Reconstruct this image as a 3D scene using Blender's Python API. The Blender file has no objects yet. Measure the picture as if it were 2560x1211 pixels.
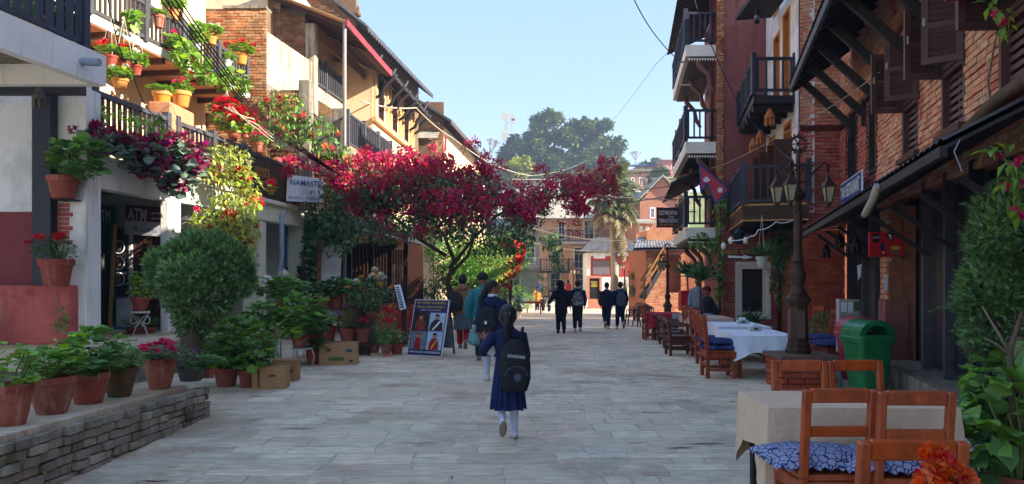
import bpy, bmesh, math, random
import numpy as np
from mathutils import Vector, Matrix, Euler
random.seed(7); rng = np.random.default_rng(7)
SC = bpy.context.scene
COL = SC.collection
pi = math.pi; rad = math.radians
V3 = Vector
# ------------------------------------------------------------ camera, sky, sun, exposure
F, CX, HY, EYE = 1850.0, 1280.0, 690.0, 1.5
cam = bpy.data.cameras.new('camera'); cam_o = bpy.data.objects.new('camera', cam); COL.objects.link(cam_o)
cam_o.location = (0, 0, EYE); cam_o.rotation_euler = (rad(90), 0, 0)
cam.sensor_width = 36; cam.lens = F / 2560 * 36; cam.shift_y = (HY - 605.5) / 2560
cam.clip_start = 0.05; cam.clip_end = 3000
SC.camera = cam_o
SUN_AZ, SUN_EL = 106.0, 27.0           # degrees clockwise from +Y (away from the camera), elevation
to_sun = V3((math.sin(rad(SUN_AZ)) * math.cos(rad(SUN_EL)), math.cos(rad(SUN_AZ)) * math.cos(rad(SUN_EL)), math.sin(rad(SUN_EL))))
W = bpy.data.worlds.new('World'); SC.world = W; W.use_nodes = True
nt = W.node_tree; sky = nt.nodes.new('ShaderNodeTexSky'); sky.sky_type = 'NISHITA'; sky.sun_disc = False
sky.sun_elevation = rad(SUN_EL); sky.sun_rotation = rad(SUN_AZ); sky.altitude = 1000; sky.air_density = 1.0; sky.dust_density = 1.0; sky.ozone_density = 1.4
bg = nt.nodes['Background']; bg.inputs['Strength'].default_value = 0.15
gm = nt.nodes.new('ShaderNodeGamma'); gm.inputs['Gamma'].default_value = 0.25; hs = nt.nodes.new('ShaderNodeHueSaturation'); hs.inputs['Saturation'].default_value = 2.7; hs.inputs['Hue'].default_value = 0.515
nt.links.new(sky.outputs[0], gm.inputs['Color']); nt.links.new(gm.outputs[0], hs.inputs['Color']); nt.links.new(hs.outputs[0], bg.inputs['Color'])   # hazy, even winter sky
sun = bpy.data.lights.new('sun', 'SUN'); sun.energy = 2.8; sun.angle = rad(0.5); sun.color = (1.0, 0.9, 0.74)
sun_o = bpy.data.objects.new('sun', sun); COL.objects.link(sun_o); sun_o.location = (20, -10, 30)
sun_o.rotation_euler = to_sun.to_track_quat('Z', 'Y').to_euler()
vs = SC.view_settings; vs.view_transform = 'Standard'; vs.look = 'None'; vs.gamma = 1.0; vs.use_curve_mapping = False; vs.exposure = 2.66
SC.cycles.max_bounces = 6; SC.cycles.diffuse_bounces = 4; SC.cycles.glossy_bounces = 2; SC.cycles.transparent_max_bounces = 6; SC.cycles.transmission_bounces = 3
SC.cycles.use_denoising = True

# ------------------------------------------------------------ picture point -> place (at a real distance Y)
def P(px, py, Y): return V3(((px - CX) * Y / F, Y, EYE - (py - HY) * Y / F))
def PX(px, Y): return (px - CX) * Y / F
def PZ(py, Y): return EYE - (py - HY) * Y / F
GP = [(-50, 0), (14, 0), (45, -0.95), (50, -0.95), (57, -0.45), (75, -0.4), (95, 1.5), (4000, 1.5)]
def gz(y):
    for (a, za), (b, zb) in zip(GP, GP[1:]):
        if y <= b: return za + (zb - za) * max(0, (y - a)) / (b - a)
    return GP[-1][1]
def G(px, py):
    lo, hi = 2.0, 50.0
    for _ in range(50):
        m = (lo + hi) / 2
        if HY + F * (EYE - gz(m)) / m > py: lo = m
        else: hi = m
    return V3((PX(px, lo), lo, gz(lo)))

# ------------------------------------------------------------ materials
MATS = {}
def lin(c):
    if isinstance(c, str):
        c = c.lstrip('#'); c = [int(c[i:i + 2], 16) / 255 for i in (0, 2, 4)]
        c = [x / 12.92 if x <= 0.04045 else ((x + 0.055) / 1.055) ** 2.4 for x in c]
    return tuple(c)
def M(name, col, rough=0.85, var=0.18, scale=6.0, col2=None, c2=0.5, c2s=1.2, rnd=0.0, hue=0.0, bump=0.25, bs=45.0, spec=0.3, metal=0.0, streak=None, st=0.5, stretch=(1, 1, 1), transl=0.0, emit=0.0, coat=0.0):
    m = bpy.data.materials.new(name); m.use_nodes = True; MATS[name] = m
    n = m.node_tree; N = n.nodes; L = n.links; b = N['Principled BSDF']
    col = lin(col)
    geo = N.new('ShaderNodeNewGeometry'); oi = N.new('ShaderNodeObjectInfo')
    mp = N.new('ShaderNodeMapping'); L.new(geo.outputs['Position'], mp.inputs['Vector']); mp.inputs['Scale'].default_value = stretch
    nz = N.new('ShaderNodeTexNoise'); nz.inputs['Scale'].default_value = scale; nz.inputs['Detail'].default_value = 7; nz.inputs['Roughness'].default_value = 0.62
    L.new(mp.outputs[0], nz.inputs['Vector'])
    def mix(fac, a, bb, mode='MIX'):
        x = N.new('ShaderNodeMix'); x.data_type = 'RGBA'; x.blend_type = mode
        if isinstance(fac, (int, float)): x.inputs[0].default_value = fac
        else: L.new(fac, x.inputs[0])
        for s, i in ((a, 6), (bb, 7)):
            if isinstance(s, tuple): x.inputs[i].default_value = (*s[:3], 1)
            else: L.new(s, x.inputs[i])
        return x.outputs[2]
    def rng_(val, a, bb, lo=0, hi=1):
        r = N.new('ShaderNodeMapRange'); L.new(val, r.inputs[0]); r.inputs[1].default_value = a; r.inputs[2].default_value = bb; r.inputs[3].default_value = lo; r.inputs[4].default_value = hi; return r.outputs[0]
    c = mix(rng_(nz.outputs[0], 0.3, 0.7), tuple(x * (1 - var) for x in col), tuple(min(1, x * (1 + var)) for x in col))
    if col2 is not None:
        n2 = N.new('ShaderNodeTexNoise'); n2.inputs['Scale'].default_value = c2s; n2.inputs['Detail'].default_value = 8; n2.inputs['Roughness'].default_value = 0.7
        L.new(geo.outputs['Position'], n2.inputs['Vector'])
        c = mix(rng_(n2.outputs[0], 0.62 - 0.3 * c2, 0.74 - 0.3 * c2), c, lin(col2))
    if streak is not None:
        mp3 = N.new('ShaderNodeMapping'); L.new(geo.outputs['Position'], mp3.inputs['Vector']); mp3.inputs['Scale'].default_value = (9, 9, 0.7)
        n3 = N.new('ShaderNodeTexNoise'); n3.inputs['Scale'].default_value = 1.0; n3.inputs['Detail'].default_value = 6; n3.inputs['Roughness'].default_value = 0.65; L.new(mp3.outputs[0], n3.inputs['Vector'])
        c = mix(rng_(n3.outputs[0], 0.66 - 0.25 * st, 0.86 - 0.25 * st), c, lin(streak))
    if rnd or hue:
        a = N.new('ShaderNodeMath'); a.operation = 'ADD'; L.new(oi.outputs['Random'], a.inputs[0]); L.new(geo.outputs['Random Per Island'], a.inputs[1])
        fr = N.new('ShaderNodeMath'); fr.operation = 'FRACT'; L.new(a.outputs[0], fr.inputs[0])
        f7 = N.new('ShaderNodeMath'); f7.operation = 'MULTIPLY'; L.new(fr.outputs[0], f7.inputs[0]); f7.inputs[1].default_value = 7.31
        f8 = N.new('ShaderNodeMath'); f8.operation = 'FRACT'; L.new(f7.outputs[0], f8.inputs[0])
        hs = N.new('ShaderNodeHueSaturation'); L.new(c, hs.inputs['Color'])
        L.new(rng_(fr.outputs[0], 0, 1, 1 - rnd, 1 + rnd), hs.inputs['Value']); L.new(rng_(f8.outputs[0], 0, 1, 0.5 - hue, 0.5 + hue), hs.inputs['Hue'])
        L.new(rng_(f8.outputs[0], 0, 1, 1 + rnd * .6, 1 - rnd * .6), hs.inputs['Saturation'])
        c = hs.outputs[0]
    L.new(c, b.inputs['Base Color'])
    b.inputs['Roughness'].default_value = rough; b.inputs['Specular IOR Level'].default_value = spec; b.inputs['Metallic'].default_value = metal
    if coat: b.inputs['Coat Weight'].default_value = coat
    if bump:
        nb = N.new('ShaderNodeTexNoise'); nb.inputs['Scale'].default_value = bs; nb.inputs['Detail'].default_value = 5; L.new(mp.outputs[0], nb.inputs['Vector'])
        bp = N.new('ShaderNodeBump'); bp.inputs['Strength'].default_value = bump; bp.inputs['Distance'].default_value = 0.02; L.new(nb.outputs[0], bp.inputs['Height']); L.new(bp.outputs[0], b.inputs['Normal'])
    if emit: b.inputs['Emission Strength'].default_value = emit; L.new(c, b.inputs['Emission Color'])
    if transl:
        t = N.new('ShaderNodeBsdfTranslucent'); L.new(mix(1.0, c, (1.0, 1.0, 0.55), 'MULTIPLY'), t.inputs['Color']); ms = N.new('ShaderNodeMixShader'); ms.inputs[0].default_value = transl
        L.new(b.outputs[0], ms.inputs[1]); L.new(t.outputs[0], ms.inputs[2]); L.new(ms.outputs[0], N['Material Output'].inputs[0])
    return m
def glass(name, col=(0.02, 0.025, 0.03), rough=0.06):
    m = M(name, col, rough=rough, var=0.3, scale=2, bump=0, spec=0.8); return m
M('paving', '#cebea4', rough=0.62, var=0.3, scale=5, stretch=(1, 4, 1), col2='#a8947a', c2=0.4, c2s=0.5, rnd=0.14, hue=0.014, bump=0.5, bs=30, spec=0.4)
M('ground', '#83837e', rough=0.85, var=0.25, scale=3, col2='#6b655c', c2=0.5, bump=0.4, bs=20)
M('joint', '#bab0a0', rough=0.95, var=0.3, scale=9, bump=0.5)
M('old_brick', '#968c7b', rough=0.92, var=0.35, scale=14, col2='#5a5c42', c2=0.4, c2s=3.5, rnd=0.28, hue=0.02, bump=0.7, bs=40)
M('old_mortar', '#6f6a5a', rough=0.95, var=0.35, scale=12, bump=0.6)
M('brick', '#c89274', rough=0.9, var=0.22, scale=10, col2='#b06c50', c2=0.35, c2s=1.3, rnd=0.16, hue=0.018, bump=0.5, bs=50)
M('brick_mortar', '#8f5c46', rough=0.95, var=0.3, scale=9, bump=0.5)
M('red_brick', '#a86058', rough=0.8, var=0.2, scale=9, col2='#b2644a', c2=0.4, c2s=1.5, rnd=0.16, hue=0.012, bump=0.45, bs=50)
M('red_mortar', '#7c3c38', rough=0.9, var=0.25, scale=9, bump=0.5)
M('tan_brick', '#a87c58', rough=0.9, var=0.25, scale=8, col2='#8a6244', c2=0.5, c2s=1.2, rnd=0.25, hue=0.015, bump=0.6, bs=40)
M('tan_mortar', '#6e5744', rough=0.95, var=0.3, scale=8, bump=0.5)
M('white_plaster', '#e2e0dc', rough=0.9, var=0.08, scale=3, streak='#a09e98', st=0.4, bump=0.2, bs=25)
M('wall_white', '#dfe1e4', rough=0.9, var=0.07, scale=2.5, col2='#c6c9cb', c2=0.4, streak='#b5b5b2', st=.25, bump=0.2, bs=25)
M('dirty_plaster', '#bfae94', rough=0.92, var=0.2, scale=3, streak='#6b6358', st=0.85, bump=0.4, bs=20)
M('old_concrete', '#827a6e', rough=0.95, var=0.3, scale=5, streak='#4b4843', st=0.7, bump=0.6, bs=18)
M('maroon_wall', '#7c3d40', rough=0.85, var=0.15, scale=3, col2='#7d4044', c2=0.3, bump=0.2)
M('red_plinth', '#bd6157', rough=0.88, var=0.18, scale=3, col2='#9c4a42', c2=0.5, c2s=2, streak='#8c5a52', st=0.5, bump=0.35, bs=18)
M('cream_green', '#d9dbc4', rough=0.85, var=0.06, scale=3, streak='#a5a68e', st=0.3, bump=0.15)
M('peach_wall', '#e2c7a2', rough=0.9, var=0.07, scale=2, col2='#d6b48a', c2=0.35, streak='#c39a70', st=0.3, bump=0.15)
M('peach_trim', '#dcae79', rough=0.85, var=0.06, scale=4, bump=0.1)
M('orange_wall', '#b8805e', rough=0.9, var=0.12, scale=3, col2='#a9623d', c2=0.4, bump=0.2)
M('dark_wood', '#272224', rough=0.6, var=0.35, scale=6, stretch=(6, 6, 1), rnd=0.15, bump=0.3, bs=30, spec=0.35)
M('blue_black', '#252a38', rough=0.55, var=0.3, scale=6, rnd=0.12, bump=0.2, spec=0.4)
M('grey_rail', '#45444a', rough=0.6, var=0.25, scale=9, rnd=0.15, bump=0.25, spec=0.35)
M('brown_wood', '#4a2b1d', rough=0.65, var=0.3, scale=5, stretch=(5, 5, 1), rnd=0.12, bump=0.35, bs=30)
M('shutter_brown', '#523735', rough=0.55, var=0.2, scale=7, rnd=0.1, bump=0.25, spec=0.4)
M('chair_wood', '#8c3b1e', rough=0.42, var=0.3, col2='#6f2f1a', c2=.35, c2s=5, scale=7, stretch=(5, 5, 1), rnd=0.1, bump=0.15, spec=0.45)
M('chair_orange', '#a74a1d', rough=0.4, var=0.28, col2='#8a3c18', c2=.35, c2s=5, scale=6, stretch=(4, 4, 1), rnd=0.06, bump=0.12, spec=0.5)
M('dark_brown_wood', '#4c2517', rough=0.45, var=0.22, scale=7, rnd=0.12, bump=0.15, spec=0.45)
M('timber', '#8a6036', rough=0.7, var=0.25, scale=5, stretch=(4, 1, 4), bump=0.3)
M('pale_timber', '#b88a52', rough=0.75, var=0.25, scale=5, stretch=(1, 6, 6), bump=0.3)
M('window_wood', '#b5713a', rough=0.7, var=0.15, scale=6, bump=0.2)
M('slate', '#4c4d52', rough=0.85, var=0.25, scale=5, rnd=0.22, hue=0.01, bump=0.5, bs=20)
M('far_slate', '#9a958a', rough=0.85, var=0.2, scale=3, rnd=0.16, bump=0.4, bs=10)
M('tin', '#8a8d92', rough=0.5, var=0.2, scale=4, col2='#5f5a55', c2=0.45, bump=0.1, metal=0.4)
M('dark_tin', '#33302f', rough=0.6, var=0.3, scale=5, col2='#4b443e', c2=0.4, bump=0.2, metal=0.2)
M('peach_tin', '#d9ab80', rough=0.6, var=0.1, scale=3, bump=0.1)
M('red_paint', '#9a3540', rough=0.6, var=0.25, scale=6, col2='#6e2b30', c2=0.4, bump=0.2)
M('terracotta', '#96503f', rough=0.8, var=0.16, scale=8, streak='#b99a88', st=.38, col2='#86402e', c2=0.4, c2s=6, rnd=0.1, hue=0.008, bump=0.2, bs=60, spec=0.3)
M('mossy_pot', '#6d4e36', rough=0.9, var=0.3, scale=12, col2='#3b4a2c', c2=0.6, c2s=8, bump=0.3)
M('tan_pot', '#c98a44', rough=0.75, var=0.1, scale=8, rnd=0.1, bump=0.15)
M('white_pot', '#b8bcb8', rough=0.6, var=0.06, bump=0.05)
M('grey_pot', '#5b5a56', rough=0.85, var=0.2, bump=0.3)
M('hotel_peach', '#d8ab84', rough=0.9, var=0.1, scale=3, col2='#c49068', c2=0.4, bump=0.15)
M('soil', '#2a2019', rough=1, var=0.4, scale=40, bump=0.8, bs=80)
M('leaf', '#6a9648', rough=0.55, var=0.2, scale=9, rnd=0.35, hue=0.03, bump=0.1, transl=0.25, spec=0.35)
M('leaf_bright', '#82ab48', rough=0.55, var=0.2, scale=9, rnd=0.3, hue=0.03, bump=0.1, transl=0.35, spec=0.35)
M('leaf_dark', '#4c7244', rough=0.5, var=0.25, scale=9, rnd=0.35, hue=0.025, bump=0.1, transl=0.2, spec=0.4)
M('leaf_grey', '#6f8474', rough=0.7, var=0.15, scale=9, rnd=0.2, hue=0.02, bump=0.1, transl=0.15)
M('leaf_yellow', '#a9b65c', rough=0.6, var=0.2, scale=9, rnd=0.3, hue=0.03, bump=0.1, transl=0.35)
M('leaf_purple', '#4a2230', rough=0.6, var=0.25, scale=9, rnd=0.35, hue=0.03, bump=0.1, transl=0.2)
M('juniper', '#638653', rough=0.65, var=0.3, scale=4, rnd=0.55, hue=0.03, bump=0, transl=0.2)
M('dead_twig', '#7a6a58', rough=0.9, var=0.3, rnd=0.2, bump=0)
M('far_leaf', '#4f6638', rough=0.7, var=0.4, scale=0.35, rnd=0.5, hue=0.03, bump=0, transl=0.25)
M('far_leaf2', '#8f9a3c', rough=0.7, var=0.3, scale=0.5, rnd=0.4, hue=0.03, bump=0, transl=0.3)
M('palm_leaf', '#6c7652', rough=0.6, var=0.25, scale=2, rnd=0.4, hue=0.035, bump=0, transl=0.25)
M('dry_palm', '#8f8468', rough=0.8, var=0.25, scale=3, rnd=0.3, hue=0.02, bump=0, transl=0.2)
M('bark', '#5a4a3c', rough=0.95, var=0.35, scale=12, stretch=(1, 1, .3), bump=0.8, bs=30)
M('palm_bark', '#9a907e', rough=0.95, var=0.25, scale=9, stretch=(.5, .5, 3), bump=0.6, bs=14)
M('stem_green', '#6b7a46', rough=0.8, var=0.2, bump=0.1)
M('bougainvillea', '#c01e54', rough=0.55, var=0.3, scale=3, rnd=0.42, hue=0.025, bump=0, transl=0.35)
M('fl_red', '#d11226', rough=0.6, var=0.15, scale=30, rnd=0.2, hue=0.01, bump=0, transl=0.3)
M('fl_pink', '#dc2a6c', rough=0.6, var=0.15, scale=30, rnd=0.2, hue=0.01, bump=0, transl=0.3)
M('fl_orange', '#e2560f', rough=0.6, var=0.15, scale=30, rnd=0.2, hue=0.012, bump=0, transl=0.3)
M('fl_yellow', '#dd9a14', rough=0.6, var=0.15, scale=30, rnd=0.2, hue=0.01, bump=0, transl=0.3)
M('fl_white', '#dcdad2', rough=0.6, var=0.08, scale=30, rnd=0.08, bump=0, transl=0.2)
M('fl_violet', '#7a4a86', rough=0.6, var=0.15, scale=30, rnd=0.2, hue=0.02, bump=0, transl=0.2)
M('fl_crimson', '#96285a', rough=0.65, var=0.25, scale=30, rnd=0.35, hue=0.02, bump=0, transl=0.2)
M('rust_iron', '#4a3026', rough=0.6, var=0.3, scale=9, col2='#32241f', c2=0.45, c2s=5, bump=0.35, bs=40, metal=0.35, spec=0.4)
M('black_iron', '#17171a', rough=0.5, var=0.3, bump=0.15, metal=0.3)
M('white_iron', '#b9b6ae', rough=0.55, var=0.12, bump=0.1)
M('lamp_glass', '#a89c7c', rough=0.25, var=0.15, scale=12, bump=0.05, spec=0.5)
M('cardboard', '#a98257', rough=0.9, var=0.1, scale=5, stretch=(1, 1, 6), rnd=0.06, bump=0.1)
M('cardboard_print', '#5f452e', rough=0.9, var=0.15, bump=0)
M('print_green', '#44663f', rough=0.9, var=0.1, bump=0)
M('print_blue', '#39456b', rough=0.9, var=0.1, bump=0)
M('cloth_beige', '#d2b69a', rough=0.95, var=0.1, scale=60, col2='#c6aa8e', c2=0.4, bump=0.6, bs=14, spec=0.1)
M('cloth_white', '#dfe3ec', rough=0.9, var=0.08, scale=5, bump=0.6, bs=9, spec=0.1)
M('cloth_red', '#a63043', rough=0.9, var=0.12, scale=25, bump=0.2, bs=90, spec=0.1)
M('cloth_pink', '#c2a49a', rough=0.9, var=0.1, scale=15, bump=0.2, bs=90, spec=0.1)
M('cloth_grey', '#7d8288', rough=0.9, var=0.1, scale=15, bump=0.2, bs=90, spec=0.1)
M('cushion_blue', '#39406b', rough=0.9, var=0.2, scale=12, bump=0.3, bs=50, spec=0.1)
M('paper', '#e0e3e8', rough=0.6, var=0.03, bump=0)
M('plastic_green', '#0f6b38', rough=0.35, var=0.12, scale=7, streak='#5f8a6a', st=0.3, col2='#2f7d4c', c2=.3, c2s=5, bump=0.1, spec=0.5)
M('plastic_red', '#a33345', rough=0.4, var=0.12, scale=7, bump=0.08, spec=0.5)
M('plastic_maroon', '#4a2127', rough=0.4, var=0.15, bump=0.05, spec=0.5)
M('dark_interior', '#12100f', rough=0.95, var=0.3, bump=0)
M('sign_white', '#dde2ea', rough=0.5, var=0.05, scale=3, col2='#b8bcc6', c2=0.3, bump=0.03)
M('ink_blue', '#4a5f92', rough=0.6, var=0.05, bump=0)
M('ink_white', '#d8dade', rough=0.6, var=0.03, bump=0)
M('ink_black', '#141418', rough=0.6, var=0.05, bump=0)
M('ink_yellow', '#c9b93a', rough=0.6, var=0.05, bump=0)
M('sign_blue', '#22407e', rough=0.5, var=0.1, bump=0.03)
M('sign_green', '#1b6a45', rough=0.5, var=0.06, bump=0.03)
M('sign_maroon', '#6e2233', rough=0.5, var=0.06, bump=0.03)
M('sign_red', '#b81f2a', rough=0.45, var=0.06, bump=0.03)
M('sign_brown', '#4a3028', rough=0.7, var=0.2, scale=6, bump=0.2)
M('sign_purple', '#2e2750', rough=0.5, var=0.06, bump=0.03)
M('green_cloth', '#174a34', rough=0.9, var=0.25, scale=5, bump=0.3, bs=14)
M('blue_paint', '#2f6ea8', rough=0.7, var=0.08, bump=0.05)
M('pipe_grey', '#8b97a8', rough=0.5, var=0.1, bump=0.05)
M('steel_pole', '#8f8a84', rough=0.5, var=0.15, streak='#6b4a38', st=0.4, bump=0.1, metal=0.3)
M('cable', '#131316', rough=0.6, var=0.1, bump=0)
M('pale_cable', '#a59d8c', rough=0.7, var=0.1, bump=0)
M('flag_red', '#b8434f', rough=0.85, var=0.08, bump=0.1)
M('flag_blue', '#3b4a8a', rough=0.85, var=0.08, bump=0.1)
M('hill', '#5d6a3a', rough=0.95, var=0.3, scale=0.2, col2='#7a7a44', c2=0.4, c2s=0.1, bump=0.4, bs=0.8)
M('far_wall_grey', '#a8a49c', rough=0.9, var=0.1, bump=0.1)
M('far_wall_pink', '#c06a6a', rough=0.9, var=0.1, bump=0.1)
M('far_wall_brick', '#9a6a58', rough=0.9, var=0.15, scale=2, bump=0.2)
M('far_trim', '#dedad0', rough=0.8, var=0.06, bump=0.05)
M('blue_pane', '#2f5fa8', rough=0.3, var=0.1, bump=0)
M('board_grey', '#6b6268', rough=0.6, var=0.12, scale=6, bump=0.05)
M('red_panel', '#a52f2a', rough=0.8, var=0.1, bump=0.1)
M('pink_stone', '#b27660', rough=0.8, var=0.15, bump=0.2)
glass('pane'); glass('pane_sky', (0.05, 0.07, 0.1), 0.03)
M('bulb', '#d8d4c8', rough=0.3, var=0.02, bump=0, spec=0.6)
M('wicker', '#a8643a', rough=0.8, var=0.3, scale=40, bump=0.6, bs=120)
M('clay_dark', '#6a5046', rough=0.85, var=0.25, scale=25, bump=0.4)

# ------------------------------------------------------------ mesh builder
ORG = {}
class MB:
    def __init__(s): s.v = []; s.f = []; s.m = []; s.cm = 0; s.mats = []
    def mat(s, name):
        if name not in s.mats: s.mats.append(name)
        s.cm = s.mats.index(name); return s
    def add(s, vs, fs):
        o = len(s.v); s.v += [tuple(v) for v in vs]; s.f += [tuple(i + o for i in f) for f in fs]; s.m += [s.cm] * len(fs); return s
    BF = ((0, 3, 2, 1), (4, 5, 6, 7), (0, 1, 5, 4), (1, 2, 6, 5), (2, 3, 7, 6), (3, 0, 4, 7))
    def hexa(s, p): return s.add(p, MB.BF)
    def box(s, c, d, rz=0.0, mtx=None):
        x, y, z = d[0] / 2, d[1] / 2, d[2] / 2
        p = [V3(q) for q in ((-x, -y, -z), (x, -y, -z), (x, y, -z), (-x, y, -z), (-x, -y, z), (x, -y, z), (x, y, z), (-x, y, z))]
        R = Matrix.Rotation(rz, 3, 'Z') if mtx is None else mtx
        return s.hexa([R @ q + V3(c) for q in p])
    def bx(s, x0, y0, z0, x1, y1, z1): return s.box(((x0 + x1) / 2, (y0 + y1) / 2, (z0 + z1) / 2), (abs(x1 - x0), abs(y1 - y0), abs(z1 - z0)))
    def beam(s, a, b, w, h, up=(0, 0, 1)):      # rectangular bar from a to b, w sideways, h along up
        a, b = V3(a), V3(b); d = (b - a).normalized(); up = V3(up)
        if abs(d.dot(up)) > 0.99: up = V3((0, 1, 0))
        sd = d.cross(up).normalized() * (w / 2); u = sd.cross(d).normalized() * (h / 2)
        return s.hexa([a - sd - u, a + sd - u, b + sd - u, b - sd - u, a - sd + u, a + sd + u, b + sd + u, b - sd + u])
    def prism(s, poly, ext):                     # 3d polygon swept by a vector
        n = len(poly); a = [V3(p) for p in poly]; e = V3(ext)
        nrm = V3((0, 0, 0))
        for i in range(n): nrm += a[i].cross(a[(i + 1) % n])
        if nrm.dot(e) > 0: a.reverse()
        b = [p + e for p in a]
        return s.add(a + b, [tuple(range(n)), tuple(range(2 * n - 1, n - 1, -1))] + [(i, i + n, (i + 1) % n + n, (i + 1) % n) for i in range(n)])
    def tube(s, pts, r, n=6, cap=True):
        pts = [V3(p) for p in pts]; k = len(pts)
        rs = r if isinstance(r, (list, tuple)) else [r] * k
        vs, fs = [], []; u = None
        for i, p in enumerate(pts):
            d = (pts[min(i + 1, k - 1)] - pts[max(i - 1, 0)])
            d = d.normalized() if d.length > 1e-9 else V3((0, 0, 1))
            if u is None: u = d.cross(V3((0, 0, 1)) if abs(d.z) < 0.9 else V3((1, 0, 0))).normalized()
            else:
                u = (u - d * u.dot(d)); u = u.normalized() if u.length > 1e-6 else d.cross(V3((0.3, 0.5, 0.8))).normalized()
            w = d.cross(u)
            for j in range(n):
                a = 2 * pi * j / n; vs.append(p + (u * math.cos(a) + w * math.sin(a)) * rs[i])
        for i in range(k - 1):
            for j in range(n): fs.append((i * n + j, i * n + (j + 1) % n, (i + 1) * n + (j + 1) % n, (i + 1) * n + j))
        if cap: fs.append(tuple(range(n - 1, -1, -1))); fs.append(tuple((k - 1) * n + j for j in range(n)))
        return s.add(vs, fs)
    def lathe(s, prof, n=14, c=(0, 0, 0), cap=True, sq=None):   # prof [(r,z)]
        vs, fs = [], []; c = V3(c); k = len(prof)
        for r, z in prof:
            for j in range(n):
                a = 2 * pi * (j + (0.5 if sq else 0)) / n
                vs.append(c + V3((r * math.cos(a), r * math.sin(a), z)))
        for i in range(k - 1):
            for j in range(n): fs.append((i * n + j, i * n + (j + 1) % n, (i + 1) * n + (j + 1) % n, (i + 1) * n + j))
        if cap: fs.append(tuple(range(n - 1, -1, -1))); fs.append(tuple((k - 1) * n + j for j in range(n)))
        return s.add(vs, fs)
    def loft(s, rings, cap=True, closed=True):
        n = len(rings[0]); k = len(rings); vs = [q for r in rings for q in r]; fs = []
        for i in range(k - 1):
            for j in range(n if closed else n - 1): fs.append((i * n + j, i * n + (j + 1) % n, (i + 1) * n + (j + 1) % n, (i + 1) * n + j))
        if cap and closed: fs.append(tuple(range(n - 1, -1, -1))); fs.append(tuple((k - 1) * n + j for j in range(n)))
        return s.add(vs, fs)
    def ell(s, c, r, n=10, k=7, R=None):
        rings = []; c = V3(c)
        for i in range(k + 1):
            t = pi * (i + 0.02) / (k + 0.04); ring = []
            for j in range(n):
                a = 2 * pi * j / n; q = V3((r[0] * math.sin(t) * math.cos(a), r[1] * math.sin(t) * math.sin(a), -r[2] * math.cos(t)))
                ring.append(c + (R @ q if R else q))
            rings.append(ring)
        return s.loft(rings)
    def mesh(s, name, off=None, smooth=False):
        me = bpy.data.meshes.new(name)
        vs = s.v if off is None else [(v[0] - off[0], v[1] - off[1], v[2] - off[2]) for v in s.v]
        me.from_pydata(vs, [], s.f)
        for m in (s.mats or []): me.materials.append(MATS[m])
        if len(s.mats) > 1: me.polygons.foreach_set('material_index', s.m)
        if smooth: me.polygons.foreach_set('use_smooth', [True] * len(me.polygons)); smooth is True or me.set_sharp_from_angle(angle=rad(smooth))
        me.update(); return me
    def build(s, name, mat=None, parent=None, world=True, smooth=False, bevel=0.0):
        if mat: s.mats = [mat]; s.m = [0] * len(s.f)
        off = ORG.get(parent.name) if (parent and world) else None
        me = s.mesh(name, off, smooth)
        if bevel: bev(me, bevel)
        return link(name, me, parent)
def bev(me, w, seg=1):
    bm = bmesh.new(); bm.from_mesh(me); bmesh.ops.bevel(bm, geom=[e for e in bm.edges], offset=w, segments=seg, affect='EDGES', profile=0.6); bm.to_mesh(me); bm.free()
def link(name, me, parent=None):
    o = bpy.data.objects.new(name, me); COL.objects.link(o)
    if parent is not None:
        o.parent = parent
        if parent.name in ORG: ORG[o.name] = ORG[parent.name]
    return o
def tag(o, label, cat, group=None):
    o['label'] = label; o['category'] = cat
    if group: o['group'] = group
    return o
def thing(name, label, cat, loc=(0, 0, 0), rz=0.0, group=None):
    o = bpy.data.objects.new(name, None); COL.objects.link(o); o.empty_display_size = 0.2
    o.location = loc; o.rotation_euler = (0, 0, rz); ORG[o.name] = tuple(loc)
    return tag(o, label, cat, group)
def copy_tree(o, loc=None, rz=None, label=None, parent=None):
    c = o.copy(); COL.objects.link(c)
    if parent is not None: c.parent = parent
    if loc is not None: c.location = loc
    if rz is not None: c.rotation_euler = (c.rotation_euler.x, c.rotation_euler.y, rz)
    if label: c['label'] = label
    for ch in o.children: copy_tree(ch, parent=c)
    return c
def stuff(o): o['kind'] = 'stuff'; return o
def struct(o): o['kind'] = 'structure'; return o
UNIT = {}
def unit(mat, bevel=0.0):
    key = (mat, bevel)
    if key not in UNIT:
        b = MB(); b.box((0, 0, 0), (1, 1, 1)); me = b.mat(mat).mesh('unit_' + mat)
        UNIT[key] = me
    return UNIT[key]
def bar(name, mat, parent, a, b, w, h, up=(0, 0, 1)):    # one straight bar: shared unit box, placed by its own transform
    a, b = V3(a), V3(b); d = b - a; l = d.length; d.normalize(); up = V3(up)
    if abs(d.dot(up)) > 0.99: up = V3((0, 1, 0))
    sd = d.cross(up).normalized(); u = sd.cross(d)
    o = link(name, unit(mat), parent)
    mtx = Matrix((( sd.x * w, d.x * l, u.x * h, 0), (sd.y * w, d.y * l, u.y * h, 0), (sd.z * w, d.z * l, u.z * h, 0), (0, 0, 0, 1)))
    c = (a + b) / 2 - V3(ORG.get(parent.name, (0, 0, 0)))
    o.matrix_basis = Matrix.Translation(c) @ mtx
    return o
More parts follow.
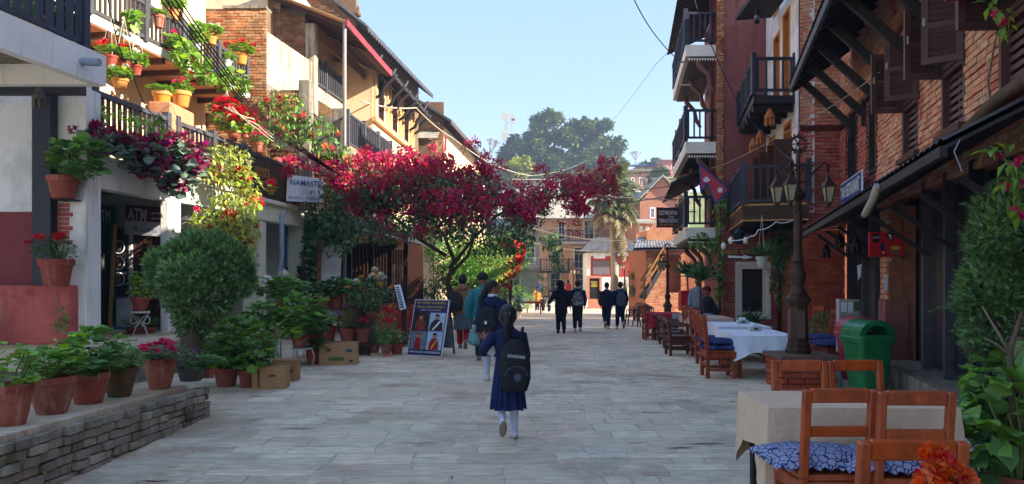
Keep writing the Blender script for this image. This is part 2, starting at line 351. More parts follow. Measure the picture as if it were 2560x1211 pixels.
# ------------------------------------------------------------ brickwork: recessed mortar sheet + real bricks
BRK = {}
def brick_mesh(mat):
    if mat not in BRK:
        b = MB(); b.box((0, 0, 0), (1, 1, 1)); me = b.mat(mat).mesh('brick_' + mat); bev(me, 0.045)
        BRK[mat] = me
    return BRK[mat]
def rects_minus(w, h, holes):
    us = sorted({0, w, *[max(0, min(w, x)) for q in holes for x in (q[0], q[2])]}); vs_ = sorted({0, h, *[max(0, min(h, x)) for q in holes for x in (q[1], q[3])]})
    out = []
    for u0, u1 in zip(us, us[1:]):
        for v0, v1 in zip(vs_, vs_[1:]):
            cu, cv = (u0 + u1) / 2, (v0 + v1) / 2
            if not any(q[0] < cu < q[2] and q[1] < cv < q[3] for q in holes): out.append((u0, v0, u1, v1))
    return out
def panel(name, mat, parent, O, u, n, w, h, holes=(), th=0.2):  # wall slab with real openings; front face at O, body behind it
    O, u, n = V3(O), V3(u).normalized(), V3(n).normalized(); z = V3((0, 0, 1)); b = MB()
    for (u0, v0, u1, v1) in rects_minus(w, h, holes):
        q = [O + u * a + z * c for a, c in ((u0, v0), (u1, v0), (u1, v1), (u0, v1))]
        b.prism(q, n * -th)
    return b.build(name, mat, parent)
def bricks(parent, O, u, n, w, h, mat, holes=(), bl=0.23, bh=0.065, gap=0.012, proud=0.018, cap=300, keep=None, jit=1.0, seed=1, name='brick', topf=None):
    R = random.Random(seed); O, u, n = V3(O), V3(u).normalized(), V3(n).normalized(); z = V3((0, 0, 1)); items = []
    rows = int(h / (bh + gap))
    for r in range(rows):
        v = (r + 0.5) * (bh + gap); t = -R.random() * bl * 0.3 - (bl / 2 if r % 2 else 0)
        hs = sorted([(q[0], q[2]) for q in holes if q[1] - bh * .4 < v < q[3] + bh * .4])
        while t < w:
            L = bl * R.uniform(0.9, 1.08) if jit else bl
            a, b2 = max(0, t), min(w, t + L); t += L + gap
            segs = [(a, b2)]
            for (x0, x1) in hs:
                segs = [s2 for (p, q) in segs for s2 in ((p, min(q, x0)), (max(p, x1), q)) if s2[1] - s2[0] > 0.03]
            for (p, q) in segs:
                if q - p < 0.03: continue
                if topf and v > topf((p + q) / 2): continue
                pr = proud * R.uniform(0.5, 1.4)
                items.append((O + u * ((p + q) / 2) + z * (v + R.uniform(-.004, .004) * jit) + n * (pr - 0.03), q - p, bh * R.uniform(.92, 1.05), R.uniform(-1, 1) * 0.012 * jit))
    C0 = V3((0, 0, EYE))
    def vis(c):
        px, py = CX + F * c.x / max(c.y, .1), HY - F * (c.z - EYE) / max(c.y, .1)
        return c.y > 0.5 and -10 < px < 2570 and -10 < py < 1221 and (keep is None or keep(px, py))
    order = sorted(range(len(items)), key=lambda i: (not vis(items[i][0]), (items[i][0] - C0).length))
    me = brick_mesh(mat); off = V3(ORG.get(parent.name, (0, 0, 0)))
    base = Matrix((u, n, z)).transposed()
    rest = MB()
    for k, i in enumerate(order):
        c, L, hh, tw = items[i]
        if k < cap and vis(c):
            o = link(name, me, parent)
            m3 = base @ Matrix.Rotation(tw, 3, 'Z') @ Matrix.Diagonal((L, 0.06, hh))
            o.matrix_basis = Matrix.Translation(c - off) @ m3.to_4x4()
        else: rest.box(c, (L, 0.06, hh), mtx=base @ Matrix.Rotation(tw, 3, 'Z'))
    if rest.v: stuff(rest.build(name + '_course', mat, parent))
def bwall(parent, O, u, n, w, h, mat, mortar, holes=(), th=0.25, **k):
    panel('wall', mortar, parent, V3(O) - V3(n).normalized() * 0.012, u, n, w, h, holes, th)
    bricks(parent, O, u, n, w, h, mat, holes, **k)
# ------------------------------------------------------------ modifiers and fonts are evaluated in a small scratch scene (fast)
SCRATCH = bpy.data.scenes.new('scratch')
def evaluated(o):
    SCRATCH.collection.objects.link(o); vl = SCRATCH.view_layers[0]; vl.update(); dg = vl.depsgraph
    me = bpy.data.meshes.new_from_object(o.evaluated_get(dg)); bpy.data.objects.remove(o); return me
# ------------------------------------------------------------ rails, windows, lettering
def railing(parent, A, B, h, n, mat, post=0.09, bal=0.045, rail=0.06, posts=None, low=0.1):
    A, B = V3(A), V3(B); z = V3((0, 0, 1)); d = (B - A)
    bar('top_rail', mat, parent, A + z * h, B + z * h, rail * 1.2, rail)
    bar('bottom_rail', mat, parent, A + z * low, B + z * low, rail, rail * .9)
    for t in (posts if posts is not None else (0, 1)):
        q = A + d * t; bar('post', mat, parent, q, q + z * (h + 0.12), post, post, up=d.normalized())
    for i in range(n):
        q = A + d * ((i + 0.5) / n); bar('baluster', mat, parent, q + z * (low + rail * .4), q + z * (h - rail * .4), bal, bal * .7, up=d.normalized())
def lattice_window(parent, O, u, n, w, h, frame='shutter_brown', pane='pane', nx=2, ny=3, fw=0.06, depth=0.08, name='window', slat=False, pname='pane'):
    O, u, n = V3(O), V3(u).normalized(), V3(n).normalized(); z = V3((0, 0, 1))
    b = MB(); b.prism([O - n * depth + u * a + z * c for a, c in ((0, 0), (w, 0), (w, h), (0, h))], n * 0.01)
    win = b.build(name, pane, parent)
    for a, c, e, g in ((0, 0, w, fw), (0, h - fw, w, h), (0, fw, fw, h - fw), (w - fw, fw, w, h - fw)):
        b = MB(); b.prism([O - n * (depth - .02) + u * p + z * q for p, q in ((a, c), (e, c), (e, g), (a, g))], n * (depth - 0.005)); b.build('frame', frame, win)
    for i in range(1, nx):
        q = O - n * (depth - .03) + u * (w * i / nx); bar('mullion', frame, win, q + z * fw, q + z * (h - fw), 0.03, 0.03, up=u)
    for j in range(1, ny):
        q = O - n * (depth - .035) + z * (h * j / ny); bar('slat' if slat else 'mullion', frame, win, q + u * fw, q + u * (w - fw), 0.03, 0.05 if slat else 0.025)
    return win
def text(s, mat, parent, O, u, n, w, h, name='lettering', th=0.004, bold=0.0, up=None):
    cu = bpy.data.curves.new('t', 'FONT'); cu.body = s; cu.align_x = 'LEFT'; cu.resolution_u = 2; cu.offset = bold
    me = evaluated(bpy.data.objects.new('t', cu))
    co = np.zeros(len(me.vertices) * 3); me.vertices.foreach_get('co', co); co = co.reshape(-1, 3)
    lo, hi = co.min(0), co.max(0)
    u, n = V3(u).normalized(), V3(n).normalized(); v = V3(up).normalized() if up else n.cross(u)
    off = V3(ORG.get(parent.name, (0, 0, 0))) if parent else V3((0, 0, 0)); O = V3(O) - off + n * th
    q = ((co[:, 0] - lo[0]) / (hi[0] - lo[0]) * w)[:, None] * np.array(u)[None] + ((co[:, 1] - lo[1]) / (hi[1] - lo[1]) * h)[:, None] * np.array(v)[None] + np.array(O)[None]
    me.vertices.foreach_set('co', q.reshape(-1)); me.materials.clear(); me.materials.append(MATS[mat]); me.update()
    return link(name, me, parent)
# ------------------------------------------------------------ leaves (vectorised)
def np_mesh(name, V, Fc, mats, mi=None):
    me = bpy.data.meshes.new(name); nv, (nf, k) = len(V), Fc.shape
    me.vertices.add(nv); me.vertices.foreach_set('co', np.ascontiguousarray(V, dtype=np.float32).reshape(-1))
    me.loops.add(nf * k); me.loops.foreach_set('vertex_index', np.ascontiguousarray(Fc, dtype=np.int32).reshape(-1))
    me.polygons.add(nf); me.polygons.foreach_set('loop_start', np.arange(0, nf * k, k, dtype=np.int32))
    try: me.polygons.foreach_set('loop_total', np.full(nf, k, dtype=np.int32))
    except Exception: pass
    for m in mats: me.materials.append(MATS[m])
    if mi is not None: me.polygons.foreach_set('material_index', np.ascontiguousarray(mi, dtype=np.int32))
    me.update(calc_edges=True); return me
def _round(k=7, cup=0.18, scal=0.12):
    v = [(0.15, 0, -0.02)]; 
    for j in range(k):
        a = 2 * pi * j / k + pi / k; r = 0.5 * (1 + scal * (1 if j % 2 else -1)); v.append((0.5 + r * math.cos(a), r * math.sin(a) * 1.05, cup * (0.5 + 0.5 * math.sin(3 * a))))
    return np.array(v), np.array([(0, 1 + j, 1 + (j + 1) % k) for j in range(k)])
TEMPL = {
    'round': _round(),
    'lance': (np.array([(0, 0, 0), (.45, .22, .07), (1, 0, -.12), (.45, -.22, .07), (.5, 0, 0)]), np.array([(0, 4, 1), (1, 4, 2), (0, 3, 4), (4, 3, 2)])),
    'blade': (np.array([(0, .05, 0), (0, -.05, 0), (.55, .06, .05), (.55, -.06, .05), (1, 0, -.1)]), np.array([(0, 1, 2), (2, 1, 3), (2, 3, 4)])),
    'tuft': (np.array([(0, 0, 0), (.5, .10, .04), (.5, -.10, .04), (1, .02, .0), (.75, .28, .05), (.75, -.28, -.03)]), np.array([(0, 2, 1), (1, 2, 3), (0, 1, 4), (0, 5, 2)])),
    'petal': (np.array([(0, 0, 0), (.6, .38, .15), (1, 0, .05), (.6, -.38, .15)]), np.array([(0, 3, 1), (1, 3, 2)])),
    'quad': (np.array([(0, -.35, 0), (.9, -.3, .1), (1, .3, 0), (.1, .38, .08)]), np.array([(0, 1, 2), (0, 2, 3)])),
}
def leaves(name, pts, dirs, size, templ='round', mats=('leaf',), roll=1.0, mi=None, seed=3, me_only=False):
    r = np.random.default_rng(seed); T, TF = TEMPL[templ]; n = len(pts); pts = np.asarray(pts, float); d = np.asarray(dirs, float)
    d = d / np.maximum(np.linalg.norm(d, axis=1, keepdims=True), 1e-6)
    up = np.array([0, 0, 1.0]) + r.normal(0, 0.45 * roll, (n, 3)); s = np.cross(up, d); s /= np.maximum(np.linalg.norm(s, axis=1, keepdims=True), 1e-6); w = np.cross(d, s)
    size = np.broadcast_to(size, (n,)).reshape(n, 1, 1)
    Vv = pts[:, None] + size * (T[None, :, 0:1] * d[:, None] + T[None, :, 1:2] * s[:, None] + T[None, :, 2:3] * w[:, None])
    Fc = (TF[None] + (np.arange(n) * len(T))[:, None, None]).reshape(-1, 3)
    m = None if mi is None else np.repeat(np.asarray(mi), len(TF))
    return np_mesh(name, Vv.reshape(-1, 3), Fc, mats, m)
def blob(n, c, r, seed=1, hollow=0.5, lumps=7, lump=0.35):
    """points in an uneven ellipsoid crown + outward directions"""
    g = np.random.default_rng(seed); d = g.normal(size=(n, 3)); d /= np.linalg.norm(d, axis=1, keepdims=True)
    L = g.normal(size=(lumps, 3)); L /= np.linalg.norm(L, axis=1, keepdims=True)
    k = np.maximum(0, (d @ L.T)).max(1) ** 3
    rr = (1 - lump + lump * k * 1.25) * (hollow + (1 - hollow) * g.random(n) ** 0.5)
    return np.array(c) + d * rr[:, None] * np.array(r), d

# ============================================================ THE SETTING: street, hill
def lthing(name, label, cat, loc=(0, 0, 0), rz=0.0, group=None):   # parts given in the thing's own frame
    o = thing(name, label, cat, loc, rz, group); ORG[o.name] = (0, 0, 0); return o
b = MB(); ys = [-40, 0, 5, 10, 14] + [14 + i * 2 for i in range(1, 40)] + [120, 200, 500, 2500]
rows_ = [[V3((x, y, gz(y) + 0.001)) for x in (-900, -60, -20, -8, 0, 8, 20, 60, 900)] for y in ys]
b.loft([list(r) for r in rows_], closed=False); b.f = [tuple(reversed(f)) for f in b.f]
street = struct(b.build('street', 'joint')); ORG[street.name] = (0, 0, 0)
def pave():
    R = random.Random(11); stones = []; y = 3.6; row = 0
    while y < 33:
        d = R.uniform(0.17, 0.36) * (1.3 if R.random() < .25 else 1); x = -3.25 if y < 7.9 else -6.6; x -= R.random() * .5; xr = 5.4 if y < 14 else 6.5
        while x < xr:
            big = 1.35 if x < 0.3 else 0.85
            w = R.uniform(0.2, 0.62) * big
            sub = [(y, d)]
            if d > .33 and R.random() < .45: sub = [(y, d * .48), (y + d * .5, d * .5)]
            for (yy, dd) in sub:
                g = R.uniform(.004, .01); j = lambda: R.uniform(-.022, .022)
                q = [(x + g + j(), yy + g + j()), (x + w - g + j(), yy + g + j()), (x + w - g + j(), yy + dd - g + j()), (x + g + j(), yy + dd - g + j())]
                if R.random() < .35:      # broken corner
                    k = R.randrange(4); a, c, e = q[k - 1], q[k], q[(k + 1) % 4]; t, s = R.uniform(.1, .3), R.uniform(.1, .35)
                    q[k:k + 1] = [(c[0] + (a[0] - c[0]) * t, c[1] + (a[1] - c[1]) * t), (c[0] + (e[0] - c[0]) * s, c[1] + (e[1] - c[1]) * s)]
                h0 = R.uniform(.004, .009); tl = (R.uniform(-.004, .004), R.uniform(-.007, .007))
                stones.append((q, h0, tl))
            x += w
        y += d; row += 1
    def emit(bm_, st):
        q, h, t = st; cx = sum(p[0] for p in q) / len(q); cy = sum(p[1] for p in q) / len(q); n = len(q); zb = gz(cy)
        sl = (gz(cy + .1) - gz(cy - .1)) / .2
        top = lambda p: zb + sl * (p[1] - cy) + h + t[0] * (p[0] - cx) + t[1] * (p[1] - cy)
        ins = [(cx + (p[0] - cx) * (1 - .012 / max(.05, abs(p[0] - cx))) if abs(p[0] - cx) > .03 else p[0], cy + (p[1] - cy) * (1 - .012 / max(.05, abs(p[1] - cy))) if abs(p[1] - cy) > .03 else p[1]) for p in q]
        vs = [(p[0], p[1], zb - .03) for p in q] + [(p[0], p[1], top(p) - .003) for p in q] + [(p[0], p[1], top(p)) for p in ins]
        fs = [tuple(2 * n + i for i in range(n))] + [(k * n + i, k * n + (i + 1) % n, (k + 1) * n + (i + 1) % n, (k + 1) * n + i) for k in (0, 1) for i in range(n)]
        bm_.add(vs, fs)
    def big(st):
        q = st[0]; cx = sum(p[0] for p in q) / len(q); cy = sum(p[1] for p in q) / len(q); px = CX + F * cx / cy
        area = abs(sum(q[i][0] * q[(i + 1) % len(q)][1] - q[(i + 1) % len(q)][0] * q[i][1] for i in range(len(q)))) / 2
        vis = -20 < px < 2580 and HY + F * EYE / cy < 1235
        return (not vis, -area / cy ** 3)
    stones.sort(key=big); rest = MB()
    for k, st in enumerate(stones):
        if k < 300:
            m = MB(); emit(m, st); m.build('paving_stone', 'paving', street)
        else: emit(rest, st)
    stuff(rest.build('paving_field', 'paving', street))
pave()
R_ = random.Random(21)
for k in range(34):                        # open joints where mortar has washed out
    y = 4.6 + R_.random() ** 1.6 * 9; x = R_.uniform(-3, 3.2) if y < 8 else R_.uniform(-4.5, 3.4); L = R_.uniform(.15, .5); n = 6; x += 1.5 * (abs(x) < .8 and 5.8 < y < 7.5); w = R_.uniform(.006, .014); pts = [(x + L * i / n, y + R_.uniform(-.012, .012)) for i in range(n + 1)]
    b = MB(); b.loft([[V3((p[0], p[1] - w * math.sin(pi * (i + .3) / (n + .6)), .0145)) for i, p in enumerate(pts)], [V3((p[0], p[1] + w * math.sin(pi * (i + .3) / (n + .6)), .0145)) for i, p in enumerate(pts)]], closed=False); b.build('open_joint', 'soil', street)
pt = np.stack([rng.uniform(-4.5, 4.2, 70), rng.uniform(5, 24, 70), np.zeros(70)], 1); pt[:, 2] = [gz(y) + .018 for y in pt[:, 1]]; dr_ = rng.normal(size=(70, 3)); dr_[:, 2] *= .15
lf = stuff(link('fallen_leaf_litter', leaves('fallen_leaf_litter', pt, dr_, rng.uniform(.02, .055, 70), 'lance', ('cardboard_print',), roll=.3))); tag(lf, 'dry fallen leaves scattered over the street', 'leaf litter')
# hill behind the village
n_ = 46; b = MB(); gx = np.linspace(-220, 260, n_); gy = np.linspace(88, 420, n_)
hz = lambda x, y: 1.4 + 19.5 * (1 - math.exp(-max(0, y - 90) / 32)) * math.exp(-((x - 22) / 95) ** 2) + 1.2 * math.sin(x * .13) * math.sin(y * .07) - .02 * max(0, y - 180)
b.loft([[V3((x, y, hz(x, y) if y > 89 else 1.2)) for x in gx] for y in gy], closed=False); b.f = [tuple(reversed(f)) for f in b.f]
struct(b.build('hill', 'hill', smooth=True))

# ============================================================ LEFT SIDE OF THE STREET
L1 = lambda y: -7.52 + 0.1 * y
L2 = lambda y: -7.15 + 0.14 * (y - 13.9)
def on(line, y, z): return V3((line(y), y, z))
uN = V3((1, 0, 0)); nN = V3((0, -1, 0))                     # walls that face the camera
def along(A, B):                                            # left side walls: u runs away from camera, n to the street
    d = (V3(B) - V3(A)); d.z = 0; d.normalize(); return d, V3((d.y, -d.x, 0))
def slab(name, mat, par, A, B, depth, z0, z1, bevel=0):     # strip along a line A-B (plan), body to the left of it
    u, n = along(A, B); b = MB(); A, B = V3((A[0], A[1], z0)), V3((B[0], B[1], z0))
    b.prism([A, B, B - n * depth, A - n * depth], (0, 0, z1 - z0)); return b.build(name, mat, par, bevel=bevel)
# ---- planter wall in the foreground: rough bricks under a stone coping
pl = thing('brick_planter', 'low mossy brick planter wall with slate coping in the left foreground', 'planter', (-3.35, 4.0, 0))
tilt = lambda y: 0.47 - 0.033 * (y - 4.8)
b = MB(); b.hexa([(-6.2, 3.2, -.1), (-3.36, 3.2, -.1), (-3.3, 7.86, -.1), (-6.2, 7.86, -.1), (-6.2, 3.2, .38), (-3.36, 3.2, .45), (-3.3, 7.86, .3), (-6.2, 7.86, .3)]); b.build('core', 'old_mortar', pl)
uP, nP = V3((0.06, 4.66, -.155)).normalized(), V3((1, -.013, 0))
R_ = random.Random(5)
bm_old = brick_mesh('old_brick')
for r in range(6):
    y = 3.25 + (0.0 if r % 2 else .13)
    while y < 7.8:
        L = R_.uniform(.14, .25); L = min(L, 7.87 - y)
        if L < .06: break
        z = tilt(y) - 0.05 - 0.071 * (5 - r) - .035
        o = link('brick', bm_old, pl); c = V3((-3.335 + .013 * (y - 3.2) + R_.uniform(-.022, .022), y + L / 2, z)) - V3(ORG[pl.name])
        o.matrix_basis = Matrix.Translation(c) @ Euler((R_.uniform(-.03, .03) - .033, R_.uniform(-.05, .05), R_.uniform(-.05, .05))).to_matrix().to_4x4() @ Matrix.Diagonal((.13, L - .014, .066 * R_.uniform(.86, 1.02), 1))
        y += L
    x = -3.42                                                   # end face, seen past the corner
    for k in range(3): 
        o = link('brick', bm_old, pl); c = V3((x - .12 - k * .25 - (.1 if r % 2 else 0), 7.84, tilt(7.84) - .085 - .071 * (5 - r))) - V3(ORG[pl.name]); o.matrix_basis = Matrix.Translation(c) @ Matrix.Diagonal((.235, .12, .06, 1))
y = 3.2
while y < 7.3:
    L = R_.uniform(.7, 1.15); L = min(L, 7.55 - y); w = R_.uniform(-.01, .02)
    b = MB(); b.hexa([(-4.75, y + .008, tilt(y) - .055), (-3.3 + w, y + .008, tilt(y) - .055), (-3.3 + w, y + L - .008, tilt(y + L) - .055), (-4.75, y + L - .008, tilt(y + L) - .055), (-4.75, y + .008, tilt(y)), (-3.3 + w, y + .008, tilt(y)), (-3.3 + w, y + L - .008, tilt(y + L)), (-4.75, y + L - .008, tilt(y + L))])
    b.build('coping_stone', 'paving', pl, bevel=.006); y += L
# stone terrace in front of the houses
te = thing('stone_terrace', 'raised stone terrace in front of the left hand shops', 'terrace', (-6.5, 10, 0))
b = MB(); b.prism([(-12, 8.2, -.2), (-5.35, 8.2, -.2), (-5.0, 13.9, -.2), (-5.55, 14.2, -.2), (-12, 14.2, -.2)], (0, 0, .64)); b.build('base', 'old_concrete', te)
for i in range(7):
    for j in range(4):
        b = MB(); x0 = -8.9 + j * .92 + (.4 if i % 2 else 0); x1 = min(x0 + .9, -5.3 + .04 * i); y0 = 8.16 + i * .8
        if x1 > x0: b.bx(x0, y0, .44, x1, y0 + .785, .5); b.build('paving_slab', 'paving', te, bevel=.006)
# ---- A: white balcony house at the left edge
A_ = thing('white_balcony_house', 'white plastered house corner with overhanging balcony at the left edge', 'house', (-8, 10.5, 0))
ax = lambda y: -5.45 + .14 * (y - 9.9)
panel('wall', 'wall_white', A_, (-10, 11.0, 2.45), uN, nN, 3.62, 2.2, th=.25)
panel('lower_wall', 'maroon_wall', A_, (-10, 10.985, 1.3), uN, nN, 3.6, 1.15, th=.24)
b = MB(); b.bx(-10, 10.72, .5, -6.42, 11.2, 1.36); b.build('plinth', 'red_plinth', A_, bevel=.02)
b = MB(); b.bx(-7.0, 10.78, 1.36, -6.72, 10.98, 4.3); b.build('post', 'blue_black', A_, bevel=.008)
slab('balcony_floor', 'old_concrete', A_, (ax(5), 5, 0), (ax(9.9), 9.88, 0), 4, 4.3, 4.42)
slab('fascia', 'white_plaster', A_, (ax(5) + .02, 5, 0), (ax(9.9) + .02, 9.9, 0), .14, 4.03, 4.44)
b = MB(); b.bx(-9.5, 9.78, 4.03, ax(9.9) - .13, 9.9, 4.43); b.build('end_fascia', 'white_plaster', A_)
for y in (10.1, 10.62): b = MB(); b.bx(-10, y, 4.12, -6.2, y + .16, 4.34); b.build('beam', 'dark_wood', A_)
for x in (-8.6, -7.8, -7.0): b = MB(); b.bx(x, 6, 4.18, x + .12, 9.7, 4.3); b.build('joist', 'dark_wood', A_)
b = MB(); b.tube([(ax(9.45) - .1, 9.45, 4.24), (ax(9.45) + .26, 9.43, 4.22)], .05, 10); b.build('drain_spout', 'pipe_grey', A_, smooth=40)
railing(A_, (ax(6.5) - .1, 6.5, 4.44), (ax(9.65) - .1, 9.65, 4.44), 1.15, 19, 'blue_black', post=.11, bal=.075, posts=(0.33, 1))
# ---- B: porch house with the shop
B_ = thing('porch_house', 'peach house with white porch beam and flower lined balconies beside the shop', 'house', (-7, 13.5, 0))
b = MB(); b.bx(-6.79, 10.95, .5, -6.3, 11.35, 4.29); b.build('pillar', 'white_plaster', B_, bevel=.012)
b = MB(); b.bx(-6.3, 13.25, .3, -6.15, 13.75, 2.9); b.build('pillar', 'white_plaster', B_, bevel=.012)
for k in range(9): bar('exposed_brick', 'red_brick', B_, (-6.79 + (.06 if k % 2 else 0), 10.945, 2.0 + k * .068), (-6.5 - (.05 if k % 3 else 0), 10.945, 2.0 + k * .068), .03, .055)
slab('porch_beam', 'white_plaster', B_, on(L1, 11.2, 0), on(L1, 16.3, 0), .25, 2.86, 3.28)
slab('terrace_lip', 'white_plaster', B_, V3((L1(11.2) + .07, 11.2, 0)), V3((L1(16.3) + .07, 16.3, 0)), .4, 3.28, 3.36)
slab('terrace_floor', 'old_concrete', B_, on(L1, 11.2, 0) - V3((.26, 0, 0)), on(L1, 16.3, 0) - V3((.26, 0, 0)), 2.4, 3.1, 3.27)
panel('shop_wall', 'wall_white', B_, (-9.4, 14.6, .5), uN, nN, 3.3, 2.7, [(1.9, 0, 2.9, 1.95)], th=.2)
b = MB(); b.bx(-9.5, 11.2, .5, -9.35, 14.6, 3.1); b.build('inner_wall', 'wall_white', B_)
dr = MB(); dr.bx(-7.49, 14.66, .5, -6.52, 14.72, 2.44); dr = dr.build('door', 'brown_wood', B_)
for k in range(5): bar('plank', 'brown_wood', dr, (-7.4 + k * .2, 14.65, .52), (-7.4 + k * .2, 14.65, 2.42), .17, .03, up=(0, 1, 0))
fb = MB(); fb.bx(-7.85, 14.5, 1.1, -7.55, 14.58, 2.45); fb = fb.build('picture_board', 'dark_wood', B_)
for k in range(3):
    c = P(296, 618 + k * 40, 14.47); b = MB(); b.tube([c + V3((.115 * math.cos(a), 0, .125 * math.sin(a))) for a in np.linspace(0, 2 * pi, 17)], .012, 5, cap=False); b.build('picture_ring', 'ink_white', fb, smooth=True)
    b = MB(); b.ell(c + V3((0, .01, 0)), (.06, .01, .08), 8, 6); b.build('picture', 'clay_dark', fb)
bar('door_post', 'pale_timber', B_, P(272, 860, 13.9), P(288, 560, 13.9), .05, .05)
sg = thing('green_shop_sign', 'green sign reading BIL ATM at the top of the shop opening', 'sign', (-8, 14.3, 2))
b = MB(); b.prism([P(212, 513, 14.2), P(290, 512, 14.2), P(290, 572, 14.2), P(212, 571, 14.2)], (0, .03, 0)); b.build('board', 'sign_green', sg)
text('BIL ATM', 'ink_white', sg, P(217, 556, 14.195), uN, nN, 59 * 14.2 / F, 31 * 14.2 / F)
sg = thing('atm_sign', 'maroon and white ATM sign above the brown door', 'sign', (-7, 14.4, 2))
b = MB(); b.prism([P(313, 512, 14.4), P(421, 520, 14.3), P(419, 557, 14.3), P(313, 551, 14.4)], (0, .04, 0)); b.build('upper_panel', 'sign_maroon', sg)
b = MB(); b.prism([P(313, 551.5, 14.4), P(419, 557.5, 14.3), P(407, 592, 14.3), P(311, 586, 14.4)], (0, .04, 0)); b.build('lower_panel', 'sign_white', sg)
uA = (P(421, 520, 14.3) - P(313, 512, 14.4)).normalized(); 
nA = uA.cross(V3((0, 0, 1)))
text('ATM', 'ink_white', sg, P(318, 551, 14.37), uA, nA, 52 * 14.3 / F, 32 * 14.3 / F, bold=.03, th=.01)
for k in range(6): b = MB(); b.box(P(383 + (k % 3) * 13, 534 + (k // 3) * 13, 14.32), (.07, .012, .03)); b.build('card_emblem', 'ink_white', sg)
text('Global IME Bank', 'sign_blue', sg, P(350, 580, 14.35), uA, nA, 46 * 14.3 / F, 10 * 14.3 / F, th=.012)
b = MB(); c = P(340, 572, 14.34)
for k in range(3): b.box(c + V3((0, 0, (k - 1) * .03)), (.07, .01, .016))
b.build('emblem', 'sign_blue', sg)
cu = thing('green_curtain', 'dark green cloth curtain hanging in the shop opening', 'curtain', (-8, 14, .5))
b = MB(); n = 40; ring = [[V3((P(212 + 78 * i / n, 0, 14.1).x, 14.1 + .035 * math.sin(i * 1.1) + .02 * math.sin(i * .37), z)) for i in range(n + 1)] for z in (.52, 1.4, 2.4)]
b.loft(ring, closed=False); b.build('cloth', 'green_cloth', cu, smooth=True)
tr = thing('hanging_trousers', 'black trousers hanging in front of the green curtain', 'trousers', (-7.6, 13.6, .7))
def leg_tube(x0, x1, xb0, xb1, nm):
    b = MB(); rings = []
    for t in np.linspace(0, 1, 7):
        z = PZ(640, 13.6) * (1 - t) + PZ(822, 13.6) * t; a = x0 * (1 - t) + xb0 * t; c = x1 * (1 - t) + xb1 * t
        xa, xc = PX(a, 13.6), PX(c, 13.6); m = (xa + xc) / 2; r = (xc - xa) / 2
        rings.append([V3((m + r * math.cos(k * pi / 6), 13.6 + .05 * math.sin(k * pi / 6) * (1 + .2 * math.sin(k * 2 + t * 7)), z)) for k in range(12)])
    b.loft(rings); b.build(nm, 'ink_black', tr, smooth=True)
leg_tube(219, 243, 215, 238, 'leg'); leg_tube(240, 262, 246, 264, 'leg')
b = MB(); b.tube([P(218, 640, 13.6), P(262, 640, 13.6)], .055, 10); b.build('waistband', 'ink_black', tr)
# terrace rail (lower balcony)
railing(B_, on(L1, 11.3, 3.36), on(L1, 13.4, 3.36), 0.95, 15, 'grey_rail', post=.12, bal=.05, rail=.075, posts=(0, .94), low=.09)
railing(B_, on(L1, 13.5, 3.36), on(L1, 16.3, 3.36), 0.95, 19, 'grey_rail', post=.12, bal=.05, rail=.075, posts=(0.03, .5, 1), low=.09)
# upper storey
u2, n2 = along(on(L2, 11.4, 0), on(L2, 18.4, 0))
slab('upper_floor', 'white_plaster', B_, on(L2, 11.4, 0), on(L2, 18.4, 0), 1.25, 5.9, 6.03)
for k in range(9):
    q = on(L2, 11.7 + k * .8, 5.83); b = MB(); b.beam(q, q - n2 * 1.2, .09, .13); b.build('joist', 'brown_wood', B_)
for k in range(7): slab('soffit_board', 'orange_wall', B_, on(L2, 11.4, 0) - n2 * (.02 + k * .17), on(L2, 18.4, 0) - n2 * (.02 + k * .17), .155, 5.875, 5.9)
W2 = on(L2, 11.4, 3.27) - n2 * 1.2
panel('wall', 'peach_wall', B_, W2, u2, n2, 7.1, 6.2, [(1.1, 3.0, 1.9, 4.9), (3.2, 3.3, 3.95, 4.7), (5.3, 3.0, 6.1, 4.9), (1.3, .1, 2.2, 2.0), (4.4, .5, 5.3, 1.8)], th=.3)
for (a, c, w, h) in ((1.1, 3.0, .8, 1.9), (3.2, 3.3, .75, 1.4), (5.3, 3.0, .8, 1.9), (1.3, .1, .9, 1.9), (4.4, .5, .9, 1.3)): lattice_window(B_, W2 + u2 * a + V3((0, 0, c)), u2, n2, w, h, 'brown_wood', nx=2, ny=4)
sh = MB(); q0 = on(L2, 15.4, 6.7) - n2 * 1.1; sh.prism([q0, q0 + n2 * .45, q0 + n2 * .45 + V3((0, 0, 1.0)), q0 + V3((0, 0, 1.0))], u2 * .05); sh = sh.build('shutter', 'shutter_brown', B_)
for k in range(9): z = .1 + k * .09; bar('louvre', 'brown_wood', sh, q0 + n2 * .06 - u2 * .015 + V3((0, 0, z)), q0 + n2 * .39 - u2 * .015 + V3((0, 0, z)), .02, .05)
railing(B_, on(L2, 11.4, 6.03), on(L2, 18.3, 6.03), .72, 52, 'grey_rail', post=.12, bal=.045, rail=.07, posts=(.2, .42, .6, .8, .99), low=.08)
b = MB(); b.bx(-10, 11.0, 3.2, -8.1, 18.5, 9.5); b.build('core', 'peach_wall', B_)
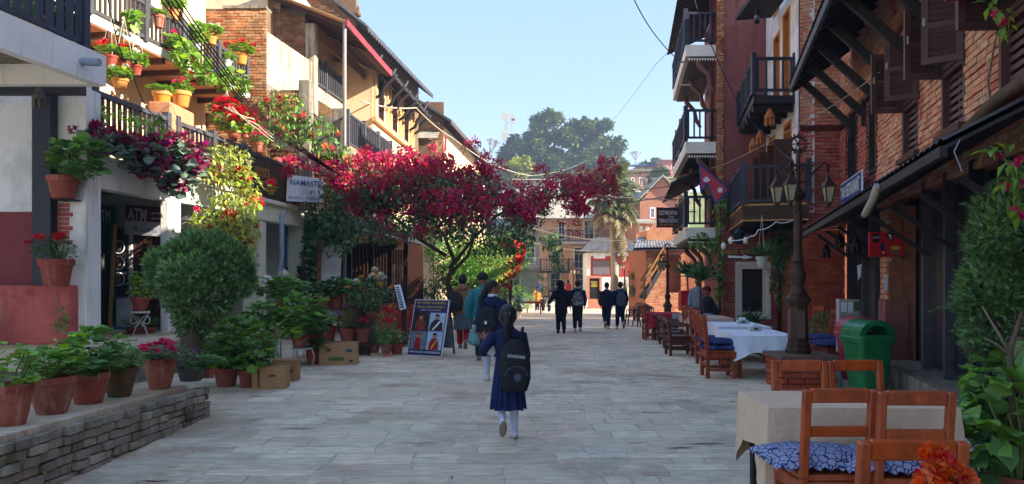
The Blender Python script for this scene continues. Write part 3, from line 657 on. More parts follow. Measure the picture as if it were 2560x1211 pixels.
# ---- C: cream house with pillars and grey downpipe
C_ = thing('cream_porch_house', 'pale green porch house with square pillars and grey downpipe behind the plants', 'house', (-6, 18.5, 0))
slab('porch_beam', 'cream_green', C_, on(L1, 16.32, 0), on(L1, 20.5, 0), .3, 2.8, 3.2)
slab('cornice', 'cream_green', C_, V3((L1(16.32) + .1, 16.32, 0)), V3((L1(20.6) + .1, 20.6, 0)), .5, 3.2, 3.3, bevel=.015)
slab('terrace_floor', 'old_concrete', C_, on(L1, 16.32, 0) - V3((.31, 0, 0)), on(L1, 20.5, 0) - V3((.31, 0, 0)), 2.5, 3.05, 3.24)
for (y, w) in ((17.1, .45), (19.7, .5)): b = MB(); b.bx(L1(y) - .42, y, 0, L1(y) - .015, y + w, 2.81); b.build('pillar', 'cream_green', C_, bevel=.015)
b = MB(); b.bx(-10, 20.2, 0, -5.9, 20.4, 3.05); b.build('end_wall', 'cream_green', C_)
b = MB(); b.bx(-8.6, 13.75, 0, -8.4, 20.2, 3.05); b.build('inner_wall', 'blue_paint', C_)
pb = MB(); pb.prism([P(712, 560, 20.0), P(752, 560, 20.0), P(752, 720, 20.0), P(712, 720, 20.0)], (0, .05, 0)); pb = pb.build('poster', 'blue_paint', C_)
b = MB(); b.prism([P(716, 590, 19.98), P(748, 590, 19.98), P(748, 668, 19.98), P(716, 668, 19.98)], (0, .015, 0)); b.build('poster_sheet', 'sign_white', pb)
text('SE', 'ink_black', pb, P(724, 631, 19.97), uN, nN, 22 * 20 / F, 16 * 20 / F)
b = MB(); b.tube([P(712, 528, 17.7), P(704, 538, 17.55), P(705, 640, 17.55), P(697, 690, 17.55), P(697, 740, 17.55)], .055, 10); b.build('downpipe', 'pipe_grey', C_, smooth=50)
railing(C_, on(L1, 16.45, 3.3), on(L1, 20.4, 3.3), 0.95, 30, 'dark_wood', post=.13, bal=.06, rail=.08, posts=(0, .5, 1), low=.09)
# ---- D: old brick house with bare terraces
D_ = thing('old_brick_house', 'weathered bare brick house with stained white parapet above the terrace', 'house', (-7, 20, 0))
bwall(D_, (-9.0, 18.7, 3.3), uN, nN, 2.8, 4.95, 'tan_brick', 'tan_mortar', th=.3, bl=.2, bh=.06, cap=300, seed=4, keep=lambda x, y: x > 535)
dd = V3((.31, 3.1, 0)).normalized(); dn = V3((dd.y, -dd.x, 0))
b = MB(); b.prism([V3((-6.2, 18.7, 6.35)), V3((-6.2, 18.7, 7.68)), V3((-5.9, 21.8, 7.8)), V3((-5.9, 21.8, 6.35))], dn * -.22); b.build('parapet', 'dirty_plaster', D_)
b = MB(); b.prism([V3((-6.2, 18.7, 6.2)), V3((-5.9, 21.8, 6.2)), V3((-9, 21.8, 6.2)), V3((-9, 18.7, 6.2))], (0, 0, .14)); b.build('terrace_floor', 'old_concrete', D_)
bwall(D_, (-6.62, 19.1, 3.3), uN, nN, 1.15, 3.0, 'tan_brick', 'tan_mortar', th=.3, bl=.26, bh=.09, gap=.018, proud=.03, seed=6, cap=250)
b = MB(); b.bx(-5.5, 19.05, 3.2, -5.2, 19.4, 6.55); b.build('pier', 'old_concrete', D_, bevel=.02)
bwall(D_, (-7.15, 22.0, 7.2), uN, nN, 1.0, 2.25, 'tan_brick', 'old_mortar', th=.3, seed=8, cap=150, topf=lambda u: 2.25 - .25 * int(u * 4) * .35)
b = MB(); b.bx(-6.14, 21.95, 6.3, -5.84, 22.3, 9.0); b.build('pier', 'dirty_plaster', D_, bevel=.02)
b = MB(); b.bx(-9, 21.2, 3.2, -6.3, 22, 6.2); b.build('core', 'old_concrete', D_)
b = MB(); b.bx(-7.3, 18.65, 8.25, -6.2, 19.1, 8.32); b.build('wall_cap', 'old_concrete', D_)
# ---- E: peach house with two black balconies under a tin porch roof
E_ = thing('peach_balcony_house', 'peach plastered house with two slatted black balconies and red gutter', 'house', (-6, 24, 0))
ex = lambda y: -6.9 + .1 * (y - 22)
uE, nE = along((ex(22), 22, 0), (ex(31), 31, 0))
We = V3((ex(22), 22, 3.2))
wins = ((2.6, 4.85, .55, 1.0), (5.0, 4.85, .55, 1.0), (1.0, 3.4, .8, 1.8), (3.9, 2.3, .75, 1.25), (6.2, 2.3, .75, 1.25), (7.6, 4.8, .5, 1.0))
panel('wall', 'peach_wall', E_, We, uE, nE, 9, 7.0, [(a, c, a + w, c + h) for a, c, w, h in wins], th=.3)
for a, c, w, h in wins: lattice_window(E_, We + uE * a + V3((0, 0, c)), uE, nE, w, h, 'window_wood' if w > .6 else 'brown_wood', nx=2, ny=3)
for a, c, w, h in wins[3:5]:
    for (p, q, r, s) in ((-.12, -.1, w + .24, .1), (-.12, h, w + .24, .1), (-.12, 0, .12, h), (w, 0, .12, h)):
        b = MB(); o_ = We + uE * (a + p) + V3((0, 0, c + q)); b.prism([o_, o_ + uE * r, o_ + uE * r + V3((0, 0, s)), o_ + V3((0, 0, s))], nE * .03); b.build('window_surround', 'far_trim', E_)
ua = lambda y: -6.05 + .1 * (y - 22.5)
slab('balcony_floor', 'dirty_plaster', E_, (ua(22.1), 22.1, 0), (ua(25.4), 25.4, 0), 1.0, 6.95, 7.35)
railing(E_, (ua(22.2), 22.2, 7.35), (ua(25.3), 25.3, 7.35), .85, 18, 'grey_rail', post=.11, bal=.06, posts=(0, .45, 1))
la = lambda y: -4.74 + .085 * (y - 21.5)
slab('balcony_floor', 'old_concrete', E_, (la(21.3), 21.3, 0), (la(26.4), 26.4, 0), 1.9, 5.0, 5.25)
railing(E_, (la(21.4), 21.4, 5.25), (la(26.4), 26.4, 5.25), .95, 26, 'grey_rail', post=.11, bal=.06, posts=(0, .33, .66, 1))
b = MB(); b.prism([P(775, 290, 22.4), P(830, 290, 22.4), P(850, 400, 22.4), P(775, 400, 22.4)], (0, .2, 0)); b.build('side_wall', 'old_concrete', E_)
b = MB(); b.bx(-5.25, 21.6, 3.2, -4.85, 21.9, 6.4); b.build('pier', 'old_concrete', E_, bevel=.02)
b = MB(); b.tube([(-4.83, 21.35, 0), (-4.83, 21.35, 8.8)], .055, 10); b.build('pole', 'steel_pole', E_, smooth=50)
# tin roof of E with boards under it and a red gutter
r0, r1 = V3((-4.77, 21.2, 8.82)), V3((-4.37, 26.6, 8.82)); w0, w1 = V3((-7.2, 21.2, 9.75)), V3((-6.5, 26.6, 9.75))
b = MB(); n = 66
b.loft([[r0.lerp(r1, i / n) + V3((0, 0, .025 * math.sin(i * 2.1))) for i in range(n + 1)], [w0.lerp(w1, i / n) + V3((0, 0, .025 * math.sin(i * 2.1))) for i in range(n + 1)]], closed=False); b.build('tin_roof', 'peach_tin', E_)
b = MB(); b.beam(r0 + V3((.03, 0, -.06)), r1 + V3((.03, 0, -.06)), .05, .2); b.build('gutter_board', 'red_paint', E_)
for i in range(9):
    a, c = r0.lerp(r1, (i + .5) / 9), w0.lerp(w1, (i + .5) / 9); b = MB(); b.beam(a - V3((0, 0, .1)), c - V3((0, 0, .1)), .07, .1); b.build('rafter', 'brown_wood', E_)
for i in range(5):
    t0, t1 = (i + .05) / 5 * .95, (i + .95) / 5 * .95; y0 = .45; a0, a1 = r0.lerp(r1, y0), r1; c0, c1 = w0.lerp(w1, y0), w1
    b = MB(); b.prism([a0.lerp(c0, t0) - V3((0, 0, .18)), a1.lerp(c1, t0) - V3((0, 0, .18)), a1.lerp(c1, t1) - V3((0, 0, .18)), a0.lerp(c0, t1) - V3((0, 0, .18))], (0, 0, .02)); b.build('soffit_board', 'brown_wood', E_)
b = MB(); b.beam((-5.9, 22.2, 8.85), (-5.3, 26.6, 8.7), .06, .35); b.build('fascia_board', 'timber', E_)
b = MB(); b.bx(-11, 21.5, 3, -7.1, 31, 11); b.build('core', 'peach_wall', E_)
# ---- F: ornate peach facade with tall windows and carved struts
F_ = thing('ornate_peach_house', 'ornate peach facade with tall shuttered windows and carved roof struts', 'house', (-5.5, 29, 0))
fa, fb_ = V3((-5.0, 26.6, 0)), V3((-4.5, 33.6, 0)); uF, nF = along(fa, fb_)
fw = ((.75, 4.15, .85, 1.6), (3.0, 4.15, .85, 1.6), (5.2, 4.15, .85, 1.6))
panel('wall', 'peach_wall', F_, fa + V3((0, 0, 3.2)), uF, nF, 7.0, 6.0, [(a, c, a + w, c + h) for a, c, w, h in fw], th=.35)
for a, c, w, h in fw: lattice_window(F_, fa + uF * a + V3((0, 0, 3.2 + c)), uF, nF, w, h, 'brown_wood', nx=2, ny=3, depth=.12)
panel('side_wall', 'peach_wall', F_, fa + V3((-2.5, .01, 3.2)), uN, nN, 2.49, 6.0, th=.3)
for z, d, hh in ((7.05, .16, .16), (6.35, .1, .1), (5.2, .1, .12)):
    b = MB(); b.prism([fa + V3((0, -.12, z)), fb_ + V3((0, 0, z)), fb_ + V3((0, 0, z + hh)), fa + V3((0, -.12, z + hh))], nF * d); b.build('cornice', 'peach_trim', F_)
for a in (0.05, 1.9, 2.45, 4.1, 4.65, 6.3, 6.85):
    q = fa + uF * a; b = MB(); b.prism([q + V3((0, 0, 7.21)), q + uF * .14 + V3((0, 0, 7.21)), q + uF * .14 + V3((0, 0, 9.1)), q + V3((0, 0, 9.1))], nF * .09); b.build('pilaster', 'peach_trim', F_)
for a in (.1, 1.6, 2.5, 3.9, 4.6, 6.0, 6.9):
    q = fa + uF * a; b = MB(); b.tube([q + nF * .05 + V3((0, 0, 7.9)), q + nF * .3 + V3((0, 0, 8.05)), q + nF * .42 + V3((0, 0, 8.35)), q + nF * .75 + V3((0, 0, 8.65)), q + nF * .85 + V3((0, 0, 8.75))], [.05, .07, .08, .07, .05], 7); b.build('strut', 'dark_wood', F_, smooth=True)
e0, e1 = V3((-4.38, 26.4, 8.8)), V3((-3.85, 33.9, 8.8)); k0, k1 = V3((-8.5, 26.4, 10.9)), V3((-8.0, 33.9, 10.9))
b = MB(); b.prism([e0, e1, k1, k0], (0, 0, .09)); b.build('roof', 'slate', F_)
b = MB(); b.beam(e0 + V3((0.02, 0, .02)), e1 + V3((.02, 0, .02)), .05, .16); b.build('eave_board', 'dark_wood', F_)
for i in range(14):
    a, c = e0.lerp(e1, (i + .5) / 14), k0.lerp(k1, (i + .5) / 14); b = MB(); b.beam(a - V3((0, 0, .05)), a.lerp(c, .25) - V3((0, 0, .05)), .07, .1); b.build('rafter', 'brown_wood', F_)
b = MB(); b.bx(-10, 26.7, 3, -5.36, 33.5, 9.2); b.build('core', 'peach_wall', F_)
# ---- G: tall house behind with a brick gable and scalloped eave
G_ = thing('brick_gable_house', 'tall house with brick gable and scalloped dark eave against the sky', 'house', (-6.5, 34, 0))
g0, g1 = V3((-5.55, 28.2, 11.0)), V3((-4.2, 39, 11.0)); h0, h1 = V3((-8.8, 28.2, 13.6)), V3((-7.6, 39, 13.6))
b = MB(); b.prism([g0, g1, h1, h0], (0, 0, .1)); b.build('roof', 'slate', G_)
b = MB(); b.prism([h0, h1, V3((-11, 39, 11)), V3((-12, 28.2, 11))], (0, 0, .1)); b.build('roof', 'slate', G_)
for i in range(34):
    a = g0.lerp(g1, i / 34); c = g0.lerp(g1, (i + 1) / 34); m = (a + c) / 2; b = MB(); b.prism([a + V3((.02, 0, .05)), c + V3((.02, 0, .05)), c + V3((.02, 0, -.08)), m + V3((.02, 0, -.2)), a + V3((.02, 0, -.08))], (.03, 0, 0)); b.build('scallop', 'grey_rail', G_)
for i in range(16):
    a, c = g0.lerp(g1, (i + .5) / 16), h0.lerp(h1, (i + .5) / 16); b = MB(); b.beam(a - V3((0, 0, .06)), a.lerp(c, .36) - V3((0, 0, .06)), .08, .12); b.build('rafter', 'dark_wood', G_)
bwall(G_, (-8.5, 28.9, 8.5), uN, nN, 2.4, 4.4, 'tan_brick', 'tan_mortar', th=.3, seed=12, cap=200, topf=lambda u: 2.6 + (2.4 - u) * .78)
gu, gn = along((-6.1, 28.9, 0), (-4.9, 38.8, 0)); panel('wall', 'tan_mortar', G_, (-6.1, 28.9, 3), gu, gn, 9.97, 8.4, th=.3)
for i in range(5):
    q = V3((-6.1, 28.9, 9.2)) + gu * (1 + i * 2); b = MB(); b.tube([q, q + gn * .35 + V3((0, 0, .4)), q + gn * .75 + V3((0, 0, 1.2))], [.06, .08, .06], 6); b.build('strut', 'dark_wood', G_, smooth=True)
b = MB(); b.lathe([(.1, 0), (.12, .1), (.06, .2), (.08, .3), (.02, .42)], 10, (-5.9, 28.4, 11.45)); b.build('finial', 'clay_dark', G_, smooth=True)
# ---- H: farther house with brick gable, slate lean-to and long eave
H_ = thing('far_left_brick_house', 'farther brick gable house with slate lean-to and long drooping eave', 'house', (-4, 45, 0))
bwall(H_, (-6.6, 40, 6.5), uN, nN, 2.9, 4.4, 'tan_brick', 'tan_mortar', th=.3, bl=.26, bh=.085, seed=14, cap=200, topf=lambda u: 3.1 + (2.9 - u) * .55)
hu, hn = along((-3.9, 40, 0), (-2.0, 58, 0)); Hw = V3((-3.9, 40, -1)); hw = ((2.5, 7.6, .9, 1.4), (6, 7.6, .9, 1.4), (9.5, 7.6, .9, 1.4), (13, 7.6, .9, 1.4), (3, 4.4, 1, 1.6), (7, 4.4, 1, 1.6), (11, 4.4, 1, 1.6))
panel('wall', 'peach_wall', H_, Hw, hu, hn, 18.1, 10.8, [(a, c, a + w, c + h) for a, c, w, h in hw], th=.3)
for a, c, w, h in hw: lattice_window(H_, Hw + hu * a + V3((0, 0, c)), hu, hn, w, h, 'brown_wood', nx=2, ny=3)
e0, e1 = V3((-3.3, 39.5, 9.75)), V3((-1.2, 58.4, 9.6)); k0, k1 = V3((-7.2, 39.5, 12.2)), V3((-5.0, 58.4, 12.2))
b = MB(); b.prism([e0, e1, k1, k0], (0, 0, .12)); b.build('roof', 'slate', H_)
b = MB(); b.beam(e0 + V3((.03, 0, 0)), e1 + V3((.03, 0, 0)), .06, .22); b.build('eave_board', 'grey_rail', H_)
for i in range(18): 
    a, c = e0.lerp(e1, (i + .5) / 18), k0.lerp(k1, (i + .5) / 18); b = MB(); b.beam(a - V3((0, 0, .06)), a.lerp(c, .3) - V3((0, 0, .06)), .09, .12); b.build('rafter', 'brown_wood', H_)
for r in range(6):
    for k in range(8 - r % 2):
        b = MB(); x0 = -6.3 + k * .3 + (.15 if r % 2 else 0); b.hexa([(x0, 38.7 + r * .22, 8.7 + r * .1), (x0 + .29, 38.7 + r * .22, 8.7 + r * .1), (x0 + .29, 38.98 + r * .22, 8.81 + r * .1), (x0, 38.98 + r * .22, 8.81 + r * .1), (x0, 38.7 + r * .22, 8.74 + r * .1), (x0 + .29, 38.7 + r * .22, 8.74 + r * .1), (x0 + .29, 38.98 + r * .22, 8.85 + r * .1), (x0, 38.98 + r * .22, 8.85 + r * .1)]); b.build('roof_slate', 'far_slate', H_)
b = MB(); b.bx(-6.4, 38.9, 3, -4.0, 40, 8.65); b.build('lean_to', 'tan_mortar', H_)
b = MB(); b.bx(-9, 40.3, -1, -4.3, 58, 9.6); b.build('core', 'peach_wall', H_)
b = MB(); b.tube([P(1100, 372, 38), P(1116, 330, 38)], .02, 6); b.build('flag_pole', 'steel_pole', H_); 
b = MB(); b.prism([P(1112, 336, 38), P(1117, 334, 38), P(1116, 378, 38), P(1110, 380, 38)], (0, .02, 0)); b.build('flag', 'flag_red', H_)
# ---- restaurant porch under the bougainvillea
RP = thing('restaurant_porch', 'dark timber restaurant porch under the bougainvillea', 'porch', (-5, 25, 0))
rx = lambda y: -5.3 + .1 * (y - 20.6)
for y, m, w in ((20.75, 'pale_timber', .2), (23.2, 'dark_wood', .16), (25.6, 'dark_wood', .16), (28.0, 'dark_wood', .16), (30.5, 'dark_wood', .16)):
    b = MB(); b.bx(rx(y) - w, y, gz(y) - .05, rx(y), y + w, 3.3); b.build('post', m, RP, bevel=.008)
b = MB(); b.beam((rx(20.6), 20.6, 3.2), (rx(33), 33, 3.1), .18, .25); b.build('lintel', 'dark_wood', RP)
b = MB(); b.prism([(rx(20.6) + .9, 21.0, 2.75), (rx(33) + .9, 33, 2.65), (rx(33) - 2.5, 33, 3.8), (rx(20.6) - 2.5, 21.0, 3.9)], (0, 0, .06)); b.build('roof', 'dark_tin', RP)
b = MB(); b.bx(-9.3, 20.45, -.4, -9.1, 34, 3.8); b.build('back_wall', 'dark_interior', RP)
b = MB(); b.bx(-9.2, 33.8, -.7, rx(33), 34, 3.8); b.build('end_wall', 'brown_wood', RP)
for k in range(22): y = 23.5 + k * .42; bar('screen_slat', 'dark_wood', RP, (rx(y) - .5, y, gz(y)), (rx(y) - .5, y, 2.6), .06, .1)
for y in (21.5, 22.2): bar('hanging_board', 'brown_wood', RP, (rx(y) - .5, y, 2.55), (rx(y) + .3, y, 2.55), .03, .35)
b = MB(); b.prism([P(805, 617, 20.3), P(850, 612, 20.3), P(846, 705, 20.3), P(803, 707, 20.3)], (0, .25, 0)); b.build('notice_panel', 'wall_white', RP)

# ============================================================ FAR END OF THE STREET
def far_win(par, O, w, h, arch=False, frame='far_trim', pane='pane', fw=.14, sh=False):
    win = lattice_window(par, O, uN, nN, w, h, frame, pane, nx=2, ny=3, fw=fw * .8, depth=.1)
    return win
# peach hotel
Z0 = -.4; Yp = 66
PH = thing('peach_hotel', 'three storey peach house with slate roof and long balconies at the street end', 'house', (6, Yp, Z0))
x0, x1 = PX(1352, Yp), PX(1625, Yp); hgt = 7.2
hl = [(.8, .3, 1.8, 2.2), (3.0, .3, 4.0, 2.2), (5.2, .3, 6.2, 2.2), (.9, 2.9, 1.7, 4.2), (2.9, 2.5, 3.9, 4.5), (5.1, 2.7, 6.0, 4.4), (7.3, 2.7, 8.2, 4.4), (1.5, 5.1, 2.2, 6.8), (3.8, 5.1, 4.8, 6.9), (6.5, 5.1, 7.4, 6.9), (8.4, 5.1, 9.2, 6.8)]
panel('wall', 'hotel_peach', PH, (x0, Yp, Z0), uN, nN, x1 - x0, hgt, hl, th=.4)
for q in hl: far_win(PH, V3((x0 + q[0], Yp, Z0 + q[1])), q[2] - q[0], q[3] - q[1])
b = MB(); b.bx(x0, Yp + .4, Z0, x1, Yp + 6, Z0 + 7.1); b.build('core', 'hotel_peach', PH)
for z in (2.15, 4.7):
    b = MB(); b.bx(x0 - .2, Yp - 1.3, Z0 + z, x1 + .2, Yp - .01, Z0 + z + .18); b.build('balcony_floor', 'dark_wood' if z < 3 else 'far_wall_grey', PH)
    railing(PH, (x0 - .1, Yp - 1.2, Z0 + z + .18), (x1 + .1, Yp - 1.2, Z0 + z + .18), 1.0, 44, 'dark_wood' if z < 3 else 'grey_rail', post=.1, bal=.07, posts=(0, .25, .5, .75, 1))
for x in (x0 + .2, x0 + 2.4, x0 + 5): b = MB(); b.bx(x, Yp - 1.25, Z0 - .3, x + .3, Yp - .95, Z0 + 2.15); b.build('pillar', 'hotel_peach', PH)
for (z, xa, xb, d) in ((Z0 + 6.9, x0 - .6, x1 + .3, 1.5),):
    R0 = V3((xa, Yp - d, z)); rows = 9
    for r in range(rows):
        for k in range(24):
            u0 = k / 24 + (.02 if r % 2 else 0); wv = (xb - xa) / 24; ya, yb = Yp - d + r * .5, Yp - d + (r + 1.15) * .5; za, zb = z + r * .33, z + (r + 1.15) * .33
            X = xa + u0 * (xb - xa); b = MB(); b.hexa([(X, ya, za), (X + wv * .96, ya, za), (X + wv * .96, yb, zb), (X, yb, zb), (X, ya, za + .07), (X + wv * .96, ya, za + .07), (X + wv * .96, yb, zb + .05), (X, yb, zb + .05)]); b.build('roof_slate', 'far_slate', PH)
b = MB(); b.prism([(x0 - .6, Yp - 1.4, Z0 + 6.85), (x1 + .3, Yp - 1.4, Z0 + 6.85), (x1 + .3, Yp + 3.2, Z0 + 9.9), (x0 - .6, Yp + 3.2, Z0 + 9.9)], (0, 0, .05)); b.build('roof_deck', 'dark_wood', PH)
# dark house left of it behind the trees
DH = thing('grey_side_house', 'shadowy grey house between the trees and the peach hotel', 'house', (1.5, 70, Z0))
xa, xb = PX(1180, 70), PX(1350, 70); hl = [(1, .2, 2.2, 2.3), (3.2, .2, 4.6, 2.3), (1, 3, 2, 4.6), (3.4, 3, 4.4, 4.6), (5.1, 3, 6, 4.6)]
panel('wall', 'far_wall_grey', DH, (xa, 70, Z0), uN, nN, xb - xa, 6.6, hl, th=.3)
for q in hl: far_win(DH, V3((xa + q[0], 70, Z0 + q[1])), q[2] - q[0], q[3] - q[1], frame='far_trim')
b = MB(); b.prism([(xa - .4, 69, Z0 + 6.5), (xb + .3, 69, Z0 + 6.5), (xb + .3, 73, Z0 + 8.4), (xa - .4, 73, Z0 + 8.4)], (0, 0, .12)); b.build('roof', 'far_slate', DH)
b = MB(); b.bx(xa, 70.3, Z0, xb, 75, Z0 + 6.4); b.build('core', 'far_wall_grey', DH)
railing(DH, (xa, 69.2, Z0 + 2.7), (xb, 69.2, Z0 + 2.7), .9, 22, 'far_trim', bal=.05); b = MB(); b.bx(xa, 69.1, Z0 + 2.5, xb, 69.99, Z0 + 2.68); b.build('balcony_floor', 'far_wall_grey', DH)
# red pavilion with slate roof
Yv = 56; zv = gz(Yv)
PV = thing('red_pavilion', 'small red and white pavilion with grey slate roof behind the palm', 'pavilion', (8, Yv, zv))
xa, xb = PX(1468, Yv), PX(1598, Yv); zt = PZ(632, Yv)
b = MB(); b.bx(xa, Yv, zv, xb, Yv + 3.5, zt); b.build('wall', 'far_trim', PV)
b = MB(); b.bx(PX(1477, Yv), Yv - .03, PZ(692, Yv), PX(1588, Yv), Yv + .01, PZ(641, Yv)); b.build('red_panel', 'red_panel', PV)
b = MB(); b.bx(PX(1482, Yv), Yv - .07, PZ(687, Yv), PX(1524, Yv), Yv - .025, PZ(652, Yv)); b.build('notice_board', 'board_grey', PV)
b = MB(); b.bx(PX(1529, Yv), Yv - .07, PZ(687, Yv), PX(1552, Yv), Yv - .025, PZ(660, Yv)); b.build('notice_board', 'board_grey', PV)
b = MB(); b.bx(PX(1484, Yv), Yv - .06, PZ(647, Yv), PX(1513, Yv), Yv - .02, PZ(632, Yv)); b.build('white_plate', 'sign_white', PV)
ra, rb = [V3((PX(1448, Yv), Yv - .7, PZ(630, Yv))), V3((PX(1612, Yv), Yv - .7, PZ(630, Yv)))], [V3((PX(1488, Yv), Yv + 1.6, PZ(596, Yv + 1.6))), V3((PX(1574, Yv), Yv + 1.6, PZ(596, Yv + 1.6)))]
for r in range(7):
    for k in range(15):
        t0, t1 = r / 7, (r + 1.12) / 7; a0, a1 = ra[0].lerp(rb[0], t0), ra[1].lerp(rb[1], t0); c0, c1 = ra[0].lerp(rb[0], t1), ra[1].lerp(rb[1], t1)
        s0, s1 = k / 15, (k + .95) / 15; b = MB(); e = V3((0, -.02, .04)); p = [a0.lerp(a1, s0), a0.lerp(a1, s1), c0.lerp(c1, s1), c0.lerp(c1, s0)]; b.hexa(p + [x + e for x in p]); b.build('roof_slate', 'slate', PV)
b = MB(); b.add([ra[0], ra[1], rb[1], rb[0], (ra[1].x, Yv + 4, ra[1].z), (ra[0].x, Yv + 4, ra[0].z)], [(0, 3, 2, 1), (1, 2, 4), (0, 5, 3), (3, 5, 4, 2), (0, 1, 4, 5)]); b.build('roof_deck', 'dark_wood', PV)
# information board
IB = thing('framed_notice_board', 'dark notice board in a pink stone frame in front of the pavilion', 'notice board', (6, 52, gz(52)))
Yb = 52; b = MB(); b.bx(PX(1472, Yb), Yb, gz(52) - .1, PX(1507, Yb), Yb + .5, PZ(748, Yb)); b.build('base', 'pink_stone', IB)
for (p, q, r, s) in ((1468, 1474, 690, 749), (1499, 1505, 690, 749), (1474.2, 1498.8, 690, 696)): b = MB(); b.bx(PX(p, Yb), Yb + .05, PZ(s, Yb), PX(q, Yb), Yb + .3, PZ(r, Yb)); b.build('frame', 'pink_stone', IB)
b = MB(); b.bx(PX(1474, Yb), Yb + .12, PZ(749, Yb), PX(1499, Yb), Yb + .18, PZ(695, Yb)); b.build('panel', 'ink_black', IB)
for k in range(5): b = MB(); b.box((PX(1486.5, Yb), Yb + .112, PZ(705 + k * 3, Yb)), (.5 - .05 * (k % 3), .012, .03)); b.build('text_line', 'ink_yellow', IB)
# brick corner house with outside stair on the right
SH = thing('stair_brick_house', 'orange brick corner house with tin roof and outside wooden stair', 'house', (9, 40, gz(40)))
Ys = 40; xa, xb = PX(1614, Ys), PX(1712, Ys)
bwall(SH, (xa, Ys, gz(40) - .2), uN, nN, xb - xa, PZ(618, Ys) - gz(40) + .2, 'brick', 'brick_mortar', [(1.15, 1.6, 1.9, 3.6)], bl=.26, bh=.075, th=.3, cap=300, seed=22)
b = MB(); b.bx(xa + .02, Ys + .35, gz(40) - .2, xb + 3, Ys + 6, PZ(622, Ys)); b.build('core', 'brick_mortar', SH)
n = 40; e = [V3((PX(1575, Ys), Ys - 1.0, PZ(622, Ys))), V3((PX(1735, Ys), Ys - 1.0, PZ(620, Ys)))]; t = [V3((PX(1612, Ys), Ys + 2.2, PZ(588, Ys))), V3((PX(1735, Ys), Ys + 2.2, PZ(588, Ys)))]
b = MB(); b.loft([[e[0].lerp(e[1], i / n) + V3((0, 0, .03 * (i % 2))) for i in range(n + 1)], [t[0].lerp(t[1], i / n) + V3((0, 0, .03 * (i % 2))) for i in range(n + 1)]], closed=False); b.build('tin_roof', 'tin', SH)
b = MB(); b.prism([e[0] - V3((0, 0, .1)), e[1] - V3((0, 0, .1)), t[1] - V3((0, 0, .1)), t[0] - V3((0, 0, .1))], (0, 0, -.06)); b.build('soffit', 'dark_wood', SH)
b = MB(); b.bx(PX(1628, Ys), Ys + 1.2, PZ(600, Ys), PX(1735, Ys), Ys + 4, PZ(572, Ys)); b.build('upper_wall', 'orange_wall', SH)
s0, s1 = V3((PX(1612, 38), 38.3, PZ(745, 38))), V3((PX(1668, 38), 38.6, PZ(655, 38)))
for k in range(14): q = s0.lerp(s1, k / 13); b = MB(); b.box(q + V3((0, .5, 0)), (.3, .9, .05)); b.build('stair_tread', 'dark_wood', SH)
for d in (0, .95): b = MB(); b.beam(s0 + V3((0, d, -.05)), s1 + V3((0, d, -.05)), .06, .22); b.build('stringer', 'dark_wood', SH); b = MB(); b.beam(s0 + V3((0, d, .85)), s1 + V3((0, d, .85)), .06, .08); b.build('handrail', 'timber', SH); b = MB(); b.beam(s0 + V3((0, d, .45)), s1 + V3((0, d, .45)), .05, .06); b.build('handrail', 'timber', SH)
for k in (0, 4, 9, 13): q = s0.lerp(s1, k / 13); bar('post', 'timber', SH, q, q + V3((0, 0, .95)), .07, .07)
# houses on the hill, right
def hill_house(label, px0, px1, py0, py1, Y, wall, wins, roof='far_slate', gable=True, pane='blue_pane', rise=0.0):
    h = thing('hill_house', label, 'house', (PX((px0 + px1) / 2, Y), Y, PZ(py1, Y)), group='houses on the hillside')
    xa, xb, za, zb = PX(px0, Y), PX(px1, Y), PZ(py1, Y), PZ(py0, Y); w = xb - xa; H_ = zb - za
    hl = [(a * w, c * H_, e * w, g * H_) for a, c, e, g in wins]
    panel('wall', wall, h, (xa, Y, za - 4), uN, nN, w, H_ + 4, [(q[0], q[1] + 4, q[2], q[3] + 4) for q in hl], th=.3)
    for q in hl: lattice_window(h, V3((xa + q[0], Y, za + q[1])), uN, nN, q[2] - q[0], q[3] - q[1], 'far_trim', pane, fw=.1, depth=.1, nx=2, ny=2)
    b = MB(); b.bx(xa + .01, Y + .31, za - 4, xb - .01, Y + 6, zb - .02); b.build('core', wall, h)
    if gable:
        m = (xa + xb) / 2; zr = zb + (rise or w * .22)
        b = MB(); b.prism([(xa, Y + .02, zb), (xb, Y + .02, zb), (m, Y + .02, zr)], (0, .28, 0)); b.build('gable', wall, h)
        for s, e in ((xa - .4, m), (xb + .4, m)): b = MB(); b.prism([(s, Y - .4, zb - .15), (e, Y - .4, zr + .1), (e, Y + 6.3, zr + .1), (s, Y + 6.3, zb - .15)], (0, 0, .15)); b.build('roof_slope', roof, h)
    else:
        b = MB(); b.prism([(xa - .4, Y - .5, zb), (xb + .4, Y - .5, zb), (xb + .4, Y + 6.4, zb + .8), (xa - .4, Y + 6.4, zb + .8)], (0, 0, .15)); b.build('roof', roof, h)
    return h
hill_house('brick gable house with arched blue windows above the street sign', 1600, 1712, 505, 560, 62, 'far_wall_brick', [(.22, .25, .34, .75), (.55, .25, .67, .75), (.78, .25, .9, .75)], rise=2.0)
hill_house('grey concrete house with blue window on the slope beside the tall balconies', 1668, 1725, 448, 510, 75, 'far_wall_grey', [(.2, .4, .4, .7), (.6, .4, .8, .7)], gable=False)
hill_house('pink unfinished tower house high on the right skyline', 1655, 1692, 402, 440, 120, 'far_wall_pink', [(.2, .3, .4, .7), (.6, .3, .8, .7)], gable=False, pane='pane')
hill_house('low house with pale blue tin roof high on the hill', 1590, 1640, 415, 440, 125, 'far_wall_brick', [(.2, .3, .4, .8), (.6, .3, .8, .8)], roof='blue_paint', gable=False, pane='pane')
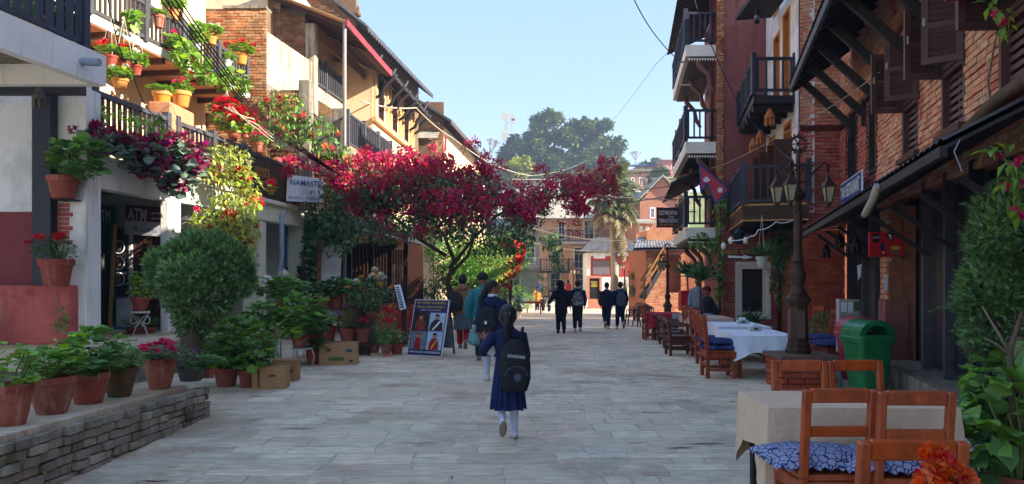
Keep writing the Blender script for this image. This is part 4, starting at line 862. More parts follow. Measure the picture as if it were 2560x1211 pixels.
hill_house('long brick terrace house among bare trees on the hill', 1570, 1650, 428, 480, 110, 'far_wall_brick', [(.1, .3, .2, .7), (.35, .3, .45, .7), (.6, .3, .7, .7), (.85, .3, .95, .7)], gable=False, pane='pane')
hill_house('pale house with brown roof behind the palm', 1590, 1630, 560, 590, 58, 'orange_wall', [(.2, .2, .4, .8), (.6, .2, .8, .8)], gable=False, pane='pane')
hill_house('low cream house with shed roof left of the peach hotel roof', 1290, 1400, 452, 520, 85, 'far_wall_grey', [(.1, .3, .2, .7), (.3, .3, .4, .7), (.5, .3, .6, .7), (.75, .3, .85, .7)], gable=False, pane='pane')
hill_house('orange brick house peeping over the peach hotel roof', 1400, 1470, 480, 530, 80, 'orange_wall', [(.2, .3, .35, .7), (.6, .3, .75, .7)], gable=True, pane='pane')
# telecom tower
TT = thing('telecom_tower', 'white lattice telecom mast with round dishes on the hilltop', 'mast', tuple(P(1274, 420, 170)))
Yt = 170; top, bot = P(1272, 288, Yt), P(1274, 420, Yt)
for sx, sy in ((-.8, -.8), (.8, -.8), (.8, .8), (-.8, .8)):
    b = MB(); b.beam(bot + V3((sx, sy, 0)), top + V3((sx * .7, sy * .7, 0)), .08, .08); b.build('leg', 'far_wall_grey', TT)
for k in range(10):
    z0, z1 = k / 10, (k + 1) / 10; a, c = bot.lerp(top, z0), bot.lerp(top, z1); s = -1 if k % 2 else 1
    bar('brace', 'far_wall_grey', TT, a + V3((-.75 * s, -.75, 0)), c + V3((.75 * s, -.75, 0)), .06, .06)
for (px, py, r) in ((1263, 292, .9), (1282, 295, .7), (1265, 320, .5), (1283, 304, .6), (1262, 340, .8)):
    q = P(px, py, Yt - 1); b = MB(); b.tube([q + V3((0, .4, 0)), q, q - V3((0, .15, 0))], [r * .6, r, r], 14); b.build('dish', 'far_wall_grey', TT, smooth=40)
for k in range(3): q = top + V3((-.5 + .5 * k, 0, 0)); bar('antenna', 'far_wall_grey', TT, q, q + V3((0, 0, 1.5 + .4 * k)), .08, .08)

# ============================================================ RIGHT SIDE OF THE STREET
R1 = lambda y: 2.73 + .27 * y
u1 = V3((-.27, -1, 0)).normalized(); n1 = u1.cross(V3((0, 0, 1))); zz = V3((0, 0, 1))
U = lambda y: (15.8 - y) * 1.0358            # run along the facade, from its far end
O1 = V3((R1(15.8), 15.8, 0))
at1 = lambda u, z, d=0: O1 + u1 * u + zz * z + n1 * d
M('maroon_plaster', '#86504b', rough=.85, var=.15, scale=2, col2='#94605a', c2=.35, c2s=.8, streak='#6a302f', st=.5, bump=.25)
M('dim_red_plaster', '#a04a34', rough=.88, var=.18, scale=3, col2='#b0542c', c2=.45, c2s=1.6, rnd=.12, bump=.45, bs=30)
RB = thing('brick_restaurant', 'red and orange brick restaurant house with open brown shutters on the right', 'building', (6.5, 10, 0))
wr = [(1.04, .73, 2.0, 1.92), (3.07, .65, 3.7, 1.9)]
bwall(RB, at1(0, 2.6), u1, n1, 3.75, 1.97, 'red_brick', 'red_mortar', wr, seed=31, bl=.21)
for q in wr: lattice_window(RB, at1(q[0], 2.6 + q[1]), u1, n1, q[2] - q[0], q[3] - q[1], 'dark_wood', nx=1, ny=2, depth=.16)
for q in wr:
    for k in range(14):
        for e in (q[0] - .11, q[2] + .03): bar('quoin', 'dark_brown_wood', RB, at1(e, 2.6 + q[1] + k * .09 + .03, .012), at1(e + .08, 2.6 + q[1] + k * .09 + .03, .012), .05, .06)
wn = [(U(10.55) - 3.75, .55, U(9.7) - 3.75, 2.04), (U(8.75) - 3.75, .55, U(7.95) - 3.75, 2.04), (U(7.0) - 3.75, .55, U(6.2) - 3.75, 2.04)]
bwall(RB, at1(3.75, 2.6), u1, n1, 8.5, 2.08, 'brick', 'brick_mortar', wn, seed=32)
bwall(RB, at1(0, 4.68), u1, n1, 12.2, 1.5, 'brick', 'brick_mortar', seed=33, keep=lambda x, y: x > 2200)
b = MB(); b.prism([at1(0, 4.575), at1(3.75, 4.575), at1(3.75, 4.68), at1(0, 4.68)], n1 * .06); b.build('timber_band', 'dark_brown_wood', RB)
for ua, ub, zt in ((0, U(12.2), 10.8), (U(12.2), U(9.2), 8.5), (U(9.2), 12.2, 10.8)):  # unseen storey added as shadow caster, stepped lower to let sun reach the vine
    panel('unseen_shade_storey', 'brick_mortar', RB, at1(ua, 6.2), u1, n1, ub - ua, zt - 6.2, th=.3); b = MB(); b.prism([at1(ua, 2.5, -.31), at1(ub, 2.5, -.31), at1(ub, 2.5, -5), at1(ua, 2.5, -5)], (0, 0, zt - 2.52)); b.build('core', 'brick_mortar', RB)
for i, q in enumerate(wn):
    w = q[2] - q[0]
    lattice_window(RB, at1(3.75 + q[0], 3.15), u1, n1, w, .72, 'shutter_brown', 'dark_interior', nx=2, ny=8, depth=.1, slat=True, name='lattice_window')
    lattice_window(RB, at1(3.75 + q[0], 3.89), u1, n1, w, .75, 'shutter_brown', 'pane', nx=1, ny=1, depth=.14)
    b = MB(); b.prism([at1(3.75 + q[0] - .06, 3.08), at1(3.75 + q[2] + .06, 3.08), at1(3.75 + q[2] + .06, 3.15), at1(3.75 + q[0] - .06, 3.15)], n1 * .09); b.build('sill', 'brown_wood', RB)
def shutter(u, ang, z0, z1, w):
    d = (n1 * math.cos(ang) + u1 * math.sin(ang)).normalized(); nn = V3((d.y, -d.x, 0)); q = at1(u, z0, .02); nn = nn if nn.y < 0 else -nn
    b = MB(); h = z1 - z0; f = .07
    for a, c, e, g in ((0, 0, w, f), (0, h - f, w, h), (0, f, f, h - f), (w - f, f, w, h - f), (f, h * .5 - .03, w - f, h * .5 + .03)):
        b.prism([q + d * a + zz * c, q + d * e + zz * c, q + d * e + zz * g, q + d * a + zz * g], nn * .045)
    s = b.build('shutter', 'shutter_brown', RB)
    for k in range(11):
        z = f + .02 + k * (h - 2 * f) / 11
        if abs(z - h * .5) < .04: continue
        bar('louvre', 'shutter_brown', s, q + d * f + zz * (z + .02) + nn * .022, q + d * (w - f) + zz * (z + .02) + nn * .022, .012, .062, up=(zz + nn * .7).normalized())
    bar('handle', 'pale_cable', s, q + d * (w - .03) + zz * h * .5 + nn * .05, q + d * (w - .03) + zz * (h * .5 + .09) + nn * .05, .02, .02)
for (u, a, w) in ((3.75 + wn[0][0], .12, .42), (3.75 + wn[1][0], .15, .42), (3.75 + wn[0][2], -.2, .4), (3.75 + wn[1][2], -.35, .4), (3.75 + wn[2][0], .25, .4)): shutter(u, a, 3.82, 4.66, w)
# main eave with struts
ev = [at1(1.5, 5.2, 1.12), at1(12.2, 5.2, 1.12)]; wl = [at1(1.5, 5.95, .05), at1(12.2, 5.95, .05)]
b = MB(); b.prism([ev[0], ev[1], wl[1], wl[0]], (0, 0, .05)); b.build('eave_deck', 'dark_wood', RB)
b = MB(); n = 120; b.loft([[ev[0].lerp(ev[1], i / n) + V3((0, 0, .08 + .03 * (i % 2))) - V3((.05, 0, 0)) for i in range(n + 1)], [wl[0].lerp(wl[1], i / n) + V3((0, 0, .08 + .03 * (i % 2))) for i in range(n + 1)]], closed=False); b.build('eave_tin', 'dark_tin', RB)
b = MB(); b.beam(ev[0], ev[1], .05, .14); b.build('eave_board', 'grey_rail', RB)
b = MB(); b.prism([ev[0] - V3((0, 0, .02)), wl[0] - V3((0, 0, .02)), wl[0] + V3((0, 0, .05)), ev[0] + V3((0, 0, .05))], u1 * -.05); b.build('end_board', 'dark_wood', RB)
for k in range(9): 
    u = 1.7 + k * 1.15; b = MB(); b.beam(at1(u, 4.35, .04), at1(u, 5.3, .95), .1, .12, up=n1); b.build('strut', 'dark_wood', RB); bar('strut_foot', 'dark_wood', RB, at1(u, 4.15, .05), at1(u, 4.6, .05), .12, .08, up=n1)
for k in range(22): u = 1.6 + k * .48; bar('rafter', 'dark_wood', RB, at1(u, 5.15, 1.08), at1(u, 5.87, .08), .06, .08)
# street level: posts, plank doors, ledge, awning
for u, w, m in ((1.3, .16, 'dark_wood'), (2.6, .1, 'grey_rail'), (3.6, .1, 'grey_rail'), (U(9.49), .1, 'grey_rail'), (U(8.6), .1, 'grey_rail'), (U(7.7), .11, 'blue_black'), (U(6.9), .1, 'grey_rail'), (U(6.1), .1, 'grey_rail'), (U(5.2), .1, 'grey_rail')):
    bar('post', m, RB, at1(u, .28, -.02), at1(u, 2.7, -.02), w, w, up=n1)
for k in range(42): u = .05 + k * .285; bar('door_plank', 'blue_black', RB, at1(u + .13, .25, -.18 - (.03 if k % 4 else 0)), at1(u + .13, 2.6, -.18 - (.03 if k % 4 else 0)), .04, .268, up=u1)
b = MB(); b.prism([at1(5.2, 0, .36), at1(12.2, 0, .36), at1(12.2, 0, -.2), at1(5.2, 0, -.2)], (0, 0, .3)); b.build('ledge', 'old_concrete', RB, bevel=.02)
b = MB(); b.prism([at1(.3, 0, 1.2), at1(6.6, 0, 1.4), at1(6.6, 0, -.2), at1(.3, 0, -.2)], (0, 0, .12)); b.build('step', 'old_concrete', RB, bevel=.015)
bwall(RB, at1(U(10.95), .0, .2), u1, n1, .42, 2.5, 'brick', 'brick_mortar', th=.35, seed=35, bl=.2, cap=120)
b = MB(); b.prism([at1(U(10.97), .12, .24), at1(U(10.52), .12, .24), at1(U(10.52), 1.15, .24), at1(U(10.97), 1.15, .24)], n1 * -.3); b.build('pier_render', 'maroon_plaster', RB)
aw = [at1(1.7, 2.28, 1.0), at1(U(5.15), 2.45, 1.0)]; wl = [at1(1.7, 2.62, .03), at1(U(5.15), 2.95, .03)]
n = 110
b = MB(); b.loft([[aw[0].lerp(aw[1], i / n) + V3((0, 0, .04 + .03 * (i % 2))) for i in range(n + 1)], [wl[0].lerp(wl[1], i / n) + V3((0, 0, .04 + .03 * (i % 2))) for i in range(n + 1)]], closed=False); b.build('awning_tin', 'dark_tin', RB)
b = MB(); b.prism([aw[0], aw[1], wl[1], wl[0]], (0, 0, -.03)); b.build('awning_deck', 'dark_wood', RB)
b = MB(); b.beam(aw[0] - V3((0, 0, .04)), aw[1] - V3((0, 0, .04)), .05, .08); b.build('awning_beam', 'dark_wood', RB)
for k in range(8): u = 2.0 + k * 1.2; b = MB(); b.beam(at1(u, 1.75, .02), at1(u, 2.28, .7), .04, .05, up=n1); b.build('awning_strut', 'dark_wood', RB)
b = MB(); b.tube([at1(U(8.2), 2.2, .95), at1(U(7.2), 2.28, 1.06), at1(U(7.1), 2.4, 1.04)], .04, 8); b.build('gutter_pipe', 'pale_cable', RB, smooth=50)
# near balcony edge at the top right corner and drain pipe along the wall
b = MB(); b.prism([at1(U(6.75), 4.05, .0), at1(U(4.5), 4.05, 0), at1(U(4.5), 4.05, .55), at1(U(6.75), 4.05, .55)], (0, 0, .22)); b.build('balcony_slab', 'red_paint', RB)
b = MB(); b.tube([at1(U(11.1), 4.95, .09), at1(U(8.5), 5.3, .09), at1(U(6.5), 5.5, .09)], .05, 8); b.build('wall_pipe', 'timber', RB, smooth=True)
b = MB(); b.tube([at1(U(7.6), 2.98, .12), at1(U(6.6), 3.1, .14), at1(U(5.2), 3.14, .12)], .06, 8); b.build('wall_log', 'bark', RB, smooth=True)
tu = thing('restaurant_sign', 'long blue board sign reading TAMU RESTAURANT on the brick wall', 'sign', tuple(at1(1.5, 2.9, .1)))
a0, a1 = at1(.85, 2.96, .12), at1(U(12.25), 2.88, .25); du = (a1 - a0).normalized(); dnn = du.cross(zz)
b = MB(); b.prism([a0, a1, a1 + zz * .36, a0 + zz * .36], dnn * -.04); b.build('board', 'sign_blue', tu)
b = MB(); b.prism([a0 - zz * .025 - du * .02, a1 - zz * .025 + du * .02, a1 + zz * .385 + du * .02, a0 + zz * .385 - du * .02], dnn * -.03); b.v = [tuple(V3(v) - dnn * .012) for v in b.v]; b.build('border', 'sign_white', tu)
text('TAMU RESTAURANT', 'ink_white', tu, a0 + du * .08 + zz * .06, du, dnn, (a1 - a0).length - .16, .24, bold=.02)
# ---- R2: next house: brick side wall, white front, two balconies
RW = thing('white_front_house', 'tall brick sided house with white front and dark timber balconies', 'house', (6.5, 17, 0))
xs = 6.12
bwall(RW, (xs, 15.72, 4.7), uN, nN, .98, 4.0, 'brick', 'brick_mortar', seed=41, cap=260, bl=.22)
bwall(RW, (xs, 15.72, 2.5), uN, nN, .98, 2.08, 'red_brick', 'red_mortar', seed=42, cap=200, bl=.22)
bwall(RW, (xs, 15.74, 0), uN, nN, .96, 2.48, 'dim_red_plaster', 'dim_red_plaster', seed=43, cap=200, bl=.22, proud=.012)
bar('timber_band', 'dark_brown_wood', RW, (xs, 15.7, 4.63), (7.1, 15.7, 4.63), .06, .12)
uW = V3((-.56, -3.72, 0)).normalized(); nW = uW.cross(zz); OW = V3((6.68, 19.46, 0)); WWd = 3.76
atw = lambda u, z, d=0: OW + uW * u + zz * z + nW * d
ww = [(1.0, 5.4, 1.75, 7.4), (2.1, 5.4, 2.85, 7.6), (.4, 2.95, 1.2, 5.0), (2.2, 2.95, 3.0, 5.0), (1.0, 7.9, 1.7, 9.0)]
panel('front_wall', 'wall_white', RW, atw(0, 2.85), uW, nW, WWd, 6.5, [(a, c - 2.85, e, g - 2.85) for a, c, e, g in ww], th=.3)
for a, c, e, g in ww: lattice_window(RW, atw(a, c), uW, nW, e - a, g - c, 'window_wood', 'pane', nx=1, ny=2, depth=.2, fw=.09)
for a, c, e, g in ww[2:4]:
    for k in (a - .02, e): 
        q = atw(k, c, .02); b = MB(); b.prism([q, q + nW * .36, q + nW * .36 + zz * 1.6, q + zz * 1.6], uW * .04); s = b.build('shutter', 'brown_wood', RW)
        for j in range(14): bar('louvre', 'brown_wood', s, q + nW * .05 + uW * .05 + zz * (.1 + j * .11), q + nW * .31 + uW * .05 + zz * (.1 + j * .11), .02, .05)
b = MB(); b.prism([V3((xs - .03, 15.71, 2.85)), V3((xs - .03, 15.71, 9.3)), V3((xs + .01, 15.95, 9.3)), V3((xs + .01, 15.95, 2.85))], (-.03, 0, 0)); b.build('white_quoin', 'wall_white', RW)
b = MB(); b.prism([(xs + .35, 16.1, 0), (xs + .95, 19.4, 0), (11, 19.4, 0), (11, 16.1, 0)], (0, 0, 9.3)); b.build('core', 'brick_mortar', RW)
def balcony(par, poly, z, th, rail, mat_floor, mat_rail, counts, fascia=None, joist=None):
    poly = [V3((x, y, z)) for x, y in poly]; b = MB(); b.prism([p - zz * th for p in poly], (0, 0, th)); b.build('balcony_floor', mat_floor, par)
    if fascia:
        for a, c in zip(poly, poly[1:3]):
            d = (c - a).normalized(); o = d.cross(zz); o = o if o.dot(poly[3] - poly[0]) < 0 or True else -o
            b = MB(); b.prism([a - zz * (th + .03), c - zz * (th + .03), c + zz * .04, a + zz * .04], (-d.cross(zz)) * -.04); b.build('fascia', fascia, par)
    for (i, j), k in zip(((0, 1), (1, 2), (2, 3)), counts):
        if k: railing(par, poly[i] + zz * .01, poly[j] + zz * .01, rail, k, mat_rail, post=.1, bal=.05, posts=(0, 1) if i != 1 else (.33, .66))
balcony(RW, [(6.12, 15.98), (5.22, 15.98), (5.92, 19.3), (6.66, 19.3)], 5.4, .16, .78, 'dark_wood', 'blue_black', (5, 12, 3))
for k in range(5):
    t = (k + .5) / 5; bar('balcony_joist', 'dark_wood', RW, V3((5.25, 16.05, 5.18)).lerp(V3((5.9, 19.2, 5.18)), t), V3((6.2, 16.05, 5.18)).lerp(V3((6.7, 19.2, 5.18)), t), .1, .12)
balcony(RW, [(6.22, 15.5), (4.95, 15.9), (6.02, 21.0), (6.9, 21.0)], 3.0, .3, .82, 'dark_wood', 'blue_black', (9, 18, 0), fascia='pale_timber')
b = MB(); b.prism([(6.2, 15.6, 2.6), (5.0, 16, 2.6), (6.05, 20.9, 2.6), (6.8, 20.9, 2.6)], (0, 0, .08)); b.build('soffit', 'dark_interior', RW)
# top porch roof shadowing the upper balcony
b = MB(); b.prism([P(1838, 52, 18), P(1905, -40, 15.6), P(1990, -40, 15.6), P(1928, 45, 18)], (0, 0, .1)); b.build('porch_roof', 'dark_wood', RW)
# ---- R3: dark red house with stacked balconies
RD = thing('dark_red_house', 'tall dark red plastered house with stacked white edged balconies', 'house', (6, 20.5, 0))
panel('side_wall', 'maroon_plaster', RD, (5.56, 19.5, 2.85), uN, nN, 1.25, 8.6, th=.3)
bwall(RD, (5.4, 19.47, 2.6), uN, nN, .17, 8.5, 'tan_brick', 'red_mortar', seed=51, bl=.17, cap=150)
dh = [(PX(1845, 19.4) - 5.5, .45, PX(1918, 19.4) - 5.5, 1.78)]
bwall(RD, (5.5, 19.4, -.2), uN, nN, 1.45, 2.85, 'red_brick', 'red_mortar', [(dh[0][0], dh[0][1] + .2, dh[0][2], dh[0][3] + .2)], seed=52, cap=250)
lattice_window(RD, V3((5.5 + dh[0][0], 19.4, dh[0][1])), uN, nN, dh[0][2] - dh[0][0], dh[0][3] - dh[0][1], 'far_trim', 'pane', nx=1, ny=1, fw=.1, depth=.1)
for (p, q, r, s) in ((-.08, -.09, dh[0][2] - dh[0][0] + .16, .09), (-.08, dh[0][3] - dh[0][1], dh[0][2] - dh[0][0] + .16, .09), (-.08, 0, .08, dh[0][3] - dh[0][1]), (dh[0][2] - dh[0][0], 0, .08, dh[0][3] - dh[0][1])):
    b = MB(); o_ = V3((5.5 + dh[0][0] + p, 19.385, dh[0][1] + q)); b.prism([o_, o_ + uN * r, o_ + uN * r + zz * s, o_ + zz * s], (0, -.035, 0)); b.build('window_surround', 'far_trim', RD)
b = MB(); b.prism([(5.75, 19.8, -.3), (6.5, 25, -.4), (11, 25, -.4), (11, 19.8, -.3)], (0, 0, 11.6)); b.build('core', 'maroon_plaster', RD)
du3 = V3((.8, 5.0, 0)).normalized()
for zf, hr in ((7.62, .82), (5.05, .82), (2.78, .8)):
    poly = [(5.5, 19.6), (4.6, 19.6), (5.35, 24.6), (6.3, 24.6)]
    balcony(RD, poly, zf, .3, hr, 'far_trim', 'blue_black', (6, 22, 0))
    b = MB(); b.prism([(5.5, 19.7, zf - .36), (4.72, 19.7, zf - .36), (5.45, 24.5, zf - .36), (6.2, 24.5, zf - .36)], (0, 0, .05)); b.build('soffit', 'dark_wood', RD)
    for k in range(3):
        q = V3((5.42, 19.62, zf - .3)) + du3 * (.1 + k * 2.2)
        b = MB(); b.tube([q + V3((0, 0, -1.0)), q + V3((-.15, 0, -.75)), q + V3((-.2, 0, -.45)), q + V3((-.45, 0, -.2)), q + V3((-.5, 0, -.05))], [.05, .07, .06, .08, .05], 6); b.build('strut', 'clay_dark', RD, smooth=True)
    for k in range(12): q = V3((4.66 + k * .07, 19.58, zf - .37)); b = MB(); b.prism([q, q + V3((.06, 0, 0)), q + V3((.03, 0, -.07))], (0, -.02, 0)); b.build('trim_tooth', 'far_trim', RD)
    bar('post', 'brown_wood', RD, (5.33, 19.75, zf), (5.33, 19.75, zf + 2.2), .1, .1)
for (z, y0) in ((4.35, 20.2), (9.2, 19.4)):
    b = MB(); n = 30; b.loft([[V3((4.35 + .15 * i / n * 5.5, y0 + 5.3 * i / n, z - .35 + .03 * (i % 2))) for i in range(n + 1)], [V3((5.6 + .15 * i / n * 5.5, y0 + 5.3 * i / n, z + .25 + .03 * (i % 2))) for i in range(n + 1)]], closed=False); b.build('tin_awning', 'dark_tin', RD)
    b = MB(); b.prism([(4.33, y0 - .03, z - .4), (5.6, y0 - .03, z + .2), (5.6, y0 - .03, z + .28), (4.33, y0 - .03, z - .3)], (0, .04, 0)); b.build('awning_edge', 'dark_wood', RD)
for (px, py) in ((1700, 155), (1693, 213)): q = P(px, py, 20); bar('rail_end', 'pale_cable', RD, q, q + V3((.35, 0, 0)), .04, .04)
# ---- hanging sign
CS = thing('hanging_street_sign', 'brown board sign reading COZY MOUNTAIN HOME hung from the balconies', 'sign', tuple(P(1678, 545, 22)))
b = MB(); b.prism([P(1642, 521, 22), P(1713, 519, 22), P(1713, 568, 22), P(1642, 567, 22)], (0, .05, 0)); b.build('board', 'sign_brown', CS)
for (s, px0, px1, py, hh, m) in (('COZY MOUNTAIN HOME', 1647, 1710, 538, 11, 'ink_white'), ('WITH', 1671, 1685, 545, 4, 'ink_white'), ('TERRACE RESTAURANT', 1647, 1710, 557, 9.5, 'ink_white'), ('ROOM - FOOD - DRINK', 1649, 1708, 565, 5, 'tan_pot')):
    text(s, m, CS, P(px0, py, 21.99), uN, nN, (px1 - px0) * 22 / F, hh * 22 / F, bold=.012)
for s in ((1641, 519, 1714, 521), (1641, 566.5, 1714, 569)): b = MB(); b.prism([P(s[0], s[1], 21.98), P(s[2], s[1], 21.98), P(s[2], s[3], 21.98), P(s[0], s[3], 21.98)], (0, .08, 0)); b.build('border', 'brown_wood', CS)
bar('bracket', 'black_iron', CS, P(1712, 530, 22.02), P(1740, 530, 22.02), .03, .03)
# ---- flag
FL = thing('pennant_flag', 'red double pennant flag with blue border, white moon and sun', 'flag', tuple(P(1780, 460, 18)))
fp = [(1747, 408), (1825, 474), (1788, 514), (1769, 462), (1751, 484)]; Yf = 18
def flagpoly(pts, dy, th, nm, m): b = MB(); b.prism([P(x, y, Yf) + V3((0, dy, 0)) for x, y in pts], (0, th, 0)); return b.build(nm, m, FL)
flagpoly(fp, 0, .012, 'border', 'flag_blue')
flagpoly([(1751, 416), (1819, 474), (1789, 506), (1769, 453), (1754, 474)], -.006, .008, 'field', 'flag_red')
for (cx, cy, r, k) in ((1766, 447, 6, 9), (1800, 476, 8, 12)):
    pts = [(cx + r * (1 if i % 2 else .62) * math.cos(pi * i / k), cy + r * (1 if i % 2 else .62) * math.sin(pi * i / k)) for i in range(2 * k)]; flagpoly(pts, -.012, .006, 'emblem', 'ink_white')
pts = [(1766 + 9 * math.cos(a), 447 + 9 * math.sin(a)) for a in np.linspace(.2, pi - .2, 10)] + [(1766 + 6.5 * math.cos(a), 445 + 6.5 * math.sin(a)) for a in np.linspace(pi - .2, .2, 10)]; flagpoly(pts, -.014, .004, 'emblem', 'ink_white')
b = MB(); b.tube([P(1746, 406, Yf + .02), P(1830, 478, Yf + .02)], .018, 6); b.build('pole', 'brown_wood', FL)
# ---- Devanagari arrow sign
DS = thing('arrow_sign', 'brown board with orange script and white arrow under the timber balcony', 'sign', tuple(P(1852, 640, 16.6)))
b = MB(); b.prism([P(1809, 622, 16.6), P(1897, 622, 16.6), P(1897, 650, 16.6), P(1809, 650, 16.6)], (0, .04, 0)); b.build('board', 'sign_brown', DS)
text('थकाली खाना पा', 'tan_pot', DS, P(1811, 636, 16.59), uN, nN, 78 * 16.6 / F, 14 * 16.6 / F, bold=.01)
b = MB(); b.prism([P(x, y, 16.595) for x, y in ((1820, 639), (1858, 641), (1858, 637), (1884, 644), (1858, 649), (1858, 646), (1820, 645))], (0, -.006, 0)); b.build('arrow', 'ink_white', DS)

NX = thing('unseen_shade_house_near', 'unseen brick house added right of the view to shade the foreground', 'house', (6, -3, 0)); b = MB(); b.bx(3.9, -14, 0, 8, 3.4, 6.0); b.build('wall', 'brick_mortar', NX); b = MB(); b.prism([(3.5, -14.4, 5.8), (3.5, 3.5, 5.8), (6.0, 3.5, 7.2), (6.0, -14.4, 7.2)], (0, 0, .12)); b.build('roof', 'slate', NX)  # out of view, added only to keep sun off the foreground

# ============================================================ PLANTS
PM = {}
def cached(key, fn):
    if key not in PM: PM[key] = fn()
    return PM[key]
def pot_mesh(mat, shape):
    prof = {'bowl': [(.62, 0), (.66, .02), (.8, .3), (.93, .62), (.98, .8), (1.04, .81), (1.06, .97), (1.0, 1), (.92, .99), (.9, .88)],
            'taper': [(.66, 0), (.68, .02), (.88, .72), (.9, .74), (1.0, .75), (1.02, .98), (.97, 1), (.9, .99), (.88, .88)],
            'belly': [(.6, 0), (.64, .02), (.92, .35), (1.0, .6), (.95, .82), (.93, .84), (1.04, .86), (1.04, .98), (.98, 1), (.9, .98), (.88, .88)]}[shape]
    b = MB(); b.lathe(prof, 18, cap=False); b.add([(prof[0][0] * math.cos(a), prof[0][0] * math.sin(a), .001) for a in np.linspace(0, 2 * pi, 18, endpoint=False)], [tuple(range(17, -1, -1))])
    return b.mat(mat).mesh('pot', smooth=35)
def soil_mesh(): b = MB(); b.lathe([(.9, 0), (.5, .03), (.02, .05)], 14, (0, 0, .87)); return b.mat('soil').mesh('soil')
def bush_mesh(style, seed):
    g = np.random.default_rng(seed + 50)
    mat, tm, n, sz, hol, lum = {'ger': ('leaf', 'round', 300, .155, .4, .35), 'gerb': ('leaf_bright', 'round', 260, .155, .4, .4), 'gerd': ('leaf_dark', 'round', 300, .14, .4, .35), 'herb': ('leaf', 'lance', 420, .13, .35, .35), 'herbd': ('leaf_dark', 'lance', 460, .12, .35, .35), 'fine': ('leaf_dark', 'tuft', 700, .1, .3, .3), 'sparse': ('leaf_bright', 'round', 130, .14, .5, .6), 'spike': ('leaf_dark', 'blade', 90, .75, .0, .1), 'yel': ('leaf_yellow', 'lance', 300, .17, .4, .4), 'purple': ('leaf_purple', 'lance', 420, .16, .3, .35), 'lush': ('leaf', 'round', 190, .21, .5, .35)}[style]
    if style == 'spike': pts = g.normal(0, .03, (n, 3)) + np.array([0, 0, .05]); d = g.normal(size=(n, 3)); d[:, 2] = np.abs(d[:, 2]) + .25
    else:
        pts, d = blob(n, (0, 0, .5), (.5, .5, .52), seed, hol, 9, lum); pts[:, 2] = np.maximum(pts[:, 2], -.05 + .1 * g.random(n)); d = d * np.array([1, 1, .5]) + g.normal(0, .45, (n, 3)); 
    return leaves('leaves', pts, d, sz * g.uniform(.7, 1.25, n), tm, (mat,), seed=seed)
def stems_mesh(seed, n=9):
    R = random.Random(seed); b = MB()
    for k in range(n):
        a = R.uniform(0, 2 * pi); r = R.uniform(.15, .42); b.tube([(.05 * math.cos(a), .05 * math.sin(a), -.12), (r * .5 * math.cos(a + .3), r * .5 * math.sin(a + .3), .25), (r * math.cos(a), r * math.sin(a), R.uniform(.5, .8))], [.022, .016, .009], 5, cap=False)
    return b.mat('stem_green').mesh('stems', smooth=True)
def head_mesh(mat, seed):
    g = np.random.default_rng(seed); n = 34; d = g.normal(size=(n, 3)); d[:, 2] = np.abs(d[:, 2]) * .8 + .1 * g.normal(size=n); d /= np.linalg.norm(d, axis=1, keepdims=True)
    return leaves('flower_head', d * .28, d, .75 * g.uniform(.8, 1.2, n), 'petal', (mat,), seed=seed, roll=2)
SEED = [100]
def potted(label, base, r, h, pw, ph, style='ger', fl=(), pot='terracotta', shape='taper', cat='potted plant', group='potted plants along the left shops', dx=0.0, name='potted_plant', lift=.92, rz=None):
    SEED[0] += 1; s = SEED[0]; R = random.Random(s); base = V3(base)
    t = lthing(name, label, cat, tuple(base), R.uniform(0, 6) if rz is None else rz, group)
    o = link('pot', cached(('pot', pot, shape), lambda: pot_mesh(pot, shape)), t); o.scale = (r, r, h)
    o = link('soil', cached('soil', soil_mesh), t); o.scale = (r, r, h)
    v = s % 3
    o = stuff(link('foliage', cached(('bush', style, v), lambda: bush_mesh(style, v)), t)); o.scale = (pw, pw, ph); o.location = (dx, 0, h * lift); o.rotation_euler = (0, 0, R.uniform(0, 6))
    if style not in ('spike',):
        o = stuff(link('stems', cached(('stem', v), lambda: stems_mesh(v)), t)); o.scale = (pw, pw, ph); o.location = (dx * .5, 0, h * .95)
    inv = Matrix.Rotation(-t.rotation_euler.z, 3, 'Z')
    for (m, n, sz) in fl:
        for k in range(n):
            a = R.uniform(-2.6, -.5) if k % 4 else R.uniform(0, 6.28); el = R.uniform(.15, 1.45)
            q = inv @ V3((dx + math.cos(a) * math.cos(el) * pw * .52, math.sin(a) * math.cos(el) * pw * .52, 0)); q.z = h * lift + ph * (.5 + .56 * math.sin(el) * R.uniform(.6, 1.1))
            o = link('flower', cached(('head', m, k % 3), lambda: head_mesh(m, k % 3)), t); o.location = q; o.scale = (sz,) * 3; o.rotation_euler = (R.uniform(-.5, .5), R.uniform(-.5, .5), R.uniform(0, 6))
    return t
def potpx(label, px, pyb, wpx, hpx, top, pwpx, z=None, Y=None, **k):
    if Y is None: Y = F * (EYE - z) / (pyb - HY)
    s = Y / F; base = P(px, pyb, Y)
    if z is not None: base.z = z
    return potted(label, base, wpx * s / 2, hpx * s, pwpx * s, max(.12, (pyb - hpx * .92 - top) * s), **k)
YL1 = lambda px: 7.52 / (.1 + (1280 - px) / F); YL2 = lambda px: 9.1 / (.14 + (1280 - px) / F)
g1 = 'terracotta pots in a row on the planter wall'
potpx('leggy light green geranium in big terracotta pot at the left end of the wall', 28, 1062, 98, 104, 850, 190, z=.46, style='sparse', shape='bowl', group=g1)
potpx('geranium in terracotta pot, second from the left on the wall', 130, 1034, 104, 94, 868, 150, z=.44, style='gerb', shape='bowl', group=g1)
potpx('tall geranium in terracotta pot, third from the left on the wall', 222, 1009, 94, 80, 815, 175, z=.42, style='ger', shape='bowl', group=g1)
potpx('wilting plant in moss stained pot on the wall', 298, 991, 80, 76, 862, 165, z=.41, style='herb', pot='mossy_pot', shape='bowl', group=g1)
